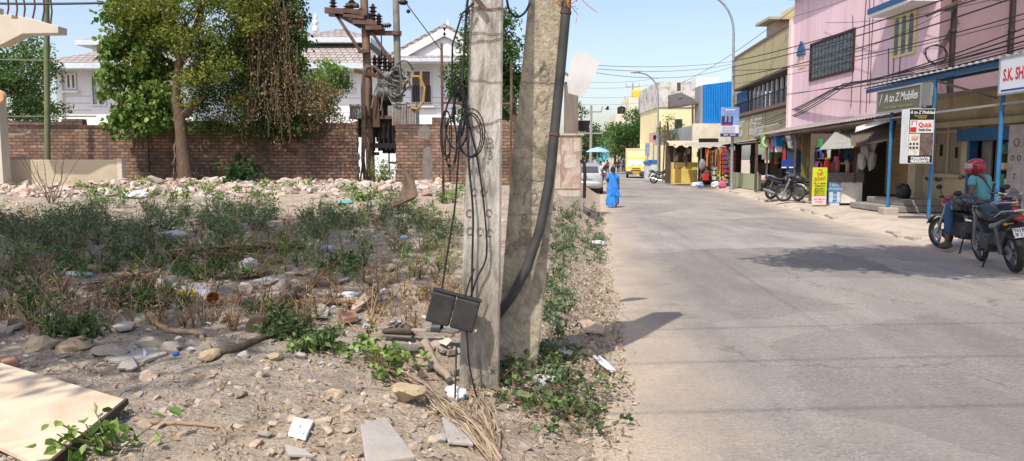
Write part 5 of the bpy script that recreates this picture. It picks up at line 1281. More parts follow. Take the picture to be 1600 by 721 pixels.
for k in range(7):
    a_ = rnd.uniform(1.5, 9.5); mb = MB(); z0 = rnd.uniform(3.1, 4); z9 = rnd.uniform(5.2, 8.9); mb.tube([PK.p(a_, .02, z0), PK.p(a_ + rnd.uniform(-.05, .05), .02, (z0 + z9) / 2), PK.p(a_ + rnd.uniform(-.2, .2), .02, z9)], .012, 4)
    tag(mb.build('wall_cable', cablem, org=PK.p(a_, 0, z0)), 'thin service cable clipped upright on the pink wall', 'cable', 'service cables on the pink wall')
# shade-tinted pink end wall: pipes and ledge
for px, l in ((1488, 'black drain pipe on the shade-tinted end wall beside the pink corner'), (1579, 'black drain pipe on the shade-tinted end wall above the shop name board')):
    q = P(px, 60, 23.75); mb = MB(); mb.tube([(q.x, 23.72, 3.2), (q.x, 23.72, 9.6)], .085, 8)
    for z in (4.2, 5.6, 7): mb.lathe([(.1, -.05), (.11, 0), (.1, .05)], (q.x, 23.72, z), 8)
    tag(mb.build('drain_pipe', M('dark_brown_pipe', (.03, .02, .018), rough=.5), org=(q.x, 23.72, 3.2)), l, 'pipe')
t = thing('bracket_arm', 'steel bracket arm reaching from the drain pipe over the awning', 'bracket', P(1487, 14, 23.6))
mb = MB(); mb.bar(P(1448, 25, 22.9), P(1500, 2, 23.6), .07); mb.bar(P(1473, 16, 23.3), P(1488, 17, 23.6), .05); mb.build('arm', rust, t)
# ---- single-storey beige shop in front
BS = Fr((12.8, 15.5), (0, 1)); BL = 8.35
bei2 = M('old_beige_wall', (.47, .37, .215), (.38, .30, .18), scale=1.3, rough=.9, bump=.004, dirt=(.20, .15, .10), dscale=1.2, damt=.8)
t = thing('shop_building', 'old beige shop house with shuttered window under the blue awning', 'building', BS.p(0, 0, 0))
sa0, sa1 = BS.at(1592, 250)[0], BS.at(1511, 250)[0]      # the open shop front
wa0, wa1 = BS.at(1503, 230)[0], BS.at(1458, 230)[0]; wz0, wz1 = BS.at(1480, 271)[1], BS.at(1480, 192)[1]
mb = MB()
BS.box(mb, sa1, wa0, -.25, 0, .1, 3.5); BS.box(mb, wa1, 8.2, -.25, 0, .1, 3.5); BS.box(mb, wa0, wa1, -.25, 0, .1, wz0); BS.box(mb, wa0, wa1, -.25, 0, wz1, 3.5)
BS.box(mb, sa0, sa1, -.25, 0, 2.55, 3.5); BS.box(mb, -1.5, sa0, -.25, 0, .1, 3.5); mb.build('wall', bei2, t)
mb = MB(); BS.box(mb, -1.5, BL, .0, .14, 2.62, 2.78); mb.build('lintel_beam', M('beige_beam', (.42, .34, .22), (.34, .27, .17), scale=2, rough=.9), t)
mb = MB(); BS.box(mb, -1.5, BL - .3, -4.5, .1, 3.501, 3.62); mb.build('roof_slab', M('roof_grey', (.3, .28, .26)), t)
mb = MB(); BS.box(mb, wa0 + .002, wa1 - .002, -.12, -.06, wz0 + .002, wz1 - .002); w1 = mb.build('window', M('shutter_wood', (.25, .20, .14), (.19, .15, .105), scale=8, stretch=(1, 1, .2), rough=.8), t)
mb = MB(); am = (wa0 + wa1) / 2
for a, b in ((wa0, wa0 + .08), (wa1 - .08, wa1), (am - .06, am + .06)): BS.box(mb, a, b, -.058, -.02, wz0, wz1)
BS.box(mb, wa0 + .08, am - .06, -.058, -.025, wz1 - .3, wz1 - .22); BS.box(mb, am + .06, wa1 - .08, -.058, -.025, wz1 - .3, wz1 - .22); mb.build('frame', M('frame_beige', (.34, .27, .19)), w1)
mb = MB(); BS.box(mb, wa0 + .28, wa0 + .4, -.058, -.04, wz0 + .45, wz0 + .75); BS.box(mb, wa1 - .42, wa1 - .3, -.058, -.04, wz0 + .5, wz0 + .85); mb.build('hole', dark, w1)
mb = MB(); BS.box(mb, wa0 - .1, wa1 + .1, .0, .1, wz0 - .12, wz0 - .03); mb.build('sill', bei2, w1)
for px, py in ((1450, 280), (1465, 281), (1500, 277), (1430, 300)):
    a, z = BS.at(px, py); mb = MB(); mb.prism([(-.2, 0), (0, -.07), (.25, -.03), (.22, .06), (.05, .03), (-.1, .08)], BS.p(a, .002, z), -BS.d, (0, 0, 1), BS.n * .004); mb.build('peeled_patch', M('dark_patch', (.07, .06, .05)), t)
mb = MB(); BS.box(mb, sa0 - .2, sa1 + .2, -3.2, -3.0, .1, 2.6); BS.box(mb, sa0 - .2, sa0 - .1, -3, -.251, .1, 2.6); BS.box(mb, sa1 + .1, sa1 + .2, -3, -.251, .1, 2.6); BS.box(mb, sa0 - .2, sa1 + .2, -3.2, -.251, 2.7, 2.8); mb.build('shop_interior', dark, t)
mb = MB()
for a in (sa0 + .02, sa1 - .14): BS.box(mb, a, a + .12, -.2, .03, .1, 2.55)
BS.box(mb, sa0 - .1, sa1 + .35, -.2, .12, 2.2, 2.548); mb.build('door_frame', bluep, t)
mb = MB(); BS.box(mb, sa1 - .6, sa1 - .16, -.35, -.3, .12, 2.2); mb.build('door', M('door_glassy', (.22, .21, .19), (.15, .14, .13), rough=.3), t)
sh = thing('shop_shelf', 'rack of bright packets inside the blue framed shop', 'shelf', BS.p(sa0 + .5, -.5, .1))
mb = MB()
for z in (.5, .95, 1.4, 1.85): BS.box(mb, sa0 + .2, sa1 - .7, -.7, -.35, z, z + .03)
for a in (sa0 + .2, sa1 - .72): BS.box(mb, a, a + .03, -.7, -.35, .1, 2.2)
mb.build('rack', M('rack_wood', (.22, .17, .1)), sh)
pal = [M('pk_yellow', (.65, .45, .04)), M('pk_red', (.45, .04, .03)), M('pk_green', (.06, .28, .08)), M('pk_blue', (.05, .12, .4)), M('pk_white', (.6, .6, .56)), M('pk_orange', (.6, .2, .03)), M('pk_pink', (.55, .12, .22)), M('pk_purple', (.18, .06, .25)), M('pk_teal', (.05, .3, .3))]
for z in (.53, .98, 1.43, 1.88):
    a = sa0 + .25
    while a < sa1 - .9:
        w_ = rnd.uniform(.1, .3); mb = MB(); BS.box(mb, a, a + w_, -.6, -.36, z, z + rnd.uniform(.15, .34)); mb.build('packet', rnd.choice(pal), sh, bev=.01); a += w_ + .02
mb = MB(); BS.box(mb, sa0 - 1.4, sa0 - .02, .05, .3, .1, 2.55); pl_ = tag(mb.build('pillar', M('poster_pillar', (.42, .38, .36), (.32, .29, .28), scale=3, rough=.9, dirt=(.2, .15, .15), dscale=3, damt=.6), org=BS.p(sa0 - .5, .1, .1)), 'grey shop pillar with faded stencilled marks beside the blue door', 'pillar')
stm = M('stencil', (.12, .07, .08), rough=.9)
for dz, s_ in ((2.1, 'O'), (1.75, 'o o'), (1.3, 'r'), (.85, '@'), (.5, 'e')): text(s_, BS.f4(sa0 - .33, .304, dz), .3, stm, pl_, 'faded_mark')
# awning with the blue corrugated edge
AW = Fr((10.8, 13), (0, 1)); aw1 = AW.at(1350, 139)[0]; az = 3.86
t = thing('awning', 'long blue-edged corrugated awning over the beige shop', 'awning', AW.p(5, 0, 3.8))
mb = MB(); corrugated(mb, AW.p(-2, 0, az + .12), AW.p(aw1, 0, az), AW.p(aw1, -2.3, az + .42), AW.p(-2, -2.3, az + .42), 46, .03); mb.build('sheet', M('blue_sheet', (.06, .10, .17), (.05, .075, .12), rough=.5), t)
mb = MB()
pts = [(-2, .0)]
for i in range(46 * 4 + 1):
    u = i / (46 * 4); pts.append((-2 + (aw1 + 2) * u, .03 + .024 * math.sin(2 * PI * i / 4 + .4) + .12 * (1 - u)))
pts += [(aw1, .0)] + [(-2 + (aw1 + 2) * (1 - i / 12), .12 * i / 12) for i in range(1, 12)]
mb.prism(pts, AW.p(0, .015, az), AW.d, (0, 0, 1), AW.n * .006); mb.build('sheet_edge', tinw, t)
mb = MB(); mb.bar(AW.p(-2, -.1, az + .02), AW.p(aw1, -.1, az - .1), .07, .1); mb.bar(AW.p(-2, -1.6, az + .2), AW.p(aw1 - .3, -1.6, az + .1), .06, .08); mb.build('purlin', bluep, t)
for px in (1388, 1453, 1558):
    q = PX(px, 300, 10.9); mb = MB(); mb.tube([(10.9, q.y, .1), (10.9, q.y, az)], .048, 8); mb.build('post', bluel, t, smooth=60)
mb = MB(); mb.tube([(12.3, 17.3, .1), (12.3, 17.3, az)], .05, 8); mb.build('post', bluel, t, smooth=60)
mb = MB(); mb.bar((10.9, 14, 2.95), (10.9, 23, 2.86), .05); mb.bar((10.9, 19.8, az - .15), (12.8, 20.3, 3.3), .05); mb.build('tie_rail', M('grey_rail', (.3, .29, .27), rough=.5), t)
mb = MB(); mb.tube([(10.9, 20.2, .1), (10.9, 20.2, .3)], .01, 5); q = PX(1388, 335, 10.9)
for k in (1388,): q = PX(k, 330, 10.9); mb = MB(); mb.box((10.9, q.y, .17), (.42, .42, .28)); mb.build('footing', kerbm, t, bev=.03)
# shop name boards
def board(fr, a0, a1, t0, z0, z1, th, m, name, label, frm=None):
    t = thing(name, label, 'sign', fr.p((a0 + a1) / 2, t0, (z0 + z1) / 2)); mb = MB(); fr.box(mb, a0, a1, t0, t0 + th, z0, z1); mb.build('panel', m, t)
    if frm:
        mb = MB(); e = .045
        fr.box(mb, a0 - e, a0, t0 - .01, t0 + th + .015, z0 - e, z1 + e); fr.box(mb, a1, a1 + e, t0 - .01, t0 + th + .015, z0 - e, z1 + e); fr.box(mb, a0, a1, t0 - .01, t0 + th + .015, z0 - e, z0); fr.box(mb, a0, a1, t0 - .01, t0 + th + .015, z1, z1 + e); mb.build('frame', frm, t)
    return t
silver = M('silver_letters', (.62, .62, .60), rough=.4); redl = M('red_letters', (.55, .02, .03), rough=.5); whl = M('white_letters', (.78, .78, .78), rough=.5); ylw = M('yellow_letters', (.55, .45, .05)); blk = M('black_letters', (.02, .02, .02)); bll = M('blue_letters', (.03, .06, .30))
a1, z1 = AW.at(1375, 145, .02); a0, _ = AW.at(1443, 128, .02); z0 = AW.at(1375, 176, .02)[1]
sb = board(AW, a0, a1, .02, z0, z1, .06, M('olive_board', (.125, .12, .085), (.10, .097, .07), scale=1.5, rough=.5), 'shop_sign', 'olive name board with silver script lettering under the blue awning', steel)
w_ = a1 - a0
text('A to Z Mobiles', AW.f4((a0 + a1) / 2 - w_ * .06, .085, z1 - (z1 - z0) * .40), .33, silver, sb, shear=.25, bold=.004, sx=w_ * .80 / 2.12)
text('/', AW.f4(a1 - w_ * .08, .085, z1 - (z1 - z0) * .42), .42, silver, sb, 'lettering', shear=.1)
text('▪ ▬ ▪ ▬▬ ▪ ▬ ▪ ▬ ▬', AW.f4((a0 + a1) / 2, .085, z0 + (z1 - z0) * .2), .2, M('dull_yellow_marks', (.26, .24, .07)), sb, 'small_lettering', sx=.75)
ae = AW.at(1458, 128, .02)[0]; mb = MB(); AW.box(mb, ae, a0 - .05, .02, .08, z0 + .02, z1 + .03); mb.build('end_panel', M('end_grey', (.20, .21, .19), (.16, .165, .15)), sb)
# hanging light-box sign facing down the street
sy = 19.25; xa, xb = P(1419, 210, sy).x, P(1459, 210, sy).x; z1, z0 = P(1430, 170, sy).z, P(1430, 256, sy).z
t = thing('box_sign', 'hanging black and white light box sign with red phone picture', 'sign', ((xa + xb) / 2, sy + .2, z0))
mb = MB(); mb.bx(xa, xb, sy, sy + .36, z0, z1); mb.build('casing', M('lightbox_white', (.74, .76, .76), rough=.5), t)
H = z1 - z0; W = xb - xa; yf = sy - .004
def fp(m, u0, u1, v0, v1, name, par=t, k=0): mb = MB(); mb.bx(xa + W * u0, xa + W * u1, yf - .004 * (k + 1), yf - .004 * k + .002 * (k == 0), z1 - H * v1, z1 - H * v0); return mb.build(name, m, par)
fp(M('sign_black', (.022, .02, .024), rough=.4), .02, .98, .01, .985, 'face')
fp(M('sign_white', (.66, .65, .66), rough=.4), .05, .97, .205, .44, 'white_panel', k=1)
fp(M('sign_pale', (.70, .68, .62), (.4, .36, .33), scale=9), .03, .46, .455, .85, 'photo_panel', k=1)
fp(M('sign_dark_photo', (.05, .04, .04), (.2, .14, .13), scale=7), .48, .97, .455, .85, 'photo_panel', k=1)
fp(redl, .06, .30, .34, .425, 'red_phone', k=2); fp(redl, .10, .31, .22, .30, 'red_phone', k=2); fp(M('phone_face', (.75, .7, .7)), .14, .28, .235, .33, 'phone_face', k=3)
def ft(s, u, v, size, m, k=2, **kw): return text(s, frame4((xa + W * u, yf - .004 * (k + 1), z1 - H * v), *FRONT), size, m, t, **kw)
ft('A to Z Mobiles', .5, .07, .115, whl, sx=.85, shear=.2, bold=.002)
ft('▬▬▬▬▬▬▬▬', .45, .13, .05, ylw, sx=.8); ft('▬▬▬▬▬▬', .5, .165, .045, ylw, sx=.8)
ft('Quick', .63, .295, .16, redl, sx=.82, bold=.004); ft('Mobile Zone', .63, .385, .075, blk, sx=.8, bold=.002)
ft('7200079778', .5, .905, .095, whl, sx=1.02, bold=.003); ft('9840309873', .5, .96, .095, whl, sx=1.02, bold=.003)
for i in range(6): u, v = .1 + .13 * (i % 3), .64 + .07 * (i // 3); mb = MB(); mb.lathe([(.0, 0), (.03, 0), (.03, .004), (0, .004)], (xa + W * u, yf - .009, z1 - H * v), 8, rot(PI / 2)); mb.build('round_icon', blk, t)
mb = MB(); mb.blob((xa + W * .25, yf - .012, z1 - H * .53), (.09, .006, .06), 2, .2, 3); mb.build('hand_picture', M('skin_print', (.55, .36, .25)), t, smooth=60)
# red-lettered board at the frame edge
a1, z1 = AW.at(1568, 96, -.02); z0 = AW.at(1568, 146, -.02)[1]
sb = board(AW, a1 - 3.2, a1, -.02, z0, z1 + .05, .05, M('board_white', (.62, .65, .68), (.56, .59, .62), scale=1, rough=.5), 'shop_sign', 'white name board with red lettering beneath the blue awning', steel)
text('S.K. SHA', AW.f4(a1 - .10, .034, (z0 + z1) / 2 + .02), .36, redl, sb, bold=.008, align='LEFT', sx=.62)
mb = MB(); AW.box(mb, a1 - 3.1, a1 - .05, .03, .034, z0 + .03, z0 + .07); mb.build('blue_line', bll, sb)
# left part of that shop: brown curtained bay, steps, things on them
t = thing('shop_steps', 'grey concrete shop steps beside the blue post', 'steps', (11.8, 23.4, .14))
mb = MB(); mb.bx(11.0, 13.0, 22.2, 24.7, .14, .32); mb.bx(11.5, 13.0, 22.3, 24.6, .322, .5); mb.build('step', M('step_grey', (.27, .245, .22), (.2, .185, .17), scale=3, rough=.95, dirt=(.4, .34, .27), damt=.4), t, bev=.02)
t = thing('roller_shutter', 'tan closed shop shutter behind the steps', 'shutter', (13.1, 25, .5))
mb = MB(); corrugated(mb, (13.05, 24.16, .5), (13.05, 24.16, 2.9), (13.05, 26.6, 2.9), (13.05, 26.6, .5), 14, .012); mb.build('slats', M('tan_shutter', (.34, .235, .10), (.27, .185, .08), scale=2, rough=.7), t)
q = P(1411, 306, 23.2); mb = MB(); mb.blob((q.x, 23.2, .70), (.20, .2, .26), 3, .45, 71, None, 2.6); tag(mb.build('sack', M('black_sack', (.02, .02, .024), rough=.5), org=(q.x, 23.2, .5), smooth=50), 'full black sack standing on the shop steps', 'sack')
mb = MB(); mb.bx(12.55, 13.1, 23.72, 24.15, .14, 2.9); tag(mb.build('pillar', M('plaster_pillar', (.5, .43, .31), (.38, .32, .22), scale=4, rough=.9, dirt=(.3, .17, .07), damt=.7), org=(12.8, 23.9, .14), bev=.02), 'flaking plaster pillar between the steps and shuttered window', 'pillar')
for i, (px, py, s) in enumerate(((1352, 232, .42), (1362, 250, .36), (1347, 252, .3), (1364, 223, .3))):
    q = P(px, py, 25.2); mb = MB(); mb.blob(q, (.13, .12, s * .95), 3, .45, 80 + i, None, 2.8); tag(mb.build('plastic_bag', M('bag_white', (.38, .37, .34), (.28, .27, .25), scale=5, rough=.5), org=q, smooth=40), 'white bag bundle hanging under the brown fringe awning', 'bag', 'white bags hung beside the kiosk')
# kiosk with grey canopy
t = thing('kiosk', 'white street kiosk with grey counter top and glass sweet jars', 'kiosk', (11.2, 26, .14))
ky = 26.0; kx = lambda px: P(px, 300, ky).x; kz = lambda py: P(1310, py, ky).z
mb = MB(); mb.bx(kx(1312), kx(1347), ky, ky + .9, .2, kz(285)); mb.build('cabinet', M('kiosk_white', (.72, .70, .66), (.64, .62, .58), scale=2, dirt=(.3, .22, .15), damt=.5), t)
mb = MB(); mb.bx(kx(1293), kx(1348), ky - .06, ky + 1.0, kz(284.5), kz(270)); mb.build('counter_top', M('counter_grey', (.16, .15, .14), (.12, .115, .11), scale=3, rough=.5), t)
mb = MB(); mb.bx(kx(1293), kx(1312) - .01, ky - .1, ky - .06, .18, kz(285)); bd = mb.build('display_panel', M('panel_blue', (.04, .16, .36), (.06, .22, .46), scale=4), t)
for v0, v1, u0, u1 in ((318, 326, .1, .9), (300, 316, .05, .35), (300, 316, .68, .95)): mb = MB(); a = kx(1293); b = kx(1312); mb.bx(a + (b - a) * u0, a + (b - a) * u1, ky - .104, ky - .1, kz(v1), kz(v0)); mb.build('white_print', M('print_white', (.6, .68, .75), (.3, .45, .62), scale=18), bd)
for v, s_, sz in ((289, 'ஆவின்', .16), (295, 'பாலகம்', .13), (305, 'பால்', .13), (311, 'நெய்', .12), (318, 'தயிர்', .12)): text(s_, frame4(((kx(1293) + kx(1311)) / 2, ky - .106, kz(v)), *FRONT), sz, whl, bd)
mb = MB(); mb.bar((kx(1333), ky - .08, .9), (kx(1334), ky - .08, 2.7), .05); mb.build('corner_post', rust, t)
for i, px in enumerate((1297, 1304, 1311, 1320, 1327, 1338, 1343)):
    jar = thing('sweet_jar' if i % 2 else 'snack_box', ['red plastic jar standing on the kiosk counter', 'brown snack box on the kiosk counter', 'pink packet jar on the kiosk counter', 'dark glass jar on the kiosk counter', 'pale cane tray on the kiosk counter', 'maroon tin on the kiosk counter', 'white tin at the counter end'][i], 'jar', (kx(px), ky + .3, kz(270)))
    h = [.45, .3, .5, .28, .4, .3, .4][i]; mb = MB()
    if i % 2 == 0: mb.lathe([(.1, 0), (.12, .03), (.12, h * .8), (.08, h * .9), (.08, h)], (0, 0, 0), 10)
    else: mb.bx(-.09, .09, -.09, .09, 0, h)
    mb.build('body', [pal[1], M('jb', (.2, .12, .06)), pal[6], dark, M('jc', (.5, .4, .28)), M('jm', (.2, .05, .05)), pal[4]][i], jar, local=True, smooth=40)
    mb = MB(); mb.lathe([(.085, h + .001), (.09, h + .05), (0, h + .055)], (0, 0, 0), 10); mb.build('lid', pal[(i * 3) % 9], jar, local=True)
mb = MB(); mb.bx(kx(1285), kx(1345), ky + 1.1, ky + 1.2, .2, 2.6)
for z in (1.3, 1.7, 2.1): mb.bx(kx(1290), kx(1345), ky + .8, ky + 1.1, z, z + .03)
mb.build('back_shelf', M('kiosk_shelf', (.12, .09, .07)), t)
for i in range(26):
    px = rnd.uniform(1288, 1343); z = rnd.choice((1.33, 1.73, 2.13)); h = rnd.uniform(.15, .32); mb = MB(); mb.bx(kx(px) - .06, kx(px) + .06, ky + .82, ky + 1.0, z, z + h); mb.build('goods', rnd.choice(pal[1:8] + [dark, dark]), t)
t = thing('kiosk_canopy', 'grey tin canopy sloping over the white kiosk', 'canopy', (11.2, 25.6, 2.5))
mb = MB(); pts = [P(1280, 234, 25.4), P(1334, 231, 25.0), P(1327, 205, 27), P(1304, 207, 27)]; corrugated(mb, *pts, 8, .006); mb.build('sheet', M('canopy_grey', (.30, .30, .27), (.23, .23, .21), scale=3, rough=.7), t)
mb = MB(); mb.add([P(1334, 231, 25.0), P(1327, 205, 27), P(1345, 210, 26), P(1346, 228, 25.6)], [[0, 1, 2, 3]]); mb.build('side_sheet', M('canopy_grey', ()), t)
t = thing('fringe_awning', 'brown pleated cloth awning hanging beside the kiosk canopy', 'awning', (11.2, 24, 2.6))
mb = MB(); corrugated(mb, P(1331, 231, 25.2), P(1396, 218, 22.6), P(1400, 188, 23.6), P(1329, 203, 26.4), 16, .045); mb.build('cloth', M('brown_cloth', (.15, .115, .09), (.10, .08, .065), scale=3, rough=.9), t)
t = thing('tin_roof', 'rusty corrugated tin lean-to roof along the pink building', 'roof', (11.6, 30, 2.9))
mb = MB(); corrugated(mb, (11.4, 23.2, 3.02), (11.4, 36.2, 2.78), (13.15, 36.2, 3.2), (13.15, 23.2, 3.35), 60, .02); mb.build('sheet', tin, t)
mb = MB(); mb.bar((11.45, 23.2, 2.93), (11.45, 36, 2.69), .06, .09)
for y in (26.8, 31, 35.8): mb.bar((11.5, y, .15), (11.5, y, 2.75), .07)
mb.build('frame', rust, t)
mb = MB(); pts = [P(1338, 199, 24.8), P(1394, 183, 22.9), P(1390, 190, 22.7), P(1336, 207, 24.6)]; corrugated(mb, *pts, 20, .02); tag(mb.build('tin_sheet', tinw, org=pts[0]), 'bright loose tin sheet lapped on the lean-to roof', 'sheet')
# shop under the roof: boards, door
q0, q1 = P(1228, 232, 31.5), P(1279, 225, 31.5); t = thing('notice_board', 'weathered white board hung below the tin roof', 'board', (q0 + q1) / 2)
mb = MB(); mb.prism([(P(a, b, 31.5).x, P(a, b, 31.5).z) for a, b in ((1228, 213), (1272, 208), (1280, 228), (1232, 232))], (0, 31.5, 0), (1, 0, 0), (0, 0, 1), (0, .04, 0)); mb.build('panel', M('old_white_board', (.40, .40, .38), (.27, .27, .26), scale=6, rough=.7, dirt=(.12, .12, .13), dscale=7, damt=.7), t)
for i, s_ in enumerate(('கலைச் செல்வி', 'ஸ்டோர்ஸ்')): text(s_, frame4(P(1254, 217 + 8 * i, 31.46), *FRONT), .2, bll, t, sx=.9)
mb = MB()
for px, py in ((1247, 245), ): q = P(px, py, 31.6); mb.bx(q.x - .45, q.x + .45, 31.6, 31.64, P(0, 279, 31.6).z, P(0, 235, 31.6).z)
t = tag(mb.build('poster', M('poster_dark', (.03, .06, .14)), org=P(1240, 255, 31.6)), 'dark blue poster panel behind the parked bikes', 'poster')
mb = MB(); mb.bx(P(1231, 0, 31.5).x, P(1251, 0, 31.5).x, 31.58, 31.596, P(0, 264, 31.5).z, P(0, 250, 31.5).z); mb.build('blue_print', M('pb', (.02, .06, .30)), t); mb = MB(); mb.bx(P(1231, 0, 31.5).x, P(1250, 0, 31.5).x, 31.565, 31.579, P(0, 263, 31.5).z, P(0, 261, 31.5).z); mb.build('white_print', whl, t)
mb = MB(); mb.bx(P(1262, 0, 31).x, P(1277, 0, 31).x, 31, 31.1, .15, 2.7); tag(mb.build('curtain', M('olive_curtain', (.22, .19, .07), (.14, .12, .05), scale=6, stretch=(1, 1, .1)), org=P(1270, 280, 31)), 'olive striped curtain in the doorway behind the yellow banner', 'curtain')
for i in range(22):
    y = rnd.uniform(28.5, 35.2); q = Vector((rnd.uniform(11.55, 12.2), y, rnd.uniform(1.5, 2.55))); w_ = rnd.uniform(.12, .3); h_ = rnd.uniform(.25, .8); mb = MB()
    mb.box(q, (.06, w_, h_), rot(rnd.uniform(-.08, .08), 0, rnd.uniform(-.3, .3))); mb.bar(q + Vector((0, 0, h_ / 2 - .02)), (q.x, q.y, 2.8), .012)
    tag(mb.build('hanging_packet', rnd.choice(pal + [dark, M('pk_tan', (.36, .26, .15)), M('pk_grey', (.3, .3, .3))]), org=q), 'small packet hung under the rusty lean-to roof', 'goods', 'packets hung under the lean-to roof')
for i in range(12):
    y = rnd.uniform(27.5, 35); h_ = rnd.uniform(.3, .9); x = rnd.uniform(12.2, 12.9); mb = MB(); mb.bx(x - .3, x + .3, y - .3, y + .3, .15, .15 + h_); mb.bx(x - .31, x + .31, y - .31, y + .31, .15 + h_ * .5, .17 + h_ * .5)
    tag(mb.build('crate', rnd.choice([M('carton', (.30, .21, .12), (.24, .17, .1)), M('crate_blue', (.05, .12, .25)), M('crate_red', (.25, .05, .04)), M('crate_dark', (.07, .055, .045))]), org=(x, y, .15), bev=.015), 'carton or crate stacked on the floor under the lean-to roof', 'crate', 'crates under the lean-to roof')
# yellow banner
by = 25.6; q0, q1 = P(1268, 328, by), P(1293, 262, by); t = thing('banner_stand', 'yellow standing banner with red and black lettering beside the kiosk', 'banner', (q0.x, by, .14))
mb = MB(); mb.bx(q0.x, q1.x, by, by + .04, .15, q1.z); mb.build('panel', M('banner_yellow', (.56, .60, .03), (.50, .54, .03), scale=1, rough=.5), t)
mb = MB(); mb.bx(q0.x, q1.x, by - .006, by - .002, .17, .47); mb.build('pink_band', M('banner_pink', (.72, .58, .62)), t)
cx = (q0.x + q1.x) / 2; h_ = q1.z
for i, (v, s_, sz, m_) in enumerate(((.06, '▬▬▬', .05, blk), (.17, 'ரசி', .16, redl), (.30, 'நர்சரி', .15, redl), (.42, 'வீட்டு மனை', .075, blk), (.49, 'பிரிண்டிங்', .075, blk), (.56, 'ஜெராக்ஸ்', .075, blk), (.62, 'பத்திரிக்கை', .07, blk), (.68, 'விளம்பரம்', .075, blk), (.74, 'பேனர் கார்டு', .07, blk), (.84, 'Cell: 9884 54', .085, redl), (.91, '944 88 6', .085, redl))): text(s_, frame4((cx, by - .008, .15 + (h_ - .15) * (1 - v)), *FRONT), sz, m_, t, sx=.85)
# ---- olive building
OB = Fr((14.2, 36.15), (.08, 1)); L2 = OB.at(1147, 115, .9)[0]
oliv = M('olive_wall', (.47, .41, .235), (.40, .35, .20), scale=1, rough=.85, dirt=(.25, .21, .14), damt=.6, dscale=1.4, stretch=(1.4, 1.4, .2))
t = thing('olive_building', 'olive fronted building with long open balcony of white bars', 'building', OB.p(0, 0, 0))
mb = MB(); OB.box(mb, 0, L2, -.2, .9, 6.2, 8.1); mb.build('parapet', oliv, t)
mb = MB(); OB.box(mb, 0, L2, -.25, .94, 8.102, 8.25); OB.box(mb, 0, L2, .1, 1.0, 4.32, 4.5); mb.build('coping', M('brown_coping', (.20, .13, .10), rough=.8), t)
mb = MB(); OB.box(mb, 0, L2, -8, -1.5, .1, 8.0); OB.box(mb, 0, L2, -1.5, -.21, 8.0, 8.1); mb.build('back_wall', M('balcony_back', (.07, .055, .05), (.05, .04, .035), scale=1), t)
mb = MB(); OB.box(mb, 0, L2, -1.5, .9, 6.08, 6.198); OB.box(mb, 0, L2, -1.49, .9, 4.2, 4.318); mb.build('floor_slab', M('slab_brown', (.12, .09, .075)), t)
mb = MB(); OB.box(mb, 0, L2, .75, .9, 2.7, 4.198); mb.build('sign_band', M('sign_olive', (.37, .345, .20), (.32, .30, .175), scale=1.5, rough=.8, dirt=(.25, .22, .14)), t)
for i in range(14): a = L2 * (i + .5) / 14; mb = MB(); OB.box(mb, a - .17, a + .17, .25, .35, 4.6, 6.0); mb.build('pillar', M('white_bar', (.55, .56, .58), (.4, .41, .43), scale=3), t)
mb = MB()
for i in range(60): a = L2 * (i + .5) / 60; mb.bar(OB.p(a, .82, 4.5), OB.p(a, .82, 5.2), .025)
mb.bar(OB.p(0, .82, 5.2), OB.p(L2, .82, 5.2), .05); mb.build('railing', M('dark_rail', (.03, .035, .05)), t)
mb = MB(); OB.box(mb, L2 - 3.2, L2 - .3, .7, .74, 4.5, 5.9); mb.build('blue_sheet', M('balcony_blue', (.03, .10, .28), (.02, .05, .12), scale=2), t)
mb = MB(); OB.box(mb, 0, L2, .3, .5, 2.58, 2.7); 
for i in range(4): a = L2 * (.02 + .98 * i / 3.02); OB.box(mb, a, a + .22, .3, .7, .1, 2.58)
mb.build('shop_pillar', M('shop_pillar', (.25, .2, .13)), t)
mb = MB()
for a in (L2 * .38, L2 * .66, L2 * .985): OB.box(mb, a - .04, a + .04, .9, .93, 2.75, 4.19)
mb.build('band_strip', M('band_strip', (.24, .17, .09)), t)
sg = M('sign_letter_white', (.62, .64, .58), rough=.6)
for u, rows in ((.83, ('நயினார்', 'கடை')), (.53, ('செல்வம்', 'ஸ்டோர்ஸ்'))):
    for i, s_ in enumerate(rows): text(s_, OB.f4(L2 * u, .93, 3.86 - .55 * i), .62, sg, t, 'lettering', bold=.012, sx=.95)
mb = MB(); mb.bar(OB.p(L2 * .05, 1.0, 3.5), OB.p(L2 * .33, 1.6, 3.3), .06); mb.bar(OB.p(L2 * .05, 1.0, 3.5), OB.p(L2 * .3, 1.0, 2.9), .05); mb.build('bracket', M('bracket_pale', (.45, .45, .4)), t)
q = OB.p(L2 * .52, -1, 8.2); mb = MB(); mb.box(q + Vector((.6, 0, .9)), (1.9, 2.6, 1.9)); rm = mb.build('roof_room', M('roof_room', (.62, .54, .30), (.55, .48, .27), rough=.8), t)
mb = MB(); mb.box(q + Vector((-.8, .4, 1.2)), (1.8, 2.4, .14)); mb.box(q + Vector((-.7, .4, .4)), (1.0, 1.4, 1.4)); mb.build('canopy_slab', M('canopy_slab', (.42, .37, .25)), rm)
mb = MB(); mb.bar(q + Vector((.6, -1.35, 1.0)), q + Vector((.5, -1.35, 2.4)), .05); mb.tube([q + Vector((.5 + .35 * math.cos(a), -1.35, 2.2 + .3 * math.sin(a))) for a in np.linspace(0, 5, 10)], .025, 5); mb.build('antenna', rust, rm)
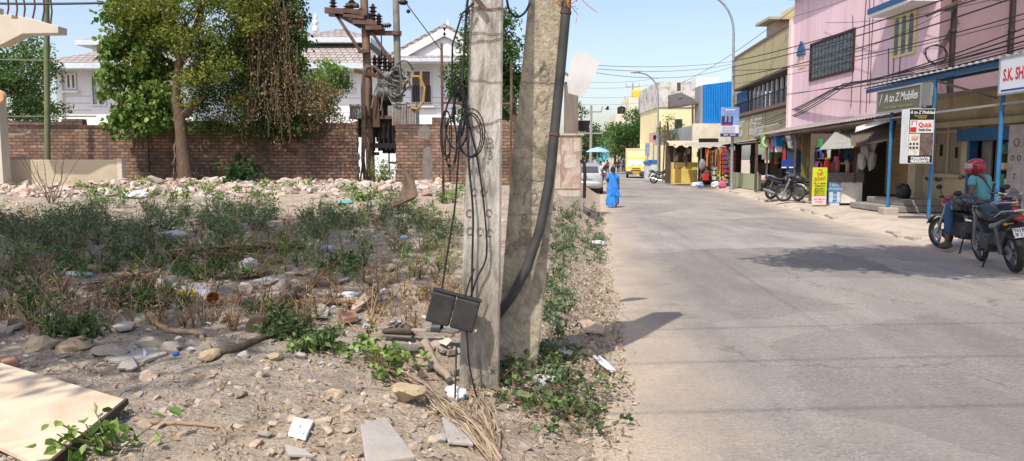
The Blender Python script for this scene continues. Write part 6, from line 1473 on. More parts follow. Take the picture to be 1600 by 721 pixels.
# olive shop front at street level: awning, counter wall, posts, goods
t = thing('shop_awning', 'sagging grey sheet awning along the olive building', 'awning', OB.p(6, 2, 2.7))
mb = MB(); corrugated(mb, OB.p(-.4, 2.6, 2.62), OB.p(L2, 2.4, 2.5), OB.p(L2, .91, 2.75), OB.p(-.4, .91, 2.9), 40, .02); mb.build('sheet', M('awning_grey', (.40, .37, .32), (.29, .26, .23), scale=2, rough=.8, dirt=(.2, .15, .1)), t)
for a in (.3, L2 * .42, L2 * .95): mb = MB(); mb.bar(OB.p(a, 2.5, .15), OB.p(a, 2.5, 2.5), .08); mb.build('post', M('awning_post', (.10, .09, .085)), t)
mb = MB(); OB.box(mb, 1.2, L2 * .62, 2.0, 2.15, .15, .95); tag(mb.build('low_wall', M('pale_green_wall', (.40, .44, .27), (.34, .37, .23), scale=2, rough=.85), org=OB.p(4, 2, .15), bev=.01), 'pale green low wall in front of the dark open shop', 'wall')
for i in range(34):
    a = L2 * rnd.uniform(.62, .99); q = OB.p(a, rnd.uniform(2.55, 2.95), 0); n = rnd.randint(3, 6); mb = MB(); mm = rnd.choice(pal)
    for k in range(n): z = .5 + k * .3 + rnd.uniform(-.04, .04); mb.bx(q.x - .1, q.x + .1, q.y - .13, q.y + .13, z, z + .22)
    mb.bar(q + Vector((0, 0, .3)), q + Vector((0, 0, 2.5)), .012)
    tag(mb.build('hanging_packets', mm, org=q), 'string of coloured packets hanging at the far end of the olive shop', 'goods', 'packet strings at the olive shop')
for i in range(8):
    a = L2 * rnd.uniform(.1, .6); q = OB.p(a, .75, 0); z = rnd.uniform(.4, 1.6); mb = MB(); mb.bx(q.x - .25, q.x + .25, q.y - .3, q.y + .3, z, z + rnd.uniform(.3, .6)); tag(mb.build('crate', M('crate_dark', (.07, .055, .045), (.045, .035, .03)), org=q, bev=.02), 'dark crate stacked inside the open olive shop', 'crate', 'crates in the olive shop')
# small signs hung there
q = P(1199.5, 221, 34.5); t = thing('hanging_sign', 'small green and white emblem sign on a rusty post', 'sign', q)
mb = MB(); s_ = .33; mb.prism([(-s_, -.26), (-.1, -.3), (.1, -.3), (s_, -.26), (s_ * .9, 0), (s_, .26), (.1, .3), (-.1, .3), (-s_, .26), (-s_ * .9, 0)], q, (1, 0, 0), (0, 0, 1), (0, .05, 0)); mb.build('panel', M('emblem_green', (.14, .36, .06)), t)
mb = MB(); mb.prism([(.26 * math.cos(a), .26 * math.sin(a)) for a in np.linspace(0, 6.0, 18)], q + Vector((0, -.006, 0)), (1, 0, 0), (0, 0, 1), (0, .004, 0)); mb.build('ring', M('emblem_white', (.6, .66, .5)), t)
mb = MB(); mb.prism([(.18 * math.cos(a), .18 * math.sin(a)) for a in np.linspace(0, 6.0, 18)], q + Vector((0, -.012, 0)), (1, 0, 0), (0, 0, 1), (0, .004, 0)); mb.build('emblem', M('emblem_dark', (.05, .2, .05)), t)
mb = MB(); mb.prism([(-.05, -.24), (.05, -.24), (.07, .08), (0, .14), (-.07, .08)], q + Vector((0, -.018, 0)), (1, 0, 0), (0, 0, 1), (0, .004, 0)); mb.build('emblem', M('emblem_pink', (.65, .35, .3)), t)
mb = MB(); mb.bar((q.x + .02, q.y + .08, .15), (q.x + .02, q.y + .08, q.z), .07); mb.build('post', rust, t)
q = P(1217, 219, 33.5); t = thing('box_sign', 'small blue box sign hung beside the green emblem', 'sign', q); mb = MB(); mb.box(q, (.36, .3, .5)); mb.build('casing', M('box_blue', (.01, .20, .48)), t); text('7', frame4(q + Vector((.08, -.155, 0)), *FRONT), .22, whl, t, shear=.2)
mb = MB(); mb.box(q + Vector((0, 0, -.40)), (.3, .05, .26)); mb.build('hanging_card', whl, t)
# advertising board on the street lamp
ay = 39.6; x0, x1 = P(1131, 0, ay).x, P(1160, 0, ay).x; z0, z1 = P(0, 214, ay).z, P(0, 168, ay).z
t = thing('advert_board', 'blue and white building advert board tied to the lamp post', 'sign', ((x0 + x1) / 2, ay, z0))
mb = MB(); mb.bx(x0, x1, ay, ay + .03, z0, z1); mb.build('panel', M('advert_blue', (.12, .20, .48), (.25, .36, .65), scale=1.4, rough=.5), t)
def ad(m, u0, u1, v0, v1, nm, k=1): mb = MB(); mb.bx(x0 + (x1 - x0) * u0, x0 + (x1 - x0) * u1, ay - .004 * k, ay - .004 * k + .0035, z1 - (z1 - z0) * v1, z1 - (z1 - z0) * v0); mb.build(nm, m, t)
ad(M('advert_white', (.66, .68, .74)), .0, 1, .60, .88, 'white_panel'); ad(M('advert_navy', (.03, .04, .16)), 0, 1, .88, 1, 'navy_band'); ad(M('advert_navy', ()), .04, .66, .3, .62, 'building_picture', 2); ad(M('advert_tower', (.35, .38, .5), (.10, .12, .2), scale=4), .22, .32, .12, .5, 'building_picture', 3); ad(M('advert_tower', ()), .42, .55, .16, .5, 'building_picture', 3); ad(M('advert_red', (.5, .06, .1)), .06, .6, .575, .6, 'red_line', 3)
text('▬▬▬▬▬', frame4(((x0 + x1) / 2, ay - .01, z1 - .12), *FRONT), .14, whl, t, sx=.7); text('9003 · 83030', frame4(((x0 + x1) / 2, ay - .01, z0 + .09), *FRONT), .13, whl, t, sx=.9)
for v in (.66, .72, .78, .83): ad(M('advert_print', (.25, .26, .45)), .06, .8, v, v + .02, 'fine_print', 3)
# ---- street lamps
def lamp(label, px_base, Y, px_top, z_arm, arm_px, r=.09):
    b = P(px_base, 300, Y); t = thing('street_lamp', label, 'street lamp', (b.x, Y, .1)); e = P(arm_px, 0, Y).x; L = b.x - e
    xt = P(px_top, 100, Y).x
    mb = MB(); mb.tube([(b.x, Y, .05), (b.x + (xt - b.x) * .5, Y, z_arm * .45), (xt, Y, z_arm * .8)], [r, r * .85, r * .7], 10)
    mb.build('pole', steel, t, smooth=60)
    mb = MB(); mb.tube([(xt, Y, z_arm * .8)] + [(xt - L * .8 * (1 - math.cos(a)) , Y, z_arm * .8 + z_arm * .19 * math.sin(a)) for a in np.linspace(.2, PI / 2, 8)] + [(e + .3, Y, z_arm * .995)], [r * .68] * 9 + [r * .5], 8); mb.build('arm', steel, t, smooth=60)
    mb = MB(); mb.blob((e + .1, Y, z_arm * .995), (.42, .14, .09), 2, .0); mb.build('lamp_head', M('lamp_head', (.5, .52, .53), rough=.4), t, smooth=60)
    mb = MB(); mb.blob((e + .05, Y, z_arm * .995 - .06), (.26, .1, .06), 2, .0); mb.build('lens', M('lamp_lens', (.7, .7, .68), rough=.2), t, smooth=60)
    return t
lamp('tall curved street lamp holding the blue advert board', 1143, 40, 1145, 10.25, 1088)
lamp('smaller curved street lamp beyond the cream building', 1028, 56, 1029, 8.05, 992, .085)
# ---- blue-clad building and its neighbours
t = thing('blue_clad_building', 'building clad in bright blue metal sheet with lean-to roof', 'building', (14, 52, .1))
bY = 52.0; B = lambda px, py, dy=0: P(px, py, bY) + Vector((0, dy, 0))
mb = MB(); corrugated(mb, B(1098, 193), B(1146, 192), B(1146, 127), B(1098, 133), 13, .03); mb.build('blue_cladding', M('blue_cladding', (.015, .21, .58), (.012, .18, .5), scale=.8, rough=.4), t)
mb = MB(); mb.bx(B(1098, 0).x, B(1200, 0).x, bY + .05, bY + 1.6, 3, B(0, 134).z); mb.build('core', M('core_grey', (.3, .29, .27)), t)
mb = MB(); mb.bx(B(1086, 0).x, B(1146, 0).x, bY - .3, bY + .04, B(0, 222).z, B(0, 193.5).z); mb.build('white_wall', M('cream_white', (.72, .66, .52), (.66, .6, .47), scale=2, dirt=(.4, .35, .3), damt=.5), t)
mb = MB(); mb.hexa([B(1058, 224, 8), B(1088, 222, 0), B(1090, 222, 0), B(1066, 224, 8), B(1058, 203, 8), B(1086, 195, 0), B(1090, 195, 0), B(1066, 203, 8)]); mb.build('side_panel', M('side_grey', (.34, .35, .34), (.26, .27, .27), scale=1), t)
mb = MB(); corrugated(mb, B(1060, 165, 3), B(1077, 137, 7), B(1102, 130, 7.5), B(1099, 160, .3), 12, .03); mb.build('lean_to_roof', M('dark_tin', (.07, .065, .06), (.10, .09, .085), rough=.7), t)
mb = MB(); mb.bar(B(1058, 165, 2.8), B(1099, 160, .2), .12); mb.bar(B(1058, 165, 2.8), B(1077, 137, 6.8), .1); mb.bar(B(1085, 195, .5), B(1085, 162, .5), .12); mb.build('roof_beam', rust, t)
mb = MB(); mb.box(B(1119, 124, 3), (1.6, 1.4, .75)); mb.build('roof_tank', white, t)
mb = MB(); mb.bar(B(1081, 134, 4), B(1081, 120, 4), .22); mb.build('chimney_pipe', rust, t)
t = thing('cream_building', 'tall cream building with black rain-stained parapet', 'building', (14, 62, .1))
cY = 62.0; C_ = lambda px, py, dy=0: P(px, py, cY) + Vector((0, dy, 0))
mb = MB(); mb.bx(C_(1033, 0).x, C_(1112, 0).x, cY, cY + 9, .1, C_(0, 168).z); mb.build('wall', M('cream_yellow', (.80, .70, .42), (.74, .64, .38), scale=1, rough=.8), t)
mb = MB(); mb.bx(C_(1031, 0).x, C_(1112, 0).x, cY - .1, cY + 9, C_(0, 167.8).z, C_(0, 128).z); mb.build('parapet', M('stained_white', (.62, .60, .55), (.52, .50, .46), scale=3, rough=.9, dirt=(.06, .06, .055), dscale=1.1, damt=.85), t)
q = P(1053, 200, 58); mb = MB(); mb.box(P(1060, 197, 58), (.5, .5, 1.0)); tag(mb.build('meter_box', M('grey_box', (.2, .2, .2)), org=P(1060, 197, 58), bev=.03), 'grey box fixed by the side panel of the blue building', 'box')
# yellow brown shacks
t = thing('yellow_shop', 'little yellow counter shop with torn cloth awning', 'shop', (11.6, 49, .1))
sY = 49.0; S = lambda px, py, dy=0: P(px, py, sY) + Vector((0, dy, 0))
mb = MB(); mb.bx(S(1055, 0).x, S(1096, 0).x, sY, sY + .3, .1, S(0, 254).z); mb.build('counter', M('yellow_wall', (.66, .50, .12), (.58, .44, .11), scale=2, dirt=(.35, .25, .1), damt=.5), t)
mb = MB(); mb.bx(S(1060, 0).x, S(1070, 0).x, sY - .02, sY - .002, .2, S(0, 262).z); mb.build('counter_door', M('ochre_door', (.3, .19, .05)), t)
mb = MB(); mb.bx(S(1055, 0).x, S(1098, 0).x, sY + 2, sY + 2.2, .1, 2.6); mb.build('back_wall', M('shack_wall', (.10, .075, .05), (.06, .045, .035), scale=3), t)
for px in (1054, 1072, 1092): mb = MB(); mb.bar(S(px, 262), S(px, 226), .1); mb.build('post', wood, t)
mb = MB(); V = []
for i in range(13):
    u = i / 12; px = 1048 + 52 * u; V += [S(px, 229 + 3 * math.sin(i * 1.7), -.8), S(px, 224, .6), S(px + 3, 219, 2)]
mb.add(V, [[i * 3 + j, i * 3 + j + 1, i * 3 + 4 + j, i * 3 + 3 + j] for i in range(12) for j in range(2)]); mb.build('awning', M('cloth_cream', (.55, .46, .30), (.42, .35, .24), scale=4, rough=.9), t)
for i in range(16): q = S(rnd.uniform(1057, 1095), rnd.uniform(235, 250), rnd.uniform(.2, 1.5)); mb = MB(); mb.box(q, (.16, .16, .35)); mb.build('goods', rnd.choice([dark, wood, pal[4], M('jb', ())]), t)
t = thing('bangle_shop', 'dark open shop crowded with red and tan hanging goods', 'shop', (12.2, 44, .1))
gY = 45.0; Q = lambda px, py, dy=0: P(px, py, gY) + Vector((0, dy, 0))
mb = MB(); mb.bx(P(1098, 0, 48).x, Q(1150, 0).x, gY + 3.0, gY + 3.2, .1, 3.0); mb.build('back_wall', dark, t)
mb = MB(); V = []
for i in range(15):
    u = i / 14; px = 1084 + 72 * u; V += [Q(px, 232 - 3 * u + 1.5 * math.sin(i * 2.1), -.7), Q(px, 228 - 4 * u, 1), Q(px + 2, 221, 3)]
mb.add(V, [[i * 3 + j, i * 3 + j + 1, i * 3 + 4 + j, i * 3 + 3 + j] for i in range(14) for j in range(2)]); mb.build('awning', M('cloth_grey', (.42, .38, .32), (.30, .27, .23), scale=3, rough=.9), t)
for px in (1090, 1122): mb = MB(); mb.bar(Q(px, 300, -.8), Q(px, 231, -.8), .09); mb.build('post', M('awning_post', ()), t)
for i in range(44):
    px = rnd.uniform(1094, 1142); top = rnd.uniform(232, 242); c_ = rnd.choice([M('tan_strap', (.38, .22, .09)), M('tan_strap', ()), pal[1], pal[6], M('tan_dark', (.16, .09, .05)), dark, pal[5]]) if px < 1118 else rnd.choice([pal[1], pal[1], pal[6], pal[7], pal[2], pal[0], dark])
    mb = MB(); dy = rnd.uniform(-1.5, -.5); a = Q(px, top, dy); L = rnd.uniform(.5, 1.2) if px < 1118 else rnd.uniform(.9, 1.9)
    if px < 1118: mb.bar(a, a - Vector((rnd.uniform(-.05, .05), 0, L)), .07, .03)
    else:
        for k in range(int(L / .22)): mb.box(a - Vector((0, 0, k * .24)), (.22, .06, .17))
    tag(mb.build('hanging_goods', c_, org=a), 'string of bright goods hanging in the crowded dark shop', 'goods', 'goods hung in the crowded shop')
mb = MB(); mb.blob(Q(1091, 258, -.9), (.19, .17, .34), 3, .3, 5); tag(mb.build('sack', M('grey_sack', (.26, .25, .26)), org=Q(1091, 258, -.9), smooth=50), 'grey sack hung at the post of the crowded shop', 'sack')
for i, (px, py, mm, l) in enumerate(((1086, 294, whitep, 'white bundle on the pavement before the seated woman'), (1094, 293, M('bundle_blue', (.3, .4, .6)), 'pale blue bundle on the pavement before the seated woman'), (1117, 288, pal[4], 'white basket beside the seated woman'), (1129, 284, pal[6], 'pink round basket on the shop floor'))):
    q = P(px, py, 42.5); mb = MB(); mb.blob((q.x, 42.5, .26), (.22, .2, .13 + .04 * i), 3, .5, 90 + i, None, 2.6); tag(mb.build('bundle', mm, org=(q.x, 42.5, .15), smooth=40), l, 'bundle')
# a wall of odds and ends between 1040 and 1056
for i, px in enumerate((1031, 1036, 1040, 1044)): mb = MB(); q = P(px, 262, 55); mb.bar((q.x, 55, .1), (q.x + rnd.uniform(-.1, .1), 55, P(px, 190 + 6 * (i % 2), 55).z), .09); tag(mb.build('timber_pole', rust, org=(q.x, 55, .1)), 'rust-brown upright pole in the bundle by the far lamp', 'pole', 'brown poles by the far lamp')
tree('tree', 'small young tree before the cream building', (P(1052, 270, 56).x, 56, .1), 3, P(1052, 215, 56), (1.25, 1.2, 1.5), 26, [bark, green2], .16, 55, .07, clr=.5)
q = P(1022, 205, 58); t = thing('round_sign', 'small pink poster sign on a pole by the far lamp', 'sign', (q.x, 58, .1)); mb = MB(); mb.bar((q.x, 58.05, .1), (q.x, 58.05, P(0, 208, 58).z), .08); mb.build('pole', steel, t); mb = MB(); mb.bx(P(1018, 0, 58).x, P(1028, 0, 58).x, 58, 58.04, P(0, 223, 58).z, P(0, 208, 58).z); mb.build('panel', M('pink_poster', (.6, .3, .32)), t); mb = MB(); mb.blob(P(1023, 215, 57.98), (.13, .03, .2), 2, .0); mb.build('portrait', blk, t)
t = thing('poster_board', 'tall narrow blue poster on a pole beside the truck', 'sign', (P(1015, 0, 60).x, 60, .1)); mb = MB(); mb.bx(P(1012, 0, 60).x, P(1019, 0, 60).x, 60, 60.05, P(0, 244, 60).z, P(0, 224, 60).z); mb.build('panel', M('poster_blue', (.06, .12, .3), (.4, .45, .55), scale=2), t); mb = MB(); mb.bar((P(1016.5, 0, 60).x, 60.1, .1), (P(1016.5, 0, 60).x, 60.1, P(0, 224, 60).z), .09); mb.build('pole', M('yellow_pole', (.5, .42, .1)), t)
for i, (x0, x1, y0, y1, mm, l) in enumerate(((1020, 1033, 254, 280, M('cart_white', (.62, .66, .64), (.45, .5, .5), scale=3), 'white display cart with blue top by the parked bike'), (1013, 1020, 256, 280, M('cart_pale', (.5, .53, .55)), 'narrow pale display stand beside the yellow truck'))):
    t = thing('display_cart', l, 'cart', (P(x0, 0, 56.5).x, 56.5, .1)); mb = MB(); mb.bx(P(x0, 0, 56.5).x, P(x1, 0, 56.5).x, 56.5, 57.2, .2, P(0, y0, 56.5).z); mb.build('body', mm, t, bev=.02); mb = MB(); mb.bx(P(x0 - 1, 0, 56.5).x, P(x1 + 1, 0, 56.5).x, 56.4, 57.3, P(0, y0, 56.5).z + .002, P(0, y0 - 4, 56.5).z); mb.build('top', M('cart_blue', (.03, .16, .5)), t)
# ---- far end of the street
t = thing('far_building', 'distant cream building with a yellow water tank', 'building', (P(985, 0, 110).x, 110, .0)); D = lambda px, py: P(px, py, 110)
mb = MB(); mb.bx(D(985).x if 0 else D(985, 0).x, D(1010, 0).x, 110, 118, 0, D(0, 153).z); mb.bx(D(965, 0).x, D(986, 0).x, 110.5, 118, 0, D(0, 178).z); mb.build('wall', M('far_cream', (.72, .68, .52)), t); mb = MB(); mb.lathe([(.9, 0), (1, .2), (1, 1.2), (.6, 1.5), (.2, 1.6)], D(1001, 154) + Vector((0, 2, 0)), 12); mb.build('water_tank', M('tank_yellow', (.75, .5, .08)), t, smooth=40); mb = MB()
mb.bx(D(993, 0).x, D(998, 0).x, 109.95, 109.99, D(0, 182).z, D(0, 172).z); mb.bx(D(970, 0).x, D(974, 0).x, 110.45, 110.49, D(0, 198).z, D(0, 190).z); mb.build('window', glassd, t)
mb = MB(); mb.lathe([(.6, 0), (.6, 1.0), (.2, 1.2)], D(974, 178) + Vector((0, 2, 0)), 10); mb.build('water_tank', blk, t)
t = thing('far_building', 'distant mauve tower-like block behind the street tree', 'building', (P(1017, 0, 100).x, 100, 0)); mb = MB(); mb.bx(P(1012, 0, 100).x, P(1030, 0, 100).x, 100, 106, 0, P(0, 148, 100).z); mb.build('wall', M('far_mauve', (.42, .33, .50)), t); mb = MB(); mb.bx(P(1013, 0, 100).x, P(1018, 0, 100).x, 99.6, 99.9, 0, P(0, 152, 100).z); mb.build('pier', M('far_mauve2', (.52, .42, .58)), t)
t = thing('far_building', 'distant turquoise house at the end of the street', 'building', (P(950, 0, 150).x, 150, 0)); mb = MB(); mb.bx(P(941, 0, 150).x, P(964, 0, 150).x, 150, 158, 0, P(0, 214, 150).z); mb.build('wall', M('far_teal', (.10, .42, .48), (.14, .5, .55), scale=.3), t); mb = MB()
for k in range(4): mb.bx(P(943 + 5 * k, 0, 150).x, P(946 + 5 * k, 0, 150).x, 149.9, 149.96, P(0, 232, 150).z, P(0, 224, 150).z)
mb.build('window', glassd, t)
t = thing('far_building', 'distant grey house row closing the left side of the street', 'building', (P(915, 0, 130).x, 130, 0)); mb = MB(); mb.bx(P(880, 0, 130).x, P(925, 0, 130).x, 130, 140, 0, P(0, 222, 130).z); mb.build('wall', M('far_grey', (.42, .40, .37)), t)
t = thing('far_building', 'distant brown low row behind the yellow truck', 'building', (P(1000, 0, 95).x, 95, 0)); mb = MB(); mb.bx(P(985, 0, 95).x, P(1045, 0, 95).x, 95, 102, 0, P(0, 226, 95).z); mb.build('wall', M('far_brown', (.25, .2, .17), (.35, .3, .25), scale=1), t)
tree('tree', 'wide street tree spreading over the road behind the truck', (P(985, 0, 86).x, 86, 0), 8, P(993, 212, 86), (4.4, 4, 2.6), 60, [bark, green1], .3, 60, .25, clr=1.25)
tree('tree', 'lower branches of a spreading tree above the far traffic', (P(962, 0, 105).x, 105, 0), 8, P(966, 218, 105), (3.2, 3, 2.2), 34, [bark, green2], .34, 50, .22, clr=1.2)
tree('tree', 'roadside tree behind the silver car', (P(917, 0, 78).x, 78, 0), 6, P(919, 226, 78), (1.8, 2, 2.3), 34, [bark, green1], .26, 55, .16, clr=.9)
tree('tree', 'distant tree at the very end of the street', (P(938, 0, 170).x, 170, 0), 8, P(935, 226, 170), (4, 3, 3), 28, [bark, green3], .5, 40, .25, clr=1.8)
for px, Y, top, l in ((923, 72, 165, 'far concrete pole with two cross arms on the left roadside'), (987, 120, 130, 'far slim pole rising above the distant cream building')):
    q = P(px, 250, Y); t = thing('electric_pole', l, 'pole', (q.x, Y, 0)); zt_ = P(px, top, Y).z; mb = MB(); mb.tube([(q.x, Y, 0), (q.x, Y, zt_)], [.16, .11], 8); mb.build('shaft', M('far_pole', (.30, .29, .28)), t)
    for dz, w_ in ((.6, 1.9), (2.6, 2.2)): mb = MB(); mb.bar((q.x - w_ / 2, Y, zt_ - dz), (q.x + w_ / 2, Y, zt_ - dz), .12); [mb.tube([(q.x + s * w_ / 2, Y, zt_ - dz), (q.x + s * w_ * .55, Y, zt_ - dz + .5)], .06, 5) for s in (-1, 1)]; mb.build('cross_arm', M('far_pole', ()), t)
q = P(929, 242, 60); t = thing('umbrella_stall', 'pale blue umbrella stall beyond the silver car', 'stall', (P(932, 0, 62).x, 62, 0)); mb = MB(); u = P(934, 233, 62); mb.lathe([(1.0, -.25), (.6, .0), (.05, .15)], u, 12); mb.build('canopy', M('umbrella_blue', (.32, .45, .62)), t); mb = MB(); mb.bar((u.x, u.y, 0), u, .05); mb.build('pole', steel, t); mb = MB(); mb.box((u.x, u.y, .45), (1.3, .8, .8)); mb.build('cart', M('cart_dark', (.1, .08, .08)), t)
# crow on the wires
q = P(949, 171, 40); t = thing('crow', 'black crow in flight below the street wires', 'bird', q); t.scale = (.6, .6, .6); mb = MB(); mb.blob((0, 0, 0), (.16, .08, .07), 2, .0); mb.blob((-.16, 0, .05), (.06, .05, .05), 1, 0); mb.bar((-.2, 0, .05), (-.27, 0, .04), .02); mb.hexa([(.1, -.02, 0), (.1, .02, 0), (.34, .05, -.02), (.34, -.05, -.02), (.1, -.02, .02), (.1, .02, .02), (.34, .05, 0), (.34, -.05, 0)])
for s in (-1, 1): mb.hexa([(-.1, s * .04, .02), (.1, s * .04, .02), (.12, s * .2, .2), (-.02, s * .3, .26), (-.1, s * .04, .04), (.1, s * .04, .04), (.12, s * .2, .215), (-.02, s * .3, .27)])
mb.build('body', blk, t, local=True)
# ---- overhead wires
ends = [(120, 12.0, 16, 5.6), (110, 12.3, 17, 5.2), (105, 12.4, 15.5, 5.9), (132, 12.2, 16, 5.0), (150, 12.5, 18, 4.5), (158, 12.2, 17, 4.55), (96, 12.5, 15, 6.3)]
LA = P(1144, 110, 40)
for i, (py, x1, y1, z1) in enumerate(ends):
    a = P(1144, py, 40); wire(a, (x1, y1, z1), rnd.uniform(.1, .5), rnd.choice([.011, .016, .021]), 'black service wire strung from the lamp post past the pink building', cablem, 'wires before the pink building')
for i in range(5):
    a = PK.p(rnd.uniform(5, 7), .4, 4.5 + rnd.uniform(-.1, .1)); wire(a, (12.6, 16 + i * .5, 4.4 + .15 * i), .15, .02, 'black wire fanning from the pink wall hook', cablem, 'wires from the pink wall hook')
    wire(a, OB.p(3 + i, 1.2, 3.4 + .1 * i), .2, .02, 'black wire falling from the pink wall hook to the tin roof', cablem, 'wires from the pink wall hook')
for i in range(6):
    a = PK.p(rnd.uniform(1, 11), .4, rnd.uniform(4.5, 9)); b = PK.p(rnd.uniform(0, 4), .9, rnd.uniform(4, 9)); wire(a, (12.4, rnd.uniform(14, 22), rnd.uniform(5, 9.5)), .3, .009, 'slanting thin wire crossing the pink wall', cablem, 'thin wires across the pink wall')
mb = MB(); 
for k in range(3): mb.tube([P(1462 + 18 * math.cos(a) * rnd.uniform(.8, 1.1), 85 + 16 * math.sin(a) * rnd.uniform(.8, 1.1), 20.6) for a in np.linspace(0, 6.3, 18)], .014, 4)
tag(mb.build('wire_coil', cablem, org=P(1462, 85, 20.6)), 'loose coil of wire hanging at the pink building corner', 'wire')
fw = M('far_wire', (.18, .19, .2))
for py, s_, Y in ((100, .3, 48), (104, .5, 48), (96, .2, 50)): wire(P(902, py + 5, 30), P(1146, py, Y), s_, .012, 'thin wire crossing the sky above the road', fw, 'wires across the road')
for py, Y in ((152, 70), (163, 72), (137, 66), (128, 64)): wire(P(905, py, Y), P(1032, py - 6, Y), .2, .014, 'distant wire crossing the far street', fw, 'distant wires over the street')
wire(P(1060, 132, 60), P(1243, 12, 36), .3, .016, 'long wire rising from the blue building to the pink parapet', fw, 'wires across the road')
for i in range(3): wire((-17, .2 + i * .9, 7.6 + .3 * i), (17, 1.2 + i * 1.3, 8.4 + .2 * i), .5, .011, 'thin wire strung high across the road beside the viewpoint', cablem, 'wires across the road near the viewpoint')
wire((1.1, 3.5, 6.6), (P(905, 60, 30).x, 30, 8.4), .3, .006, 'thin wire running high along the left roadside', cablem)
wire(P(617, -40, 23.4), (.0, 5.4, 4.15), .3, .006, 'stay wire from the transformer pole to the concrete poles', cablem, 'transformer stay wires'); 
mb = MB(); a, b = P(626, -6, 22), P(690, 80, 22); mb.tube([a, b], .015, 5); mb.blob(P(630, 4, 22), (.14, .1, .08), 2, 0); mb.blob(P(638, 18, 22), (.06, .06, .06), 2, 0); tag(mb.build('stay_wire', cablem, org=a), 'slanting stay wire with black strain insulator', 'wire')
wire(P(-40, 5, 19), P(160, 5, 19), .02, .03, 'thick dark cable crossing above the beige stair', cablem)
# ================================================================== vehicles
tyrem = M('tyre', (.02, .02, .02), (.035, .034, .032), rough=.85, dirt=(.12, .10, .08), damt=.5, dscale=5)
rimm = M('alloy', (.25, .26, .27), rough=.4, metal=.7); chrome = M('chrome', (.6, .6, .6), rough=.18, metal=.9)
redlamp = M('red_lamp', (.35, .012, .015), rough=.2, spec=.6); clearl = M('clear_lamp', (.6, .62, .62), rough=.1, spec=.7); platew = M('plate_white', (.70, .70, .68), rough=.4)
engm = M('engine_grey', (.06, .06, .06), (.11, .11, .11), scale=12, rough=.5, metal=.4); seatm = M('seat_vinyl', (.03, .032, .04), rough=.55)
def torus(mb, c, Rr, r, n=22, m=8, ax='x', sq=1):
    V = []; c = Vector(c)
    for i in range(n):
        a = 2 * PI * i / n
        for j in range(m):
            b = 2 * PI * j / m; rr = Rr + r * math.cos(b); h = r * sq * math.sin(b)
            V.append(c + (Vector((h, rr * math.cos(a), rr * math.sin(a)))))
    return mb.add(V, [[i * m + j, i * m + (j + 1) % m, ((i + 1) % n) * m + (j + 1) % m, ((i + 1) % n) * m + j] for i in range(n) for j in range(m)])
def wheel(t, y, R_, w_, spokes=5, x=0):
    mb = MB(); torus(mb, (x, y, R_), R_ - w_, w_, 26, 8, sq=.95); ty = mb.build('wheel', tyrem, t, local=True, smooth=60)
    mb = MB(); torus(mb, (x, y, R_), R_ - w_ * 1.9, .014, 22, 6, sq=1.8)
    for k in range(spokes): a = 2 * PI * k / spokes; mb.bar((x, y, R_), (x, y + (R_ - w_ * 1.9) * math.cos(a), R_ + (R_ - w_ * 1.9) * math.sin(a)), .05, .03, up=(1, 0, 0))
    mb.lathe([(.05, -.06), (.05, .06)], (x, y, R_), 12, rot(0, PI / 2)); mb.build('rim', rimm, ty, local=True, smooth=40)
    mb = MB(); mb.lathe([(.11, -.005), (.11, .005)], (x - .07, y, R_), 16, rot(0, PI / 2)); mb.build('brake_disc', steel, ty, local=True)
def loft(mb, secs, n=10, flat=1):
    V = []
    for y, z, w_, h in secs: V += [(w_ * math.copysign(abs(math.cos(2 * PI * j / n)) ** flat, math.cos(2 * PI * j / n)), y, z + h * math.copysign(abs(math.sin(2 * PI * j / n)) ** flat, math.sin(2 * PI * j / n))) for j in range(n)]
    k = len(secs); return mb.add(V, [[i * n + j, i * n + (j + 1) % n, (i + 1) * n + (j + 1) % n, (i + 1) * n + j] for i in range(k - 1) for j in range(n)] + [list(range(n))[::-1], [(k - 1) * n + j for j in range(n)]])
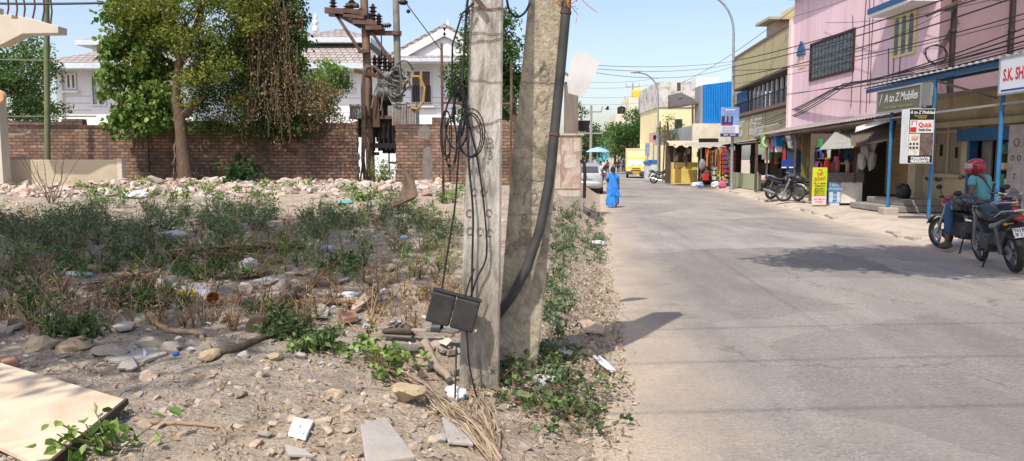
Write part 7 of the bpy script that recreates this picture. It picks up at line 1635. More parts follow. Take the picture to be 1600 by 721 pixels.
def bike(label, loc, rz, lean, paint, plate=None, front=None, cat='motorcycle', group=None, visor=None):
    t = thing('motorcycle', label, cat, loc, rz, group, ry=-R(lean))
    def part(nm, mb, m, sm=None, bev=0, par=None): return mb.build(nm, m, par or t, local=True, smooth=sm, bev=bev)
    wheel(t, .64, .30, .045); wheel(t, -.64, .30, .055)
    mb = MB()
    for s in (-1, 1): mb.tube([(s * .085, .64, .3), (s * .085, .46, .72), (s * .085, .40, .88)], [.028, .028, .022], 8)
    mb.box((0, .42, .84), (.22, .08, .05)); part('fork', mb, steel, 50)
    mb = MB(); V = []
    for i in range(9):
        a = R(25 + 16 * i); r_ = .345; V += [(-.06, .64 + r_ * math.cos(a), .3 + r_ * math.sin(a)), (0, .64 + r_ * 1.05 * math.cos(a), .3 + r_ * 1.05 * math.sin(a)), (.06, .64 + r_ * math.cos(a), .3 + r_ * math.sin(a))]
    mb.add(V, [[3 * i + j, 3 * i + j + 1, 3 * i + 4 + j, 3 * i + 3 + j] for i in range(8) for j in range(2)]); part('front_mudguard', mb, front or paint, 60)
    mb = MB(); loft(mb, [(.36, .86, .05, .05), (.30, .88, .12, .10), (.14, .87, .145, .125), (-.02, .82, .12, .10), (-.12, .79, .08, .06)], 14, .8); part('fuel_tank', mb, paint, 60)
    mb = MB(); loft(mb, [(-.04, .79, .07, .03), (-.15, .79, .12, .05), (-.38, .80, .125, .055), (-.55, .84, .115, .055), (-.78, .87, .10, .05), (-.86, .88, .06, .03)], 12, .7); part('seat', mb, seatm, 60)
    mb = MB(); loft(mb, [(-.1, .66, .10, .06), (-.35, .68, .115, .09), (-.6, .76, .11, .085), (-.85, .84, .085, .06), (-1.0, .87, .04, .035)], 12, .7); part('side_cowl', mb, paint, 60)
    mb = MB(); mb.box((0, .08, .42), (.26, .34, .26)); mb.lathe([(.13, -.16), (.13, .16)], (0, .0, .38), 14, rot(0, PI / 2))
    for k in range(6): mb.box((0, .2 + .012 * k, .5 + .035 * k), (.2, .18, .018), rot(.5))
    part('engine', mb, engm, 40, .01)
    mb = MB(); mb.tube([(0, .4, .82), (0, .36, .45), (0, .1, .24), (0, -.2, .3)], .025, 7); mb.tube([(0, .36, .74), (0, 0, .7), (0, -.3, .62), (0, -.9, .8)], .022, 7)
    for s in (-1, 1): mb.bar((s * .12, -.15, .36), (s * .12, -.66, .3), .04, .05)
    part('frame', mb, blk, 50)
    mb = MB(); mb.tube([(.12, .28, .42), (.15, .2, .22), (.17, -.2, .22), (.19, -.5, .3), (.19, -.85, .38)], [.022, .022, .03, .05, .045], 9); part('exhaust', mb, chrome, 60)
    for s in (-1, 1):
        mb = MB(); mb.tube([(s * .16, -.62, .3), (s * .15, -.5, .7)], [.035, .03], 8); mb.lathe([(.05, -.04), (.05, .04)], (s * .157, -.56, .5), 9); part('rear_shock', mb, M('shock_dark', (.1, .1, .1), rough=.4), 50)
    mb = MB(); mb.tube([(-.38, .22, 1.02), (-.30, .30, 1.02), (-.1, .37, .95), (.1, .37, .95), (.30, .30, 1.02), (.38, .22, 1.02)], .014, 7); part('handlebar', mb, steel, 60)
    for s in (-1, 1): mb = MB(); mb.tube([(s * .27, .285, 1.02), (s * .39, .215, 1.02)], .022, 7); part('grip', mb, blackp, 60)
    for s in (-1, 1): mb = MB(); mb.tube([(s * .27, .3, 1.03), (s * .33, .3, 1.18)], .007, 5); mb.blob((s * .35, .29, 1.2), (.07, .02, .045), 2, 0); part('mirror', mb, blackp, 60)
    mb = MB(); loft(mb, [(.55, .88, .07, .08), (.50, .89, .10, .11), (.42, .92, .09, .10), (.36, .95, .05, .05)], 12, .8); hl = part('headlight_cowl', mb, visor or paint, 60)
    mb = MB(); mb.blob((0, .545, .87), (.075, .03, .075), 2, 0); part('headlight', mb, clearl, 60, par=hl)
    mb = MB(); mb.blob((0, -1.0, .85), (.075, .05, .045), 2, 0); part('tail_light', mb, redlamp, 60)
    for s in (-1, 1):
        mb = MB(); mb.tube([(s * .06, -.92, .78), (s * .16, -.95, .78)], .008, 5); mb.blob((s * .18, -.96, .78), (.035, .03, .025), 1, 0)
        part('indicator', mb, M('amber_lamp', (.5, .2, .02), rough=.3), 60)
    mb = MB(); mb.add([(-.09, -.86, .78), (.09, -.86, .78), (.09, -1.06, .45), (-.09, -1.06, .45), (-.09, -.83, .77), (.09, -.83, .77), (.09, -1.03, .44), (-.09, -1.03, .44)], [[0, 1, 2, 3], [7, 6, 5, 4], [0, 3, 7, 4], [1, 5, 6, 2], [0, 4, 5, 1], [3, 2, 6, 7]]); part('rear_mudguard', mb, blackp)
    mb = MB()
    for s in (-1, 1): mb.tube([(s * .12, -.45, .84), (s * .14, -.8, .95), (s * .06, -.98, .96)], .014, 7)
    mb.bar((-.06, -.98, .96), (.06, -.98, .96), .022); part('grab_rail', mb, chrome, 60)
    mb = MB(); mb.tube([(-.1, -.02, .3), (-.26, -.1, .02)], .014, 6); mb.bar((-.28, -.08, .012), (-.24, -.16, .012), .03, .015); part('side_stand', mb, blk, 50)
    for s in (-1, 1):
        mb = MB(); mb.tube([(s * .1, .02, .3), (s * .25, .02, .3)], .018, 7); part('footrest', mb, blackp, 50)
        mb = MB(); mb.tube([(s * .1, -.35, .36), (s * .22, -.37, .36)], .015, 6); part('footrest', mb, blackp, 50)
    if plate:
        mb = MB(); c = Vector((0, -1.0, .64)); q = rot(R(-28)); mb.box(c, (.22, .008, .15), q); pl = part('number_plate', mb, platew)
        for i, s_ in enumerate(plate):
            M4 = Matrix.Translation(c + q @ Vector((0, -.006, .036 - .072 * i))) @ q.to_4x4() @ Matrix.Rotation(PI / 2, 4, 'X'); text(s_, M4, .082, blk, pl, 'plate_lettering', ext=.001, local=True, bold=.001, sx=.92)
    return t
dkp = M('bike_black', (.02, .022, .028), rough=.3, coat=.4); dkb = M('bike_darkblue', (.025, .03, .045), rough=.3, coat=.4); redp = M('bike_red', (.35, .02, .03), rough=.3, coat=.4); dkg = M('bike_grey', (.05, .05, .055), rough=.35)
b1 = bike('black motorcycle with white number plate leaning on its side stand', (7.62, 11.8, .02), R(-12), 9, dkb, ('TN18AL', 'L9 1162'), M('mudguard_grey', (.13, .14, .15), rough=.35))
b2 = bike('dark motorcycle with red cowl under the seated rider', (8.25, 13.65, .02), R(12), 3, dkp, None, None, visor=redp)
b3 = bike('dark motorcycle with black cover parked by the stencilled pillar', (9.95, 14.9, .05), R(-40), 7, dkg)
b4 = bike('near parked bike of the pair beside the yellow banner', (10.55, 27.6, .14), R(62), 8, dkp, front=dkp)
b5 = bike('farther parked bike of the pair with pale tail panel', (10.35, 28.9, .14), R(-150), 8, dkp, front=platew)
b6 = bike('distant parked motorcycle by the white display cart', (P(1041, 0, 52).x, 52, .03), R(-118), 7, dkg, front=dkp)
# helmet set on the near bike
def helmet(label, loc, rz, shell, visor, par=None, s=1):
    t = thing('helmet', label, 'helmet', loc, rz) if par is None else par
    V, Fc = ICO[3]; W = [];
    for p in V:
        p = Vector(p); q = Vector((p.x * .128, p.y * .155 + .01, p.z * .15))
        if p.z < -.72: q.z = -.72 * .15
        if p.y > .3 and p.z < -.1: q.y += .03 * (p.y - .3)
        W.append(q * s)
    mb = MB(); mb.add(W, Fc); sh = mb.build('shell', shell, t, local=True, smooth=180)
    mb = MB(); VV = []
    for i in range(11):
        a = R(20 + 14 * i); ca, sa = math.cos(a), math.sin(a)
        for z, k in ((-.03, 1.04), (.02, 1.06), (.06, 1.02)): VV.append(Vector((ca * .13 * k, sa * .158 * k + .013, z)) * s)
    mb.add(VV, [[3 * i + j, 3 * i + j + 1, 3 * i + 4 + j, 3 * i + 3 + j] for i in range(10) for j in range(2)]); mb.build('visor', visor, t, local=True, smooth=180)
    mb = MB(); VV = []
    for i in range(11):
        a = R(20 + 14 * i); ca, sa = math.cos(a), math.sin(a)
        for z, k in ((-.035, 1.03), (-.055, 1.06), (-.115, .98)): VV.append(Vector((ca * .13 * k, sa * .165 * k + .015, z)) * s)
    mb.add(VV, [[3 * i + j, 3 * i + j + 1, 3 * i + 4 + j, 3 * i + 3 + j] for i in range(10) for j in range(2)]); mb.build('chin_guard', shell, t, local=True, smooth=180)
    mb = MB()
    for sx in (-1, 1): mb.lathe([(.02, -.012), (.02, .012)], Vector((sx * .128, .02, .01)) * s, 10, rot(0, PI / 2))
    mb.build('pivot', blk, t, local=True); return t
q = P(1506, 317, 12.3); helmet('dark grey helmet set on the tank of the near bike', q, R(75), M('helmet_grey', (.05, .05, .05), rough=.25, coat=.5), glassd)
# ---- silver hatchback, seen from behind
silver_p = M('car_silver', (.50, .51, .52), (.47, .48, .49), rough=.3, metal=.55, coat=.5)
def car(label, loc, rz, paint):
    t = thing('car', label, 'car', loc, rz); V = []; n = 14
    def part(nm, mb, m, sm=None, bev=0, par=None): return mb.build(nm, m, par or t, local=True, smooth=sm, bev=bev)
    # body stations along y (front +): z bottom, belt height, half width
    st = [(-1.88, .42, .78, .70), (-1.84, .28, .92, .79), (-1.6, .22, .99, .835), (-.9, .2, .98, .845), (0, .2, .96, .85), (.8, .2, .94, .845), (1.35, .22, .88, .82), (1.75, .28, .76, .76), (1.88, .4, .62, .62)]
    for y, zb, zt_, w_ in st:
        h = zt_ - zb; prof = [(-.8, 0), (-.97, .12), (-1, .45), (-.97, .8), (-.9, 1), (-.45, 1.02), (0, 1.03), (.45, 1.02), (.9, 1), (.97, .8), (1, .45), (.97, .12), (.8, 0), (0, 0)]
        V += [(a * w_, y, zb + b * h) for a, b in prof]
    mb = MB(); k = len(st); mb.add(V, [[i * n + j, (i + 1) * n + j, (i + 1) * n + (j + 1) % n, i * n + (j + 1) % n] for i in range(k - 1) for j in range(n)] + [list(range(n)), [(k - 1) * n + j for j in range(n)][::-1]]); part('body', mb, paint, 40)
    cab = [(-1.72, .98, .76, 1.0), (-1.42, 1.36, .64, 1.36), (-1.1, 1.47, .60, 1.47), (-.2, 1.49, .60, 1.49), (.35, 1.42, .61, 1.42), (1.0, .96, .74, .98)]
    V = []
    for y, zt_, wt, _ in cab: wb = .80; V += [(-wb, y, .93), (-wt, y, zt_ - .03), (-wt * .8, y, zt_), (wt * .8, y, zt_), (wt, y, zt_ - .03), (wb, y, .93)]
    mb = MB(); mb.add(V, [[i * 6 + j, (i + 1) * 6 + j, (i + 1) * 6 + j + 1, i * 6 + j + 1] for i in range(5) for j in range(5)] + [[0, 1, 2, 3, 4, 5], [35, 34, 33, 32, 31, 30]]); part('roof', mb, paint, 40)
    mb = MB(); mb.add([(-.62, -1.72, 1.02), (.62, -1.72, 1.02), (.55, -1.47, 1.33), (-.55, -1.47, 1.33)], [[0, 1, 2, 3]]); part('rear_window', mb, glassd)
    for s in (-1, 1): mb = MB(); mb.add([(s * .795, -1.35, 1.0), (s * .795, .7, 1.0), (s * .665, .3, 1.38), (s * .665, -1.15, 1.38)], [[0, 1, 2, 3]]); part('side_window', mb, glassd)
    for s in (-1, 1): mb = MB(); mb.add([(s * .84, -1.58, .72), (s * .55, -1.87, .70), (s * .58, -1.85, .90), (s * .77, -1.70, 1.02), (s * .84, -1.5, .96)], [[0, 1, 2, 3, 4]]); part('tail_light', mb, redlamp)
    mb = MB(); loft(mb, [(-1.95, .47, .66, .10), (-1.9, .47, .78, .15), (-1.7, .46, .85, .17), (-1.5, .45, .82, .14)], 12, .6); part('rear_bumper', mb, paint, 50)
    mb = MB(); mb.bx(-.25, .25, -1.98, -1.955, .42, .54); pl = part('number_plate', mb, platew); text('TN 22 BX 4108', frame4((0, -1.985, .48), *FRONT), .075, blk, pl, 'plate_lettering', local=True)
    mb = MB(); mb.blob((0, -1.9, .84), (.06, .02, .04), 2, 0); mb.bx(-.3, .3, -1.91, -1.89, .71, .74); part('badge', mb, chrome)
    for s in (-1, 1):
        for y in (-1.2, 1.2):
            mb = MB(); torus(mb, (s * .74, y, .29), .21, .085, 22, 8, sq=1.1); w_ = part('wheel', mb, tyrem, 60); mb = MB(); mb.lathe([(.0, -.03), (.18, -.03), (.19, .03), (0, .05)], (s * .78, y, .29), 14, rot(0, s * PI / 2)); part('rim', mb, rimm, 40, par=w_)
        mb = MB(); mb.blob((s * .93, .72, 1.0), (.09, .05, .07), 2, 0); part('mirror', mb, paint, 60)
    mb = MB(); mb.bx(-.7, .7, -1.8, 1.6, .14, .22); part('underbody', mb, blackp); return t
c = P(921, 303, 37); car('silver hatchback parked at the roadside behind the cabinet', (c.x, 37.6 + 1.0, .02), R(-6), silver_p)
# ---- small yellow truck coming towards the camera (front towards -y)
def truck(label, loc, rz):
    t = thing('truck', label, 'truck', loc, rz); ye = M('truck_yellow', (.80, .46, .02), (.74, .42, .02), rough=.35, coat=.3); bx_ = M('cargo_cream', (.80, .72, .48), (.74, .66, .43), scale=1.5, rough=.6)
    def part(nm, mb, m, sm=None, bev=0, par=None): return mb.build(nm, m, par or t, local=True, smooth=sm, bev=bev)
    mb = MB(); mb.bx(-.93, .93, .9, 4.2, .75, 2.62); cb = part('cargo_box', mb, bx_, None, .03)
    mb = MB(); mb.bx(-.9, -.78, .86, .898, .8, 2.6); mb.bx(.78, .9, .86, .898, .8, 2.6); mb.bx(-.77, .77, .87, .898, 2.48, 2.58); part('corner_post', mb, M('cream_dark', (.55, .46, .25)), par=cb)
    mb = MB(); sec = [(-.62, .45), (-.66, .62), (-.60, 1.0), (-.22, 1.72), (.05, 1.80), (.85, 1.80), (.85, .45)]
    V = [(-.86 if z < 1.2 else -.80, y, z) for y, z in sec] + [(.86 if z < 1.2 else .80, y, z) for y, z in sec]; n = len(sec)
    mb.add(V, [list(range(n)), list(range(n, 2 * n))[::-1]] + [[i, i + n, (i + 1) % n + n, (i + 1) % n] for i in range(n)]); part('cab', mb, ye, None, .04)
    def fr(u, z): # front slope point
        f = (z - 1.0) / .72; return Vector((u, -.60 + .38 * f - .012, z))
    mb = MB(); mb.add([fr(-.70, 1.08), fr(.70, 1.08), fr(.66, 1.66), fr(-.66, 1.66)], [[0, 1, 2, 3]]); ws = part('windscreen', mb, M('windscreen', (.22, .38, .42), (.5, .58, .58), scale=1.2, rough=.12, spec=.7))
    mb = MB(); mb.bar(fr(-.5, 1.1) - Vector((0, .01, 0)), fr(-.05, 1.16) - Vector((0, .01, 0)), .02); mb.bar(fr(.1, 1.1) - Vector((0, .01, 0)), fr(.5, 1.16) - Vector((0, .01, 0)), .02); part('wiper', mb, blk, par=ws)
    for s in (-1, 1):
        mb = MB(); mb.bx(s * .44, s * .8, -.70, -.655, .62, .78); part('headlight', mb, clearl, None, .02)
        mb = MB(); mb.bar((s * .84, -.3, 1.2), (s * .98, -.4, 1.3), .02); mb.bx(s * .93, s * 1.05, -.45, -.42, 1.2, 1.45); part('mirror', mb, blk)
        mb = MB(); torus(mb, (s * .76, -.05, .33), .23, .10, 20, 8, sq=1.0); part('wheel', mb, tyrem, 60); mb = MB(); torus(mb, (s * .76, 3.1, .33), .23, .10, 20, 8, sq=1.0); part('wheel', mb, tyrem, 60)
        mb = MB(); mb.add([(s * .865, -.35, 1.1), (s * .865, .5, 1.1), (s * .81, .5, 1.62), (s * .81, -.16, 1.62)], [[0, 1, 2, 3]]); part('side_window', mb, glassd)
    mb = MB(); mb.bx(-.42, .42, -.69, -.665, .66, .74); mb.bx(-.36, .36, -.66, -.62, .84, .9); part('grille', mb, blk)
    mb = MB(); mb.bx(-.86, .86, -.72, -.55, .34, .56); part('bumper', mb, M('bumper_dark', (.06, .055, .05)), None, .02)
    mb = MB(); mb.bx(-.28, .28, -.735, -.722, .4, .54); pl = part('number_plate', mb, M('plate_yellow', (.65, .42, .03))); text('TN 05 H 3387', frame4((0, -.74, .47), *FRONT), .08, blk, pl, 'plate_lettering', local=True)
    mb = MB(); mb.bx(-.4, .4, -.4, 4.1, .36, .74); part('chassis', mb, blk); return t
c = P(995.5, 279, 67); truck('small yellow box truck coming up the street', (c.x, 67.7, .03), R(-9))
# ================================================================== people
skin = M('brown_skin', (.16, .085, .05), (.13, .07, .042), rough=.6); hairm = M('black_hair', (.012, .01, .01), (.022, .018, .016), scale=30, rough=.5)
TMP = bpy.data.scenes.new('figure_bench')
def skinned(joints, edges, name, mat, par, sub=1, root=0, extra=None):
    names = list(joints); idx = {k: i for i, k in enumerate(names)}
    me = bpy.data.meshes.new('sk'); me.from_pydata([joints[k][0] for k in names], [(idx[a], idx[b]) for a, b in edges], [])
    o = bpy.data.objects.new('sk', me); TMP.collection.objects.link(o); md = o.modifiers.new('s', 'SKIN'); md.use_smooth_shade = True
    if not me.skin_vertices: raise RuntimeError('no skin layer')
    for i, k in enumerate(names):
        r_ = joints[k][1]; me.skin_vertices[0].data[i].radius = (r_, r_) if isinstance(r_, (int, float)) else r_
        me.skin_vertices[0].data[i].use_root = (i == root)
    ss = o.modifiers.new('u', 'SUBSURF'); ss.levels = sub; ss.render_levels = sub
    with bpy.context.temp_override(scene=TMP, view_layer=TMP.view_layers[0]):
        dg = bpy.context.evaluated_depsgraph_get(); m2 = bpy.data.meshes.new_from_object(o.evaluated_get(dg))
    V = [v.co[:] for v in m2.vertices]; Fc = [list(p.vertices) for p in m2.polygons]; bpy.data.objects.remove(o); bpy.data.meshes.remove(m2)
    mb = MB(); mb.add(V, Fc)
    if extra: extra(mb)
    return mb.build(name, mat, par, local=True, smooth=180)
def hand(mb, wrist, d, nrm, side, curl=.5, s=1):
    d = Vector(d).normalized(); nrm = Vector(nrm); nrm = (nrm - d * nrm.dot(d)).normalized(); x = d.cross(nrm).normalized() * side; w_ = Vector(wrist)
    mb.tube([w_ - d * .02, w_ + d * .03 * s, w_ + d * .09 * s], [.026 * s, .038 * s, .04 * s], 8)
    for k, (off, L) in enumerate(((-.03, .068), (-.01, .078), (.01, .074), (.028, .058))):
        p = w_ + d * .085 * s + x * off * s; a = 0; pts = [p]
        for j in range(3): a += curl * .55; pts.append(pts[-1] + (d * math.cos(a) - nrm * math.sin(a)) * L * s / 2.4)
        mb.tube(pts, [.0095 * s, .009 * s, .008 * s, .006 * s], 6)
    p = w_ + d * .02 * s - x * .035 * s; mb.tube([p, p + (d * .6 - x * .7) * .035 * s, p + (d * 1.4 - x * .9 - nrm * .4) * .045 * s], [.013 * s, .011 * s, .008 * s], 6)
def face(mb, c, r_, fw=Vector((0, 1, 0))):
    c = Vector(c); sd = Vector((fw.y, -fw.x, 0))
    mb.blob(c + fw * r_ * 1.0 + Vector((0, 0, -.01)), (.016, .016, .026), 1, 0)
    for s in (-1, 1): mb.blob(c + sd * s * r_ * .98, (.018, .022, .034), 1, 0)
# rider on the second bike (bike frame: +y forward)
t = thing('person', 'rider in red helmet and turquoise shirt astride the dark bike', 'person', (8.25, 13.65, .02), R(12))
J = dict(pelvis=((0, -.26, .90), .13), sp=((0, -.25, 1.05), .115), ch=((0, -.2, 1.24), .13), nk=((0, -.15, 1.40), .055), hd=((-.01, -.12, 1.50), .085), tp=((-.015, -.12, 1.58), .08),
         ls=((-.17, -.19, 1.34), .06), le=((-.27, -.30, 1.10), .045), lw=((-.24, -.18, .90), .033), rs=((.17, -.17, 1.34), .06), re=((.30, .02, 1.14), .045), rw=((.33, .2, 1.05), .033),
         lh=((-.1, -.2, .87), .095), lk=((-.25, .20, .88), .07), la=((-.26, .2, .40), .048), lf=((-.26, .21, .16), .042), lt=((-.27, .34, .11), .035),
         rh=((.1, -.2, .87), .095), rk=((.24, .2, .82), .07), ra=((.22, .02, .40), .048), rf=((.22, .04, .36), .042), rt=((.22, .18, .33), .035))
E = [('pelvis', 'sp'), ('sp', 'ch'), ('ch', 'nk'), ('nk', 'hd'), ('hd', 'tp'), ('ch', 'ls'), ('ls', 'le'), ('le', 'lw'), ('ch', 'rs'), ('rs', 're'), ('re', 'rw'), ('pelvis', 'lh'), ('lh', 'lk'), ('lk', 'la'), ('la', 'lf'), ('lf', 'lt'), ('pelvis', 'rh'), ('rh', 'rk'), ('rk', 'ra'), ('ra', 'rf'), ('rf', 'rt')]
def ex(mb): hand(mb, (-.24, -.18, .90), (.1, .5, -.75), (-1, .2, 0), 1, .4); hand(mb, (.33, .2, 1.05), (.1, .8, -.15), (0, 0, 1), -1, 1.1); face(mb, (-.01, -.12, 1.5), .085, Vector((-.75, .66, 0)))
skinned(J, E, 'body', skin, t, 2, 0, ex)
up = lambda k, f=1.12, d=0: (J[k][0], J[k][1] * f + d)
mid = lambda a, b, u, r_: (tuple(Vector(J[a][0]).lerp(Vector(J[b][0]), u)), r_)
S_ = dict(pelvis=((0, -.26, .92), .15), sp=up('sp', 1.15, .01), ch=up('ch', 1.12, .015), nk=((0, -.16, 1.37), .075), ls=up('ls', 1.2), lm=mid('ls', 'le', .62, .068), rs=up('rs', 1.2), rm=mid('rs', 're', .62, .068))
skinned(S_, [('pelvis', 'sp'), ('sp', 'ch'), ('ch', 'nk'), ('ch', 'ls'), ('ls', 'lm'), ('ch', 'rs'), ('rs', 'rm')], 'shirt', M('turquoise_shirt', (.12, .34, .37), (.09, .27, .30), scale=6, rough=.85, bump=.03, bs=9), t, 2)
S_ = dict(pelvis=((0, -.26, .87), .145), lh=((-.11, -.18, .87), .115), lk=((-.25, .21, .885), .088), la=((-.26, .2, .30), .068), rh=((.11, -.18, .87), .115), rk=((.24, .21, .825), .085), ra=((.22, .03, .44), .066))
skinned(S_, [('pelvis', 'lh'), ('lh', 'lk'), ('lk', 'la'), ('pelvis', 'rh'), ('rh', 'rk'), ('rk', 'ra')], 'jeans', M('blue_jeans', (.045, .11, .22), (.03, .075, .16), scale=8, rough=.9, bump=.003, bs=20), t, 2)
for k, (a, b) in enumerate((((-.26, .16, .10), (-.27, .36, .075)), ((.22, 0, .33), (.22, .22, .30)))):
    a = Vector(a); b = Vector(b); mb = MB(); mb.tube([a - Vector((0, .03, -.03)), a.lerp(b, .3), a.lerp(b, .7), b], [.055, .055, .05, .032], 10); mb.build('shoe', shoeb, t, local=True, smooth=60)
hh = thing('helmet', 'glossy red full-face helmet worn by the bike rider', 'helmet', Vector((8.25, 13.65, .02)) + rot(0, 0, R(12)) @ Vector((-.015, -.11, 1.545)), R(62))
helmet('', None, 0, M('helmet_red', (.33, .014, .022), (.27, .012, .018), rough=.22, coat=.6), M('visor_smoke', (.40, .36, .36), rough=.12, spec=.7), par=hh, s=1.02)
mb = MB(); pts = [(-.15, -.3, 1.40), (-.17, -.12, 1.42), (-.04, -.03, 1.27), (.13, -.07, 1.08), (.16, -.3, 1.0), (0, -.43, 1.15), (-.12, -.38, 1.34), (-.15, -.3, 1.40)]
V = []
for p in pts: p = Vector(p); V += [p + Vector((0, 0, .02)), p - Vector((0, 0, .02))]
mb.add(V, [[2 * i, 2 * i + 1, 2 * i + 3, 2 * i + 2] for i in range(len(pts) - 1)]); mb.build('bag_strap', blackp, t, local=True)
# woman in the blue sari walking away
wp = P(957, 325, 26.5); ws = .92
t = thing('person', 'woman in bright blue sari walking away along the road edge', 'person', (wp.x, 26.5, .01), R(6))
J = dict(pelvis=((0, 0, .86), .13), sp=((0, 0, 1.0), .105), ch=((0, .01, 1.18), .12), nk=((0, .02, 1.33), .045), hd=((0, .035, 1.43), .08), tp=((0, .03, 1.51), .07),
         ls=((-.155, .01, 1.26), .05), le=((-.22, .02, 1.02), .04), lw=((-.14, .2, .95), .03), rs=((.155, .01, 1.26), .05), re=((.21, -.05, 1.02), .04), rw=((.23, .0, .80), .028),
         lh=((-.09, 0, .8), .1), lk=((-.09, .05, .45), .06), la=((-.09, .1, .09), .04), lt=((-.09, .24, .03), .03), rh=((.09, 0, .8), .1), rk=((.09, .0, .45), .06), ra=((.10, -.16, .12), .04), rt=((.11, -.06, .03), .03))
E = [('pelvis', 'sp'), ('sp', 'ch'), ('ch', 'nk'), ('nk', 'hd'), ('hd', 'tp'), ('ch', 'ls'), ('ls', 'le'), ('le', 'lw'), ('ch', 'rs'), ('rs', 're'), ('re', 'rw'), ('pelvis', 'lh'), ('lh', 'lk'), ('lk', 'la'), ('la', 'lt'), ('pelvis', 'rh'), ('rh', 'rk'), ('rk', 'ra'), ('ra', 'rt')]
def scale(J, s): return {k: (tuple(x * s for x in v[0]), v[1] * s) for k, v in J.items()}
def ex(mb): hand(mb, Vector((.23, .0, .80)) * ws, (.05, .1, -1), (1, 0, 0), -1, .4, ws); hand(mb, Vector((-.14, .2, .95)) * ws, (.6, .6, .1), (0, 0, 1), 1, .5, ws); face(mb, Vector((0, .035, 1.43)) * ws, .075)
skinned(scale(J, ws), E, 'body', skin, t, 2, 0, ex)
def sari():
    mb = MB(); n = 44; prof = [(.10, .20, .17), (.16, .215, .18), (.3, .215, .175), (.5, .20, .16), (.7, .205, .165), (.84, .21, .17), (.95, .175, .14), (1.06, .155, .125), (1.18, .185, .135), (1.26, .185, .115), (1.31, .11, .085)]; V = []
    for i, (z, a, b) in enumerate(prof):
        for j in range(n):
            th = 2 * PI * j / n; fold = (.026 * math.sin(9 * th + z * 7) + .018 * math.sin(17 * th - z * 11)) * (1.25 - z * .7 if z < .9 else .6); r_ = 1 + fold / .18
            zz = z + (.05 * math.cos(th - .6) if i == 0 else 0); V.append((a * r_ * math.cos(th) * ws, (b * r_ * math.sin(th) + (.02 if z > 1 else 0)) * ws, zz * ws))
    mb.add(V, [[i * n + j, i * n + (j + 1) % n, (i + 1) * n + (j + 1) % n, (i + 1) * n + j] for i in range(len(prof) - 1) for j in range(n)])
    # pallu: cloth thrown over the left shoulder, hanging down the back and swept to the right
    V = []; k = 14
    for i in range(k + 1):
        u = i / k; z = 1.32 - .86 * u; xc = -.12 + .20 * u; w_ = .07 + .13 * u
        for j in range(9):
            v = j / 8 - .5; V.append(((xc + w_ * 2 * v) * ws, (-.14 - .05 * math.sin(u * 2.4) - .02 * math.sin(v * 22 + u * 4)) * ws, (z - .10 * v * u) * ws))
    mb.add(V, [[i * 9 + j, i * 9 + j + 1, (i + 1) * 9 + j + 1, (i + 1) * 9 + j] for i in range(k) for j in range(8)])
    for s in (-1, 1):   # blouse sleeves
        a = Vector((s * .15, .01, 1.27)) * ws; b = Vector((s * .20, .0 if s < 0 else -.03, 1.06)) * ws; mb.tube([a, a.lerp(b, .5), b], [.068 * ws, .062 * ws, .055 * ws], 12)
    return mb
sari().build('sari', M('sari_blue', (.012, .13, .56), (.06, .34, .88), scale=11, rough=.55, bump=.01, bs=16, stretch=(1, 1, .5)), t, local=True, smooth=180)  # paler blue mottling paints highlights into the cloth colour
mb = MB(); V, Fc = ICO[2]; mb.add([Vector((p[0] * .092, p[1] * .098 + .02, p[2] * .10 + 1.465)) * ws for p in V if 1], Fc); mb.blob(Vector((0, -.08, 1.40)) * ws, (.055, .05, .06), 2, .05); mb.tube([Vector((0, -.09, 1.38)) * ws, Vector((.01, -.12, 1.25)) * ws], [.03, .018], 8); mb.build('hair', hairm, t, local=True, smooth=180)
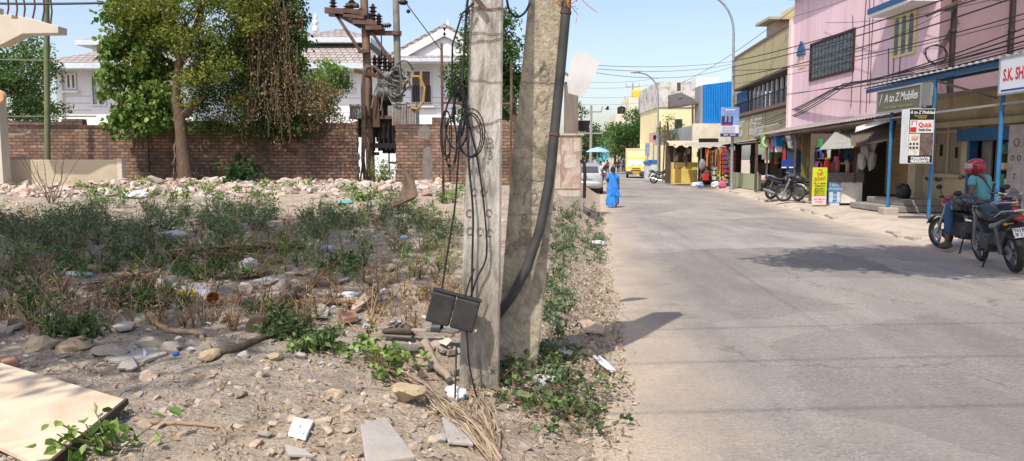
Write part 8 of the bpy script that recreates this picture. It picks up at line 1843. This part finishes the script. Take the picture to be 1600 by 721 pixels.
# simple smaller figures further off
def walker(label, loc, rz, top, bottom, h=1.62, sit=False, stride=.12):
    t = thing('person', label, 'person', loc, rz); s = h / 1.62
    if not sit: J = dict(pelvis=((0, 0, .9), .12), sp=((0, 0, 1.05), .11), ch=((0, 0, 1.25), .12), nk=((0, .01, 1.38), .05), hd=((0, .02, 1.47), .08), tp=((0, .02, 1.55), .075), ls=((-.17, 0, 1.31), .05), le=((-.22, -.03, 1.07), .04), lw=((-.22, .08, .86), .03), rs=((.17, 0, 1.31), .05), re=((.22, -.03, 1.07), .04), rw=((.22, .06, .86), .03), lh=((-.09, 0, .85), .09), lk=((-.1, stride * .5, .48), .06), la=((-.1, stride, .09), .04), lt=((-.1, stride + .13, .04), .03), rh=((.09, 0, .85), .09), rk=((.1, 0, .48), .06), ra=((.1, -stride, .1), .04), rt=((.1, -stride + .13, .04), .03))
    else: J = dict(pelvis=((0, 0, .42), .14), sp=((0, .02, .58), .12), ch=((0, .06, .78), .13), nk=((0, .1, .92), .05), hd=((0, .13, 1.01), .085), tp=((0, .13, 1.09), .075), ls=((-.18, .06, .84), .055), le=((-.25, .15, .62), .045), lw=((-.15, .34, .52), .03), rs=((.18, .06, .84), .055), re=((.25, .15, .62), .045), rw=((.15, .34, .52), .03), lh=((-.1, .04, .40), .1), lk=((-.17, .40, .48), .075), la=((-.15, .42, .1), .045), lt=((-.15, .55, .05), .03), rh=((.1, .04, .40), .1), rk=((.17, .40, .48), .075), ra=((.15, .42, .1), .045), rt=((.15, .55, .05), .03))
    J = scale(J, s); w_ = lambda k: Vector(J[k][0])
    def ex(mb): hand(mb, w_('lw'), (0, .2, -1) if not sit else (0, 1, -.2), (-1, 0, 0), 1, .4); hand(mb, w_('rw'), (0, .2, -1) if not sit else (0, 1, -.2), (1, 0, 0), -1, .4); face(mb, w_('hd'), .08)
    skinned(J, E, 'body', skin, t, 1, 0, ex)
    S_ = {k: (J[k][0], J[k][1] * 1.18 + .01) for k in ('pelvis', 'sp', 'ch', 'ls', 'rs')}; S_['lm'] = (tuple(w_('ls').lerp(w_('le'), .8)), .06 * s); S_['rm'] = (tuple(w_('rs').lerp(w_('re'), .8)), .06 * s)
    skinned(S_, [('pelvis', 'sp'), ('sp', 'ch'), ('ch', 'ls'), ('ls', 'lm'), ('ch', 'rs'), ('rs', 'rm')], 'shirt', top, t, 1)
    S_ = {k: (J[k][0], J[k][1] * 1.25 + .005) for k in ('pelvis', 'lh', 'lk', 'rh', 'rk')}; S_['la'] = (J['la'][0], .055 * s); S_['ra'] = (J['ra'][0], .055 * s)
    skinned(S_, [('pelvis', 'lh'), ('lh', 'lk'), ('lk', 'la'), ('pelvis', 'rh'), ('rh', 'rk'), ('rk', 'ra')], 'trousers', bottom, t, 1)
    mb = MB(); c = w_('hd').lerp(w_('tp'), .55) - Vector((0, .012, -.012)); mb.blob(c, (.088 * s, .092 * s, .085 * s), 2, 0); mb.build('hair', hairm, t, local=True, smooth=180); return t
cb = lambda n, c: M(n, c, rough=.9)
clb, clw, cld, clr, cln, clp = cb('cloth_blue2', (.06, .12, .32)), cb('cloth_white', (.6, .6, .58)), cb('cloth_dark', (.03, .028, .03)), cb('cloth_red', (.4, .04, .05)), cb('cloth_navy', (.03, .04, .08)), cb('cloth_brown', (.12, .07, .05))
q = P(1105, 292, 43.2); walker('woman in black sitting at the crowded shop front', (q.x, 43.2, .16), R(120), cld, cld, sit=True)
q = P(1101, 277, 42.9); t = thing('handbag', 'red handbag held by the seated woman in black', 'bag', (q.x, 42.7, q.z)); mb = MB(); mb.box((0, 0, 0), (.34, .16, .4)); mb.build('bag_body', M('bag_red', (.5, .03, .03), rough=.4), t, local=True, bev=.05); mb = MB(); torus(mb, (0, 0, .2), .12, .012, 14, 5); mb.build('handle', M('bag_red', ()), t, local=True)
q = P(1100, 285, 43.4); walker('dark figure standing inside the olive shop', (OB.p(5, .2, 0).x, OB.p(5, .2, 0).y, .15), R(90), M('cloth_maroon', (.10, .04, .04)), cld)
for px, py, Y, rz, a, b, l in ((974, 265, 95, 180, clb, cln, 'distant pedestrian in blue shirt walking beside the truck'), (966, 266, 92, 170, cld, cln, 'distant pedestrian in dark clothes on the roadway'), (979, 264, 97, 10, clr, cld, 'distant pedestrian in red top near the truck'), (944, 268, 84, 0, clw, cld, 'distant man in white shirt beyond the silver car'), (949, 267, 88, 0, clr, cln, 'distant person in red beside the man in white'), (961, 258, 120, 180, clw, clp, 'farthest pedestrian near the street end'), (1049, 262, 55, 90, clp, clr, 'shopper in maroon standing behind the far parked bike')):
    walker(l, (P(px, 250, Y).x, Y, 0.03), R(rz), a, b)
# scooter rider ahead of the car
q = P(939, 280, 50); bike('distant motorcycle ridden away beyond the silver car', (P(941, 0, 52).x, 52, .03), 0, 0, dkp)
walker('pillion figure in white on the distant motorcycle', (P(941, 0, 52).x, 51.9, .45), 0, clw, cld, sit=True)
bike('distant motorcycle riding up the middle of the road', (P(962, 0, 93).x, 93, .03), R(180), 0, dkp)
# ================================================================== trees beside the camera that shade the lot and the road
tree('tree', 'big shade tree standing in the lot beside the viewpoint', (-9.8, 3.6, .1), 9, (-7.9, 4.7, 8.6), (5.3, 4.4, 1.8), 100, [bark, green1], .24, 50, .25, clr=1.35)
tree('tree', 'roadside shade tree standing by the near pavement', (9.6, 5.6, .1), 8, (6.6, 8.3, 7.6), (4.5, 1.6, 1.0), 140, [bark, green1], .2, 170, .2, clr=.9)
bpy.data.scenes.remove(TMP)
